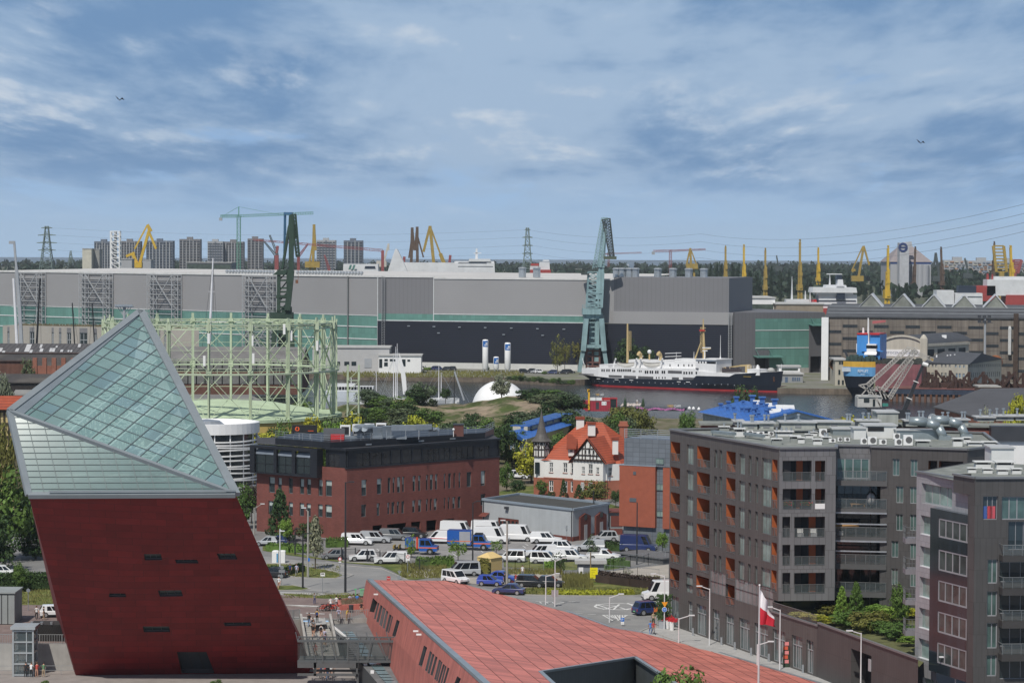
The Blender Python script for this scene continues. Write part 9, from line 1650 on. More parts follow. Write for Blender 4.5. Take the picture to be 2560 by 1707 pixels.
def pe(c,x,y,pose,shirt,legs,label,z=0.,face=0,hair=0,bag=None,s=1.,at=None,group=None):
 m,hz_,hy=figure(pose);o=th('person',label,'person',at if at is not None else G(c,x,y,z),0,group,world=False);b=m.copy();b.materials[1]=CLO[shirt];b.materials[2]=CLO[legs];b.materials[3]=CLO['white' if(x%2)else 'black'];q=bdt.objects.new('body',b);COL.objects.link(q);q.parent=o;_=MB();_.ball((0,.02+hy,hz_+.79),.112,10,.95);_.v=[(a,b_ if d>hz_+.74 or b_>0.+hy else b_+.06,d)for a,b_,d in _.v];_.bd('hair',HAIRM[hair],o,smooth=True);_.ball((0,-.1+hy,hz_+.755),.014,6)
 for sx in(-.035,.035):_.ball((sx,-.098+hy,hz_+.785),.012,6)
 _.bd('face_features',HAIRM[1],o)
 if bag:_=MB();_.box(-.15,.15,.1,.27,hz_+.12,hz_+.5);_.bd('backpack',CLO[bag],o)
 o.rotation_euler=(0,0,R(face));o.scale=(s,s,s);return o
for a in(('J',500,515,'stand','grey','navy','boy in grey shirt standing alone on the red plaza',0,200,1,None,.85),('J',530,735,'walk','yellow','black','person with a blue backpack at the head of the stairs',0,180,0,'navy'),('J',785,712,'lean','lilac','grey','person in a lilac top leaning on the grey railing',0,0,2),('J',878,708,'lean','yellow','tan','person in yellow leaning on the grey railing',0,60,1,None,.9),('J',212,178,'walk','navy','black','walker in a dark blue top on the verge by the hedge',0,10,1),('J',288,182,'walk','lilac','grey','walker in a pale top on the verge, right of the pair',0,10,1),('J',82,335,'walk','white','skin','person in white walking past the road sign by the tower edge',0,190,1),('J',690,548,'sit','white','denim','person in white sitting by the red bicycles',0,20),('J',758,530,'sit','white','grey','person in a white shirt seated on the salmon wall, middle',0,160),('J',798,528,'sit','black','denim','dark haired person in black seated on the salmon wall',0,170),('J',915,512,'sit','lilac','denim','person in pale blue seated on the salmon wall',0,175,1),('J',958,510,'sit','grey','black','person in grey seated left of the blue backpack',0,175),('J',1002,508,'sit','blue','denim','person with a bright blue top seated near the scooters',0,175,0,'blue'),('J',1052,604,'sit','black','skin','person in black shorts sitting below the hall door',0,0),('K',1895,795,'walk','tan','black','man in tan top walking behind the couple on the crossing',0,10,1),('K',1867,885,'walk','blue','denim','man in a blue shirt and jeans on the pavement',0,10),('K',1895,888,'walk','red','grey','woman in a rusty red top beside the man in blue',0,10,1),('K',438,402,'stand','black','black','person in black standing by the lamp post on the gravel',0,30),('K',545,402,'stand','red','white','person in red and white beside the motorcycle',0,330),('K',612,322,'stand','white','grey','person in a white top behind the black people carrier',0,0),('H',215,1193,'walk','white','black','walker in white beside the white taxi, left one',0,200,1),('H',258,1197,'walk','black','tan','walker in black and beige beside the white taxi, right one',0,120),('H',150,1532,'lean','black','black','person in black leaning at the railing by the lift',LOWZ,180),('H',183,1533,'lean','white','black','man in a white shirt leaning at the railing by the lift',LOWZ,180,1),('H',216,1533,'lean','red','skin','woman in a dark red top at the railing by the lift',LOWZ,180,1),('H',255,1533,'lean','green','tan','person in dark green at the railing, rightmost of the four',LOWZ,180),('T',755,990,'walk','white','tan','person in white walking on the cafe terrace',tz,200,0,None,1.1)):pe(*a)
rq=RR(14);sp_=[]
for i in rg(9):
 k=rq.choice((1,3,4,6,7,9,11,13,15))if i>3 else(2,4,5,7)[i];xa=-27.1+k*.12+rq.uniform(.6,2.9);sp_.append(pe('J',i,0,'walk',('black','black','grey','white','tan','navy','black','lilac','red')[i],rq.choice(('black','denim','skin','grey')),'x',0,180 if i%2 else 0,i%2,'black' if i%3==0 else None,1,V(xa,331-k*.85-.4,-(k+1)*3/18),'people on the stairs'))
for i,(x,y)in en(((540,1360),(575,1385),(625,1380),(655,1405),(695,1385),(715,1370))):sp_.append(pe('J',x,y,'walk',('black','navy','red','black','white','grey')[i],('skin','black','skin','denim','skin','black')[i],'x',LOWZ,(0,180,20,170,0,190)[i],i%3,None,1,None,'people on the stairs'))
od(sp_,'person on the crowded stairs beside the tower, # from the left')
LWHT,LBLK,LCON=M('lamp_white',(.62,.63,.64),.4),M('lamp_black',(.03,.032,.036),.5),M('lamp_concrete',(.33,.32,.29),.85)
def la4(label,c,xb,yb,yt,xh,yh,mat=LWHT,r=.075,z=0.,both=False,Y=None):
 p=G(c,xb,yb,z)if Y is None else V(At(c,xb,yt,Y).x,Y,z);t=At(c,xb,yt,p.y).z;o=th('street_lamp',label,'street lamp',p);MB().tube(p,(p.x,p.y,t),r*1.25,r*.8).bd('post',mat,o)
 hs=[(xh,yh)]if xh is not None else[]
 if both:hs.append((2*xb-xh,yh))
 for a,b in hs:q=At(c,a,b,p.y);_=MB();_.bar((p.x,p.y,t-.1),q,.09);_.bd('arm',mat,o);d=V(q.x-p.x,0,0).normalized()*.45;_.bar(q-d*.6,q+d,.34,.12);_.bd('lamp_head',LWHT if mat is not LBLK else LBLK,o)
for a in(('white street lamp before the shop fronts, head to the left above the pavement edge','L',785,868,228,680,200),('short white street lamp by the pavement, head to the right near the flower pots','L',438,848,562,575,530),('white street lamp beside the roundabout sign','L',275,688,82,160,62),('tall white street lamp right of the flag','L',1580,1148,466,1475,436),('short white street lamp just left of the flagpole foot','L',1326,1110,857,1470,825),('white street lamp at the pink roof edge, left of the pair','K',840,590,308,945,286),('tall white street lamp with a grey sign back','K',930,612,158,1020,132),('white street lamp before the roundabout','K',1465,765,516,1572,486)):la4(*a)
for lb,x,yt,xh,yh,Y in(('white street lamp before the garage wall, head to the left',195,1106,95,1085,276),('short white street lamp near the bottom edge, head to the right',420,1426,548,1402,272),('white street lamp in front of the dark glass bay',1062,1348,950,1326,262)):la4(lb,'O',x,0,yt,xh,yh,LWHT,.075,0,False,Y)
for a in(('dark lamp post on the verge left of the sign','D',527,1510,1052,580,1050,LBLK,.12),('tall dark lamp post with three lamps before the brick office','D',884,1545,620,932,618,LBLK,.14),('grey concrete lamp post by the gravel yard','D',2240,1505,948,2212,940,LCON,.15),('concrete lamp post on the grass island','D',570,1416,862,540,836,LCON,.14),('white lamp post beside the toilets','D',335,1412,1012,350,1030,LWHT,.09),('dark double lamp by the office hedge','D',462,1232,1012,475,1010,LBLK,.09),('slim dark lamp post in the car park, before the office garage','D',1711,1000,660,None,None,LBLK,.1),('slim dark lamp post by the parking tree','D',1953,1292,790,1995,780,LBLK,.1),('slim dark lamp post before the pale grey hall door','E',950,1052,690,None,None,LBLK,.09),('slim dark lamp post before the stair tower','E',1316,1312,790,None,None,LBLK,.1),('concrete lamp post left of the office corner','D',118,1062,838,185,802,LCON,.12)):la4(*a)
def sg4(label,c,x,y,plates,mat=SE,z=0.):
 p=G(c,x,y,z);o=th('road_sign',label,'road sign',p);w=Wall((p.x-2,p.y-.06),(p.x+2,p.y-.06));top=max(w.uz(c,x,q[2])[1]for q in plates);MB().tube(p,(p.x,p.y,top),.045,n=6).bd('post',mat,o)
 for i,(sh,x0,y0,x1,y1,m)in en(plates):
  u0,u1,z0,z1=w.rect(c,x0,y0,x1,y1);cu,cz,rx=(u0+u1)/2,(z0+z1)/2,(u1-u0)/2;_=MB();of=.01+.015*i
  if sh=='r':_.wx4(w,u0,u1,z0,z1,of,of+.02)
  else:n=18 if sh=='o' else 3;a0=-pi/2;_.sl4([w.pt(cu+cos(a0+k*tau/n)*rx*(1 if n>3 else 1.15),cz+sin(a0+k*tau/n)*rx*(1 if n>3 else 1.15),of)for k in rg(n)],w.n*.02)
  _.bd('plate',m,o)
 return o,w
SBL,SYE=M('sign_blue',(.02,.16,.55),.4),M('sign_amber',(.75,.3,.02),.4)
sg4('amber triangle sign over a blue roundabout sign','L',276,690,[('t',245,365,315,435,SYE),('o',248,436,305,494,WH),('o',252,440,301,490,SBL),('o',267,455,287,476,WH),('o',270,458,284,473,SBL)],LWHT);so_,w=sg4('blue parking sign with two white plates','K',1590,802,[('r',1574,718,1610,755,SBL),('r',1576,758,1608,770,WH),('r',1576,772,1608,784,WH)]);u,z=w.uz('K',1592,737);text(so_,'P',WH,w,u,z,Sz('K',24,w.a.y),.05)
sg4('white town sign struck out in red on the verge','J',594,382,[('r',570,145,622,186,WH),('r',578,152,614,165,M('sign_dark',(.1,.1,.1)))]);sg4('white round sign with red rim on the verge','D',838,1412,[('o',823,1248,854,1282,RED),('o',828,1253,849,1277,WH),('r',828,1284,850,1294,WH)]);sg4('square white board with a red ringed circle by the fence','D',1407,1392,[('r',1391,1226,1426,1278,WH),('o',1395,1230,1422,1260,RED),('o',1399,1234,1418,1256,WH)]);sg4('grey backed round sign beside the salmon roof','J',1495,228,[('o',1472,178,1516,228,SE),('t',1474,110,1522,165,SE)]);sg4('tall cluster of grey backed signs at the tower edge','J',112,300,[('o',95,58,140,106,SE),('r',80,110,150,145,SE),('o',92,165,132,208,SE)]);sg4('round cream sign on a post before the office','D',930,1058,[('o',914,1000,948,1034,M('sign_cream',(.6,.56,.48)))]);sg4('grey sign back on the tall white lamp','K',922,610,[('r',896,446,964,515,SE)]);sg4('blue square sign on the concrete post','D',577,1418,[('r',571,1256,586,1284,SBL)]);sg4('grey sign board before the pale grey hall','E',729,1112,[('r',719,985,740,1018,SE)]);so_,w=sg4('red notice box behind the salmon roof edge','J',1371,240,[('r',1350,187,1392,234,RED)]);u,z=w.uz('J',1371,210);text(so_,'Park',WH,w,u,z,Sz('J',18,w.a.y),.05,'lettering',Sz('J',30,w.a.y))
sg4('small round white sign left of the tower','H',166,1142,[('o',155,1010,177,1036,SE)])
p=G('K',1310,374,0);w=Wall((p.x-1.5,p.y),(p.x+1.5,p.y));r=w.rect('K',1273,228,1349,352);_=MB();_.wx4(w,r[0],r[1],.6,r[3],0,.06);o=th('yellow_board','large plain yellow information board on a pole','notice board',p);_.bd('board',M('board_yellow',(.8,.7,.01),.5,var=.04),o);_.tube(w.pt(r[0]+.1,0,-.1),w.pt(r[0]+.1,r[3]+2.2,-.1),.09);_.bd('pole',M('pole_wood',(.22,.17,.11),.8),o)
for i in rg(8):_=MB();z=r[3]-.35-i*.27;_.wx4(w,r[0]+.2,r[1]-.25-(i%3)*.2,z-.03,z+.03,.061,.066);_.bd('text_line',M('text_grey',(.3,.27,.03)),o)
o=sx4('site_container','grey corrugated site container with red marks on its roof','K',1152,190,1410,330,379,2.5,M('container_grey',(.3,.32,.34),.5,kind='ribs',p=('X',.3,.75,.4)),'container',ground=0);w=Wall(At('K',1152,300,379).xy,At('K',1410,300,379).xy);_=MB();r=w.rect('K',1163,225,1208,290);_.wx4(w,*r,.01,.05);_.bd('window_panel',WH,o);r=w.rect('K',1178,265,1200,288);_.wx4(w,*r,.051,.07);_.bd('window',GS,o)
a,b,c_=G('K',168,252),G('K',300,268),G('K',412,250);o=th('kiosk','pale yellow transformer kiosk with a shallow hipped roof','kiosk',a);KY=M('kiosk_yellow',(.62,.46,.2),.8,var=.06);h=At('K',290,140,b.y).z;d_=c_+(a-b);_=MB();_.pm([a.xy,b.xy,c_.xy,d_.xy],0,h);_.bd('wall',KY,o);q=[v+(v-(a+b+c_+d_)/4)*.07+V(0,0,h)for v in(a,b,c_,d_)];t_=V(0,0,.75);m1,m2=q[0].lerp(q[1],.5).lerp(q[3].lerp(q[2],.5),.3)+t_,q[0].lerp(q[1],.5).lerp(q[3].lerp(q[2],.5),.75)+t_;_.pl4(q[0],q[1],m1);_.pl4(q[1],q[2],m2,m1);_.pl4(q[2],q[3],m2);_.pl4(q[3],q[0],m1,m2);_.bd('roof',KY,o)
w=Wall(G('E',1150,1262).xy,G('E',1535,1312).xy);zs=w.uz('E',1300,1238)[1];o=th('dark_shed','long flat roofed dark grey bin shed before the stair tower','shed',w.pt(0,0));_=MB();_.wx4(w,0,w.L,0,zs,-5.5,0);_.bd('wall',M('shed_grey',(.085,.088,.092),.6),o);_.wx4(w,-.2,w.L+.2,zs,zs+.2,-5.7,.2);_.bd('roof',M('shed_roof',(.12,.125,.13),.6),o)
for x0,x1,m,lb in((268,325,WH,'white portable toilet, left of the pair'),(326,382,WH,'white portable toilet with a blue side, right of the pair')):
 p,q=G('D',x0,1298),G('D',x1,1300);h=At('D',x0,1202,p.y).z;o=th('portable_toilet',lb,'portable toilet',p);_=MB();_.box(p.x,q.x-.1,p.y,p.y+1.2,0,h);_.bd('cabin',m,o);_.box(p.x+(.7 if x0<300 else .1),q.x-(.15 if x0<300 else .9),p.y-.04,p.y-.003,.1,h-.3);_.bd('door',M('toilet_blue',(.05,.25,.45)),o);_.ball(((p.x+q.x)/2,p.y+.6,h),.55,10,.3);_.bd('roof',WH,o)
FY=262.;fx=At('L',1352,190,FY);o=th('flagpole','tall grey flagpole in front of the apartment block','flagpole',V(fx.x,FY,-4));MB().tube((fx.x-.05,FY,-4),fx,.17,.06,10).bd('pole',M('pole_grey',(.5,.51,.52),.4),o);MB().ball(fx,.11,8).bd('finial',WH,o)
A0,A1,B0,B1=At('L',1358,240,FY),At('L',1356,636,FY),At('L',1478,505,FY),At('L',1552,672,FY);fo=th('flag','white and red flag drooping from the flagpole','flag',A0)
for nm,m,j0,j1 in(('white_half',M('flag_white',(.74,.74,.76),.8),0,8),('red_half',M('flag_red',(.5,.02,.04),.8),8,16)):
 _=MB();n=14;pt=lambda i,j:A0 .lerp(A1,j/16).lerp(B0 .lerp(B1,j/16),i/n)+V(.16*sin(i*.9+j*.35)*i/n,.5*sin(i*.75+j*.25)*(i/n)**.6,.35*sin(i/n*3.1)*(.9 if j<8 else .3))
 _.add([pt(i,j)for j in rg(j0,j1+1)for i in rg(n+1)],[(r_*(n+1)+i,r_*(n+1)+i+1,(r_+1)*(n+1)+i+1,(r_+1)*(n+1)+i)for r_ in rg(j1-j0)for i in rg(n)]);_.bd(nm,m,fo,smooth=True)
_=MB();pts=[G('R',*q)for q in((-20,365),(95,372),(195,382),(302,395),(406,400),(512,415),(635,458),(725,470))]
for p,q in zip(pts,pts[1:]):
 _.cx4(p,.16,.16,2.);k=14;_.bar(p+V(0,0,1.7),q+V(0,0,1.7),.05);_.bar(p+V(0,0,.2),q+V(0,0,.2),.05)
 for i in rg(k):c=p.lerp(q,i/k);_.bar(c,c+V(0,0,1.75),.028)
one('fence',_,LBLK,'black metal bar fence along the car park verge','fence',loc=pts[0])
def mf4(label,*q):pts=[G(*k)for k in q];_=MB();[(_.bar(a,a+V(0,0,2),.06),_.bar(b,b+V(0,0,2),.06),_.bar(a+V(0,0,1.95),b+V(0,0,1.95),.05),_.bar(a+V(0,0,.15),b+V(0,0,.15),.05),[_.bar(a.lerp(b,i/12),a.lerp(b,i/12)+V(0,0,1.95),.014)for i in rg(12)])for a,b in zip(pts,pts[1:])];one('mesh_fence',_,SE,label,'fence',loc=pts[0])
mf4('galvanised mesh site fence by the yellow kiosk',('K',420,270),('K',540,275),('K',680,280),('K',820,275));mf4('galvanised mesh site fence before the dark shed',('K',1000,262),('K',1150,268),('K',1505,262),('K',1670,232),('K',1845,210),('K',2010,190));bl=[]
mf4('low mesh fence along the gravel yard',('K',1420,335),('K',1600,345),('K',1740,360),('K',1950,375))
for x,y in((597,760),(919,866),(1070,922),(1254,986),(1455,1056),(1840,1182)):p=G('L',x,y);_=MB();_.cx4(p,.22,.22,.95);bl.append(one('bollard',_,SE,'x','bollard','bollards at the shop fronts',loc=p))
od(bl,'grey square bollard at the shop fronts, # from the left');rq=RR(8)
for i,(x,y)in en(((312,682),(360,700))):p=G('L',x,y);o=th('flower_pot',('white tall pot of red flowers, left one by the shop door','white tall pot of red flowers, right one by the shop door')[i],'flower pot',p);_=MB();_.lt([(.25,0),(.35,1.1),(.01,1.1)],p,10);_.bd('pot',WH,o);[_.pl4(a,a+V(.18,0,.05),a+V(.05,0,.2))for a in(p+V(rq.gauss(0,.3),rq.gauss(0,.2),1.25+rq.gauss(0,.15))for __ in rg(90))];_.bd('flowers',M('flower_red',(.5,.02,.03),.8),o)
p=G('L',255,678);o=th('potted_shrub','tall green shrub in a grey square planter by the shop door','potted plant',p);_=MB();_.cx4(p,1.,1.,.9);_.bd('planter',GY,o);[_.pl4(a,a+V(.25,0,.1),a+V(.1,0,.28))for a in(p+V(rq.gauss(0,.42),rq.gauss(0,.3),1+rq.random()*3.2)for __ in rg(700))];_.bd('leaves',M('shrub_leaf',(.04,.085,.02),.8,kind='leaf'),o)
p=G('L',1650,1118);o=th('totem','narrow advertising totem printed with pink and red fruit shapes','advertising totem',p);_=MB();_.cx4(p,.7,.25,Sz('L',225,p.y));_.bd('panel',M('totem_green',(.03,.05,.03)),o)
for k in rg(5):_=MB();_.cx4(p+V(.05*(-1)**k,-.14,.5+k*.52),.5,.05,.4);_.bd('printed_shape',M(('totem_pink','totem_red')[k%2],((.7,.25,.25),(.6,.1,.05))[k%2]),o)
def bike(label,c,x,y,m,rz):
 p=G(c,x,y);o=th('bicycle',label,'bicycle',p,R(rz),world=False)
 for wx in(-.52,.52):_=MB();q=[V(wx+cos(t*tau/14)*.34,0,.34+sin(t*tau/14)*.34)for t in rg(14)];[_.bar(q[i],q[(i+1)%14],.05)for i in rg(14)];_.bd('wheel',RUBBER,o)
 [_.bar(a,b,.06)for a,b in(((-.52,0,.34),(-.1,0,.3)),((-.1,0,.3),(-.22,0,.85)),((-.1,0,.3),(.38,0,.8)),((-.2,0,.75),(.36,0,.85)),((.52,0,.34),(.36,0,.95)),((-.52,0,.34),(-.2,0,.75)))];_.bd('frame',m,o);MB().box(-.36,-.1,-.08,.08,.88,.95).bd('saddle',BK,o);MB().bar((.36,-.27,.98),(.36,.27,.98),.04).bd('handlebar',BK,o)
 return o
BRD=M('bike_red',(.6,.06,.03),.4);bks=[bike('x','J',x,y,m,a)for x,y,m,a in((605,596,BRD,15),(625,592,BRD,20),(660,600,BK,10),(705,598,BRD,5),(740,594,BRD,15),(690,590,BRD,200))]
for o in bks:o['group']='hire bicycles by the salmon wall'
od(bks,'parked hire bicycle by the salmon wall, # from the left');scs=[]
for i in rg(6):p=G('J',968+(i and 45+i*14),438);o=th('scooter','x','electric scooter',p,R(60),'green scooters behind the salmon wall',False);m=M('scooter_green',(.1,.6,.2),.4);MB().box(-.4,.4,-.09,.09,.12,.2).bd('deck',BK,o);MB().bar((.4,0,.15),(.3,0,1.15),.06).bd('stem',m,o);MB().bar((.3,-.25,1.15),(.3,.25,1.15),.05).bd('handlebar',m,o);[MB().tube((x,-.03,.1),(x,.03,.1),.1,n=10).bd('wheel',RUBBER,o)for x in(-.45,.47)];scs.append(o)
od(scs,'green electric scooter by the salmon hall corner, # from the left');p=G('J',930,612);_=MB();_.lt([(.28,0),(.32,1.),(.01,1.02)],p,12);one('litter_bin',_,DK,'dark round litter bin before the salmon wall','litter bin',loc=p)
p=G('K',508,418);o=th('motorcycle','dark motorcycle parked between the blue and black cars','motorcycle',p,R(-80),world=False);[MB().tube((x,-.07,.32),(x,.07,.32),.32,n=12).bd('wheel',RUBBER,o)for x in(-.7,.7)];MB().hx4([(-.6,-.16,.4),(.5,-.16,.4),(.5,.16,.4),(-.6,.16,.4)],[(-.8,-.12,.85),(.4,-.16,1.),(.4,.16,1.),(-.8,.12,.85)]).bd('body',M('moto_red',(.12,.02,.02),.4),o);MB().bar((.45,-.35,1.08),(.45,.35,1.08),.05).bd('handlebar',BK,o)
def bird(label,x,y,Y,s):
 p=At('F',x,y,Y);_=MB();P=lambda a,b,c:p+V(a*s,b*s,c*s);_.hx4([P(-.12,-.5,-.05),P(.12,-.5,-.05),P(.1,.5,-.05),P(-.1,.5,-.05)],[P(-.08,-.45,.1),P(.08,-.45,.1),P(.05,.5,.08),P(-.05,.5,.08)]);[_.sl4([P(0,-.2,.08),P(k*.8,-.15,.9),P(k*1.5,.25,.8-k*.7),P(k*.7,.25,.4),P(0,.25,.08)],(0,0,.02))for k in(-1,1)];one('bird',_,BK,label,'bird',loc=p)
bird('small dark bird gliding in the sky at the left',275,231,250,.3);bird('small dark bird gliding in the sky at the right',2115,330,250,.27)
def ya4(label,c,x,yt,yb,Y,m,hull=True,sail=None,boom=None):
 p,t=At(c,x,yb,Y),At(c,x,yt,Y);o=th('sailing_boat',label,'sailing boat',V(p.x,Y,WZ));MB().tube((p.x,Y,WZ+1),t,.2,.08,6).bd('mast',m,o);_=MB();n=8;hw=lambda f:1.7*(1-(2*f-1)**2)**.7;[_.hx4([(p.x-6+12*i/n,Y-hw(i/n)*.6,WZ-.4),(p.x-6+12*(i+1)/n,Y-hw((i+1)/n)*.6,WZ-.4),(p.x-6+12*(i+1)/n,Y+hw((i+1)/n)*.6,WZ-.4),(p.x-6+12*i/n,Y+hw(i/n)*.6,WZ-.4)],[(p.x-6+12*i/n,Y-hw(i/n),WZ+1.2),(p.x-6+12*(i+1)/n,Y-hw((i+1)/n),WZ+1.2),(p.x-6+12*(i+1)/n,Y+hw((i+1)/n),WZ+1.2),(p.x-6+12*i/n,Y+hw(i/n),WZ+1.2)])for i in rg(n)];_.bd('hull',WH,o);[_.bar((p.x+k,Y,WZ+1.2),t-V(0,0,(t.z-WZ)*.08),.05)for k in(-5.5,5.5)];_.bd('stay',SE,o)
 if sail:_=MB();_.sl4([At(c,*q,Y-1)for q in sail],(0,.1,0));_.bd('sail',WH,o)
 if boom:_=MB();_.bar(At(c,*boom[0],Y),At(c,*boom[1],Y),.5);_.bd('leaning_spar',GY,o)
 return o
YY=835;ya4('white yacht with a tall narrow furled white sail behind the mound','V',636,-5,470,YY,MWH,True,((652,75),(672,130),(700,220),(716,310),(722,400),(722,458),(690,462),(676,330),(662,200)));ya4('white two masted yacht with a thinner mast just left of the sail','V',602,105,480,YY+8,MWH);ya4('white mast close beside the tallest mast','V',622,25,470,YY+16,MWH);ya4('small boat with a thin white mast left of the sail','V',444,250,470,YY,MWH);ya4('small boat with a thin white mast left of the black mast','V',1018,180,450,YY+6,MWH);ya4('small boat with a short white mast beside the black mast','V',1040,262,450,YY+14,MWH);ya4('dark masted boat with a leaning grey spar left of the dome','V',1160,250,515,800,MBK,True,None,((1162,250),(1250,515)))
Y=850;g=C3('V',Y);o=th('work_boat','white old passenger boat moored behind the gas holder stairs','boat',V(g(200,500).x,Y,WZ))
for nm,m,x0,y0,x1,y1,d in(('hull',M('boat_hull',(.5,.54,.58),.5,var=.15),-40,428,430,515,4),('lower_deckhouse',SWH,10,385,420,428,3),('upper_deckhouse',SWH,30,362,250,386,2.4),('mast',SWH,210,310,216,362,.3)):a,b=g(x0,y1),g(x1,y1);_=MB();_.box(a.x,b.x,Y-d,Y+d,max(a.z,WZ-.5)if nm!='hull' else WZ-.5,g(0,y0).z);_.bd(nm,m,o)
for i in rg(14):_=MB();a=g(22+i*28,415);_.box(a.x,a.x+.8,Y-3.1,Y-3.005,a.z,a.z+1.);_.bd('window',BKW,o)
LEAF={k:M('leaf_'+k,c,.65,kind='leaf',var=.3,scale=.6,spec=.25)for k,c in dict(green=(.075,.14,.03),dark=(.036,.072,.022),olive=(.13,.14,.035),yellow=(.3,.32,.03),silver=(.17,.2,.14),grey=(.08,.115,.06),plum=(.045,.035,.03),pale=(.36,.38,.1),fresh=(.13,.23,.04),far=(.018,.036,.022)).items()}
BARK=M('bark',(.09,.07,.05),.9,var=.3,scale=1);CRM={}
def cro(kind,seed):
 if(kind,seed)in CRM:return CRM[kind,seed]
 r=RR(seed*7+len(kind));_=MB();lob=[]
 if kind in('cone','spruce'):
  for i in rg(34):h=.12+.86*i/34 if kind=='cone' else .3+.68*i/34;a=i*2.4;w=.4*(1-h)**.8*(1 if kind=='cone' else .8);lob.append((cos(a)*w,sin(a)*w,h,.1+.09*(1-h),.07))
 elif kind=='poplar':lob=[(r.uniform(-.12,.12),r.uniform(-.12,.12),.1+.85*i/20,.3*sin(pi*min(.96,.12+i/21))**.6,.09)for i in rg(20)]
 else:
  n,z0,rz=dict(round=(34,.57,.42),bush=(30,.42,.42),flat=(30,.72,.24),sparse=(20,.56,.4))[kind]
  while len(lob)<n:
   a,b,c=(r.uniform(-1,1)for __ in 'abc')
   if a*a+b*b+c*c<1:q=r.uniform(.1,.21);lob.append((a*.4,b*.4,z0+c*rz*.9,q,q*(.7 if kind=='flat' else .85)))
 per=dict(sparse=38,bush=85,spruce=46).get(kind,74)
 for x,y,z,q,qz in lob:
  for __ in rg(per):
   d=V(r.gauss(0,1),r.gauss(0,1),r.gauss(.15,1)).normalized();k=r.uniform(.55,1.08);p=V(x+d.x*q*k,y+d.y*q*k,z+d.z*qz*k);u=d.cross(V(r.gauss(0,1),r.gauss(0,1),r.gauss(0,1))).normalized();w=(d+V(r.gauss(0,.5),r.gauss(0,.5),r.gauss(0,.5))).cross(u).normalized();s=r.uniform(.018,.042);_.pl4(p-u*s,p-w*s*.7,p+u*s,p+w*s*.7)
 o=_.bd('crown',LEAF['green']);me=o.data;bdt.objects.remove(o);top=.5 if kind!='bush' else .25
 _.tube((0,0,-.02),(0,0,top),.028,.016,7)
 for i in rg(6):x,y,z,q,__=lob[i*3%len(lob)];_.tube((0,0,top*(.5+.08*i)),(x*.8,y*.8,z),.012,.005,5)
 o=_.bd('trunk',BARK);t=o.data;bdt.objects.remove(o);CRM[kind,seed]=me,t;return CRM[kind,seed]
TN=[0]
def tre(label,c,x,yb,yt,w,kind='round',leaf='green',Y=None,z=0.,group=None,name=None,loc=None,dim=None):
 if loc is None:
  p=G(c,x,yb,z)if Y is None else V(At(c,x,yb,Y).x,Y,z);h=At(c,x,yt,p.y).z-z;wd=Sz(c,w,p.y)
 else:p,(h,wd)=V(loc),dim
 TN[0]+=1;me,tk=cro(kind,TN[0]%3);nm=name or{'bush':'shrub','cone':'conifer','spruce':'spruce','poplar':'poplar'}.get(kind,'tree');o=th(nm,label,'shrub' if nm=='shrub' else 'tree',p,TN[0]*1.7,group,False)
 for n,m,mt in(('crown',me,LEAF[leaf]),('trunk',tk,BARK)):q=bdt.objects.new(n,m);COL.objects.link(q);q.parent=o;q.material_slots[0].link='OBJECT';q.material_slots[0].material=mt
 o.scale=(wd,wd,h);return o
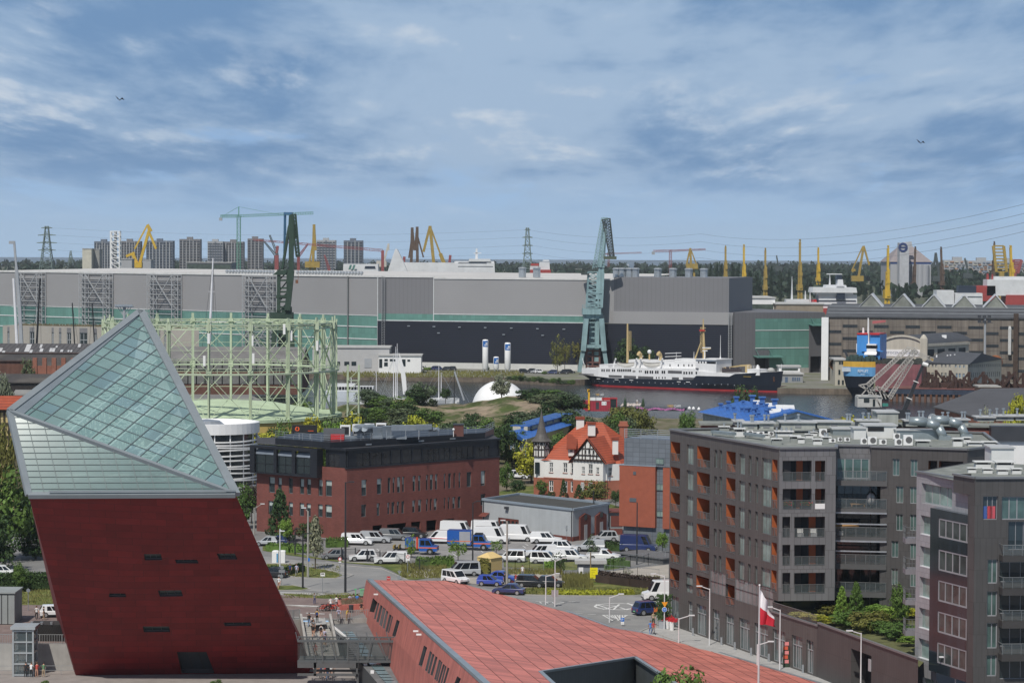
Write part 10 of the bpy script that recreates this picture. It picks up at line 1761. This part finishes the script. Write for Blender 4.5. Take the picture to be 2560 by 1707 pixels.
for a in(('big dense green tree at the left edge beside the red tower','H',20,905,300,430,'round','green',392),('green tree between the big left tree and the tower','H',165,880,430,260,'round','dark',400),('broad green tree at the left edge before the grey lift','H',-40,960,520,330,'bush','dark',380,0,None,'tree'),('low spreading tree below the big left tree','H',210,985,640,260,'bush','dark',395,0,None,'tree'),('tree in front of the timber house, upper left','W',50,1700,1320,280,'round','olive',445),('pale silvery tree before the old sheds at the left edge','W',40,1100,715,240,'round','silver',600),('feathery green tree before the small dark gabled shed','W',300,800,595,210,'round','grey',830),('small tree at the hedge left of the tower','H',120,1032,862,110,'round','green'),('dark plum leaved tree left of the office','H',1478,640,385,130,'round','plum',448),('green tree between tower and office, tall one','H',1425,700,400,150,'round','green',440),('dark green pointed conifer before the office end wall','D',335,1130,685,260,'cone','dark'),('young green tree in front of the pointed conifer','D',380,1150,920,130,'round','fresh'),('dark bushy tree at the office corner','D',575,1112,925,240,'bush','dark',None,0,None,'tree'),('straggly blue grey spruce with a bare trunk','D',632,1350,910,230,'spruce','silver'),('round dark shrub against the office wall','D',1870,985,890,170,'bush','dark'),('young tree before the blue crew cab truck','D',1440,1255,1055,110,'sparse','fresh'),('young tree before the blue box truck','D',1830,1290,1070,170,'sparse','fresh'),('young tree right of the blue box truck','D',2150,1232,1088,130,'sparse','fresh'),('thin tree before the silver pickup','E',950,1258,1055,150,'sparse','grey'),('dark young tree behind the white lamps','E',672,1425,1170,150,'sparse','dark'),('slim green tree beside the apartment block','E',1530,1218,1032,115,'round','fresh'),('sparse sapling on the gravel yard','E',1240,1442,1335,120,'sparse','silver'),('small tree before the villa corner','E',515,742,600,120,'round','green'),('narrow conifer before the villa wall','E',700,755,595,75,'cone','dark'),('broad green tree before the villa','E',965,800,608,280,'round','olive'),('dark conifer left of the broad villa tree','E',830,765,640,100,'cone','dark'),('low green tree right of the villa','E',1140,835,680,110,'round','dark'),('small shrub between the villa flagpoles','E',600,752,690,80,'bush','dark'),('green tree between office and school','E',225,700,470,150,'round','green'),('dark tree right of the office end','E',310,745,590,150,'round','dark'),('green tree before the yellow tank wall','D',360,340,110,260,'round','green',520),('yellow green tree before the gas tank, left one','D',560,330,85,340,'round','yellow',520),('fresh green tree before the gas tank, middle one','D',760,330,80,260,'round','fresh',525),('yellow green tree before the gas tank, right one','D',960,330,62,300,'round','yellow',530),('large dark bush on the mound left of the dome','V',880,640,290,330,'bush','grey',685,5,None,'tree'),('small dark tree on the mound crest','V',1080,535,398,110,'round','dark',705,6),('silvery tree in front of the white dome','V',1595,535,280,230,'round','silver',722,6),('dark bush on the mound left of the yacht sail','V',400,545,405,210,'bush','dark',715,5),('flat topped yellow green tree behind the office roof','V',800,850,655,330,'flat','yellow',520),('broad olive tree in front of the cafe','T',620,1290,1005,420,'flat','olive',640),('second olive tree at the right of the broad one','T',830,1290,1030,300,'round','olive',630),('green tree left of the blue gabled hall','T',1255,1230,1035,220,'round','green',620),('dark tree behind the blue gabled hall','T',1765,1090,815,300,'round','dark',640),('dark tree behind the blue hall, smaller one on the right','T',1910,1080,840,170,'round','dark',645),('round golden green tree behind the roof boxes','U',320,1250,1086,330,'bush','yellow',560,0,None,'tree'),('golden tree right of the round golden one','U',520,1250,1098,300,'bush','yellow',565,0,None,'tree'),('airy birch before the dark warehouse roof','U',1955,1260,955,250,'sparse','silver',560),('bright green tree at the right edge','U',2290,1280,955,350,'flat','yellow',520),('tall thin tree before the louvred wall, left one','B',1420,1140,878,100,'sparse','olive',1005),('tall thin tree before the louvred wall, right one','B',1468,1140,870,90,'sparse','olive',1008),('thin tree left of the blue grey crane','B',1555,1120,895,100,'sparse','olive',1030),('dark tree behind the ship, taller left one','B',1890,1080,900,200,'round','dark',1000),('dark tree behind the ship, lower right one','B',2000,1080,962,140,'round','dark',1000),('pointed green conifer in the podium garden, left one','I',1045,1135,1000,110,'cone','fresh',294,ZPOD),('pointed green conifer in the podium garden, taller one','I',1130,1128,975,130,'cone','green',294,ZPOD),('loose green tree at the right of the podium garden','I',1388,1150,990,140,'round','green',291,ZPOD),('leafy tree top in the hall courtyard at the bottom edge','L',480,1800,1095,820,'round','green',256,-3),('low bush at the bottom left before the red tower','H',262,1592,1545,70,'bush','green',None,LOWZ),('low bush at the bottom edge by the tower door','H',1270,1600,1535,90,'bush','green',None,LOWZ)):tre(*a)
shr=[tre('x','I',x,yb,yt,w*1.4,'bush',lf,None,ZPOD,'shrubs of the podium garden')for x,yb,yt,w,lf in((980,1165,1095,150,'olive'),(1100,1235,1125,190,'green'),(1200,1255,1115,190,'olive'),(1255,1165,1095,150,'fresh'),(1340,1195,1105,170,'fresh'),(1380,1300,1185,180,'green'),(1440,1335,1280,110,'fresh'),(800,1180,1145,120,'pale'),(870,1195,1150,130,'pale'),(950,1215,1165,130,'yellow'),(1290,1270,1190,130,'green'),(1040,1215,1160,120,'fresh'),(1450,1180,1120,110,'yellow'))]
od(shr,'leafy shrub in the podium garden, # from the left');rq=RR(77)
for gn,y0,y1,n in(('below the earth mound',528,606,80),('on the earth mound slope',606,694,96)):
 mt_=[]
 for i in rg(n):
  x,y=rq.uniform(-62,28),rq.uniform(y0,y1)
  if y>655 and-26<x<8 and i%4:continue
  if x<-40 and y>600 and i%3:continue
  mt_.append(tre('x',None,0,0,0,0,rq.choice(('bush','bush','round')),rq.choice(('grey','dark','green','grey','dark'))if y>560 else rq.choice(('yellow','green','fresh','dark')),group='growth '+gn,loc=(x,y,mound_h(x,y)-.4 if y>586 else 0),dim=(rq.uniform(2.6,5.5)if y>612 else rq.uniform(6.5,11),rq.uniform(6,11))))
 od(mt_,'leafy growth '+gn+', # from the left')
qb=[tre('x','B',x,y,y-h,w,'bush',lf,None,0,'bushes on the far quay')for x,y,h,w,lf in[(1110+i*40,1178+i*3,34+i%3*8,66,('grey','green','dark')[i%3])for i in rg(11)]+[(570,1112,26,60,'fresh'),(1335,1138,24,50,'green'),(75,1098,18,130,'dark'),(568,1085,30,34,'dark'),(965,1112,32,30,'dark'),(1345,1105,26,28,'dark')]]
od(qb,'green bush on the far quay, # from the left')
def he(label,c,pts,h,d,leaf,name='hedge'):
 p=[G(c,*q)for q in pts];r=RR(len(label));_=MB()
 for a,b in zip(p,p[1:]):
  for __ in rg(int((b-a).length*70*d*h)):q=a.lerp(b,r.random())+V(r.uniform(-.1,.1),r.uniform(0,d),h*(1-r.random()**2)*r.uniform(.85,1.1));u,w=V(r.gauss(0,1),r.gauss(0,1),r.gauss(0,.6)).normalized()*.16,V(r.gauss(0,.6),r.gauss(0,.6),r.gauss(0,1)).normalized()*.14;_.pl4(q-u,q-w,q+u,q+w)
  _.bar(a+V(0,d/2,h*.4),b+V(0,d/2,h*.4),d*.8,h*.75)
 one(name,_,LEAF[leaf],label,'hedge',loc=p[0])
for a in(('long dark brown hedge beside the roundabout','K',((1362,378),(1500,395),(1700,420),(1960,448)),1.5,2,'plum'),('low yellow green flower border at the roundabout kerb','K',((860,498),(1100,502),(1400,502),(1700,496)),.5,2.5,'yellow'),('clipped green hedge along the verge before the conifer','D',((230,1200),(420,1215),(600,1215)),1.3,1.5,'green'),('low green hedge by the office wall','D',((720,1172),(900,1168)),1.5,1.5,'green'),('dark hedge beside the pavement behind the walkers','D',((225,1395),(400,1400),(520,1372)),1.2,1.2,'dark'),('green weeds before the small white vans','K',((830,240),(930,240)),.9,2,'fresh'),('green bushes between the site container and the shed','K',((1420,245),(1620,225)),1.2,3,'green'),('low shrubs beyond the black fence','D',((1480,1335),(1790,1325)),1.4,1.5,'green'),('tall weeds beside the yellow kiosk','K',((190,300),(290,305)),2.2,1.6,'olive'),('tall hedge behind the fence left of the tower','H',((-60,1030),(300,1022)),2.2,3,'dark'),('green bushes beside the dark blue van','E',((1040,1195),(1200,1205)),1.3,2,'dark')):he(*a)
_=MB();r=RR(5)
for c,x0,y0,x1,y1,n,h in(('K',1000,320,1300,430,1500,.9),('K',600,435,1890,495,1500,.3),('R',480,400,860,520,1500,.5),('K',440,255,1000,300,900,.6),('D',240,1310,840,1420,700,.2),('J',120,395,1040,445,500,.2),('K',1420,335,1950,375,700,.6),('H',90,1020,330,1105,500,.4),('B',20,1120,1200,1160,2200,.8)):
 for __ in rg(n):p=G(c,r.uniform(x0,x1),r.uniform(y0,y1));k=p.y/420;q=V(r.gauss(0,.12),r.gauss(0,.12),h*r.uniform(.4,1.3));_.pl4(p,p+V(.16*k,r.uniform(-.1,.1),0),p+q)
su4('rough_grass',_,M('rough_grass',(.13,.135,.04),.9,kind='leaf',var=.35,scale=.3),kind='stuff');r=RR(9)
for lf,m_ in(('far',0),('far',1)):
 for i in rg(1150):
  Y=r.choice((2350,2700,3100,3600,4300,4900,5300))+r.uniform(-150,150);x=r.uniform(-.21,.21)*Y;h=r.uniform(8,15)*(1.25 if x>500 else 1);w=r.uniform(5,11);z=gz(Y)
  for k in rg(9):p=V(x+r.gauss(0,w*.4),Y+r.gauss(0,3),z+h*r.uniform(.25,1)*(1-.02*k));u,v=V(r.gauss(0,1),r.gauss(0,.5),r.gauss(0,.5)).normalized()*w*.36,V(r.gauss(0,.4),r.gauss(0,.5),1).normalized()*w*.34;_.pl4(p-u,p-v,p+u,p+v)
  _.pl4((x-w*.5,Y+2,z),(x+w*.5,Y+2,z),(x+w*.35,Y+2,z+h*.75),(x-w*.35,Y+2,z+h*.75))
 su4('distant_wood',_,LEAF[lf],kind='stuff')
pl_=[tre('x','C',x,700,yt,w,'poplar','far',1900+(i%4)*60,6,'dark poplars beyond the shipyard halls')for i,(x,yt,w)in en(((232,415,40),(302,405,45),(340,410,60),(368,415,60),(450,415,60),(482,410,55),(700,425,40),(760,450,60),(815,455,50),(1310,555,55),(1352,545,55),(1500,560,60),(1540,545,55),(1578,540,60),(1620,620,90),(1740,615,110),(1790,622,100),(1860,618,110),(1905,620,70),(1960,620,80),(2060,625,70),(2100,615,90),(2270,590,120),(2320,610,100),(560,455,90),(610,470,100),(1860,458,40),(1100,470,110),(1200,480,90)))]
od(pl_,'dark tall tree beyond the shipyard halls at the right, # from the left')
HB=MB().box(-4800,4800,-60,14800,-5,190)
hm=bdt.materials.new('haze');hm.use_nodes=True;t=hm.node_tree;t.nodes.clear();ho_,hv=t.nodes.new('ShaderNodeOutputMaterial'),t.nodes.new('ShaderNodeVolumePrincipled');hv.inputs['Color'].default_value=(.86,.93,1,1);hv.inputs['Density'].default_value=3.6e-5;hv.inputs['Anisotropy'].default_value=0;t.links.new(hv.outputs[0],ho_.inputs['Volume'])
su4('haze',HB,hm,kind='stuff')
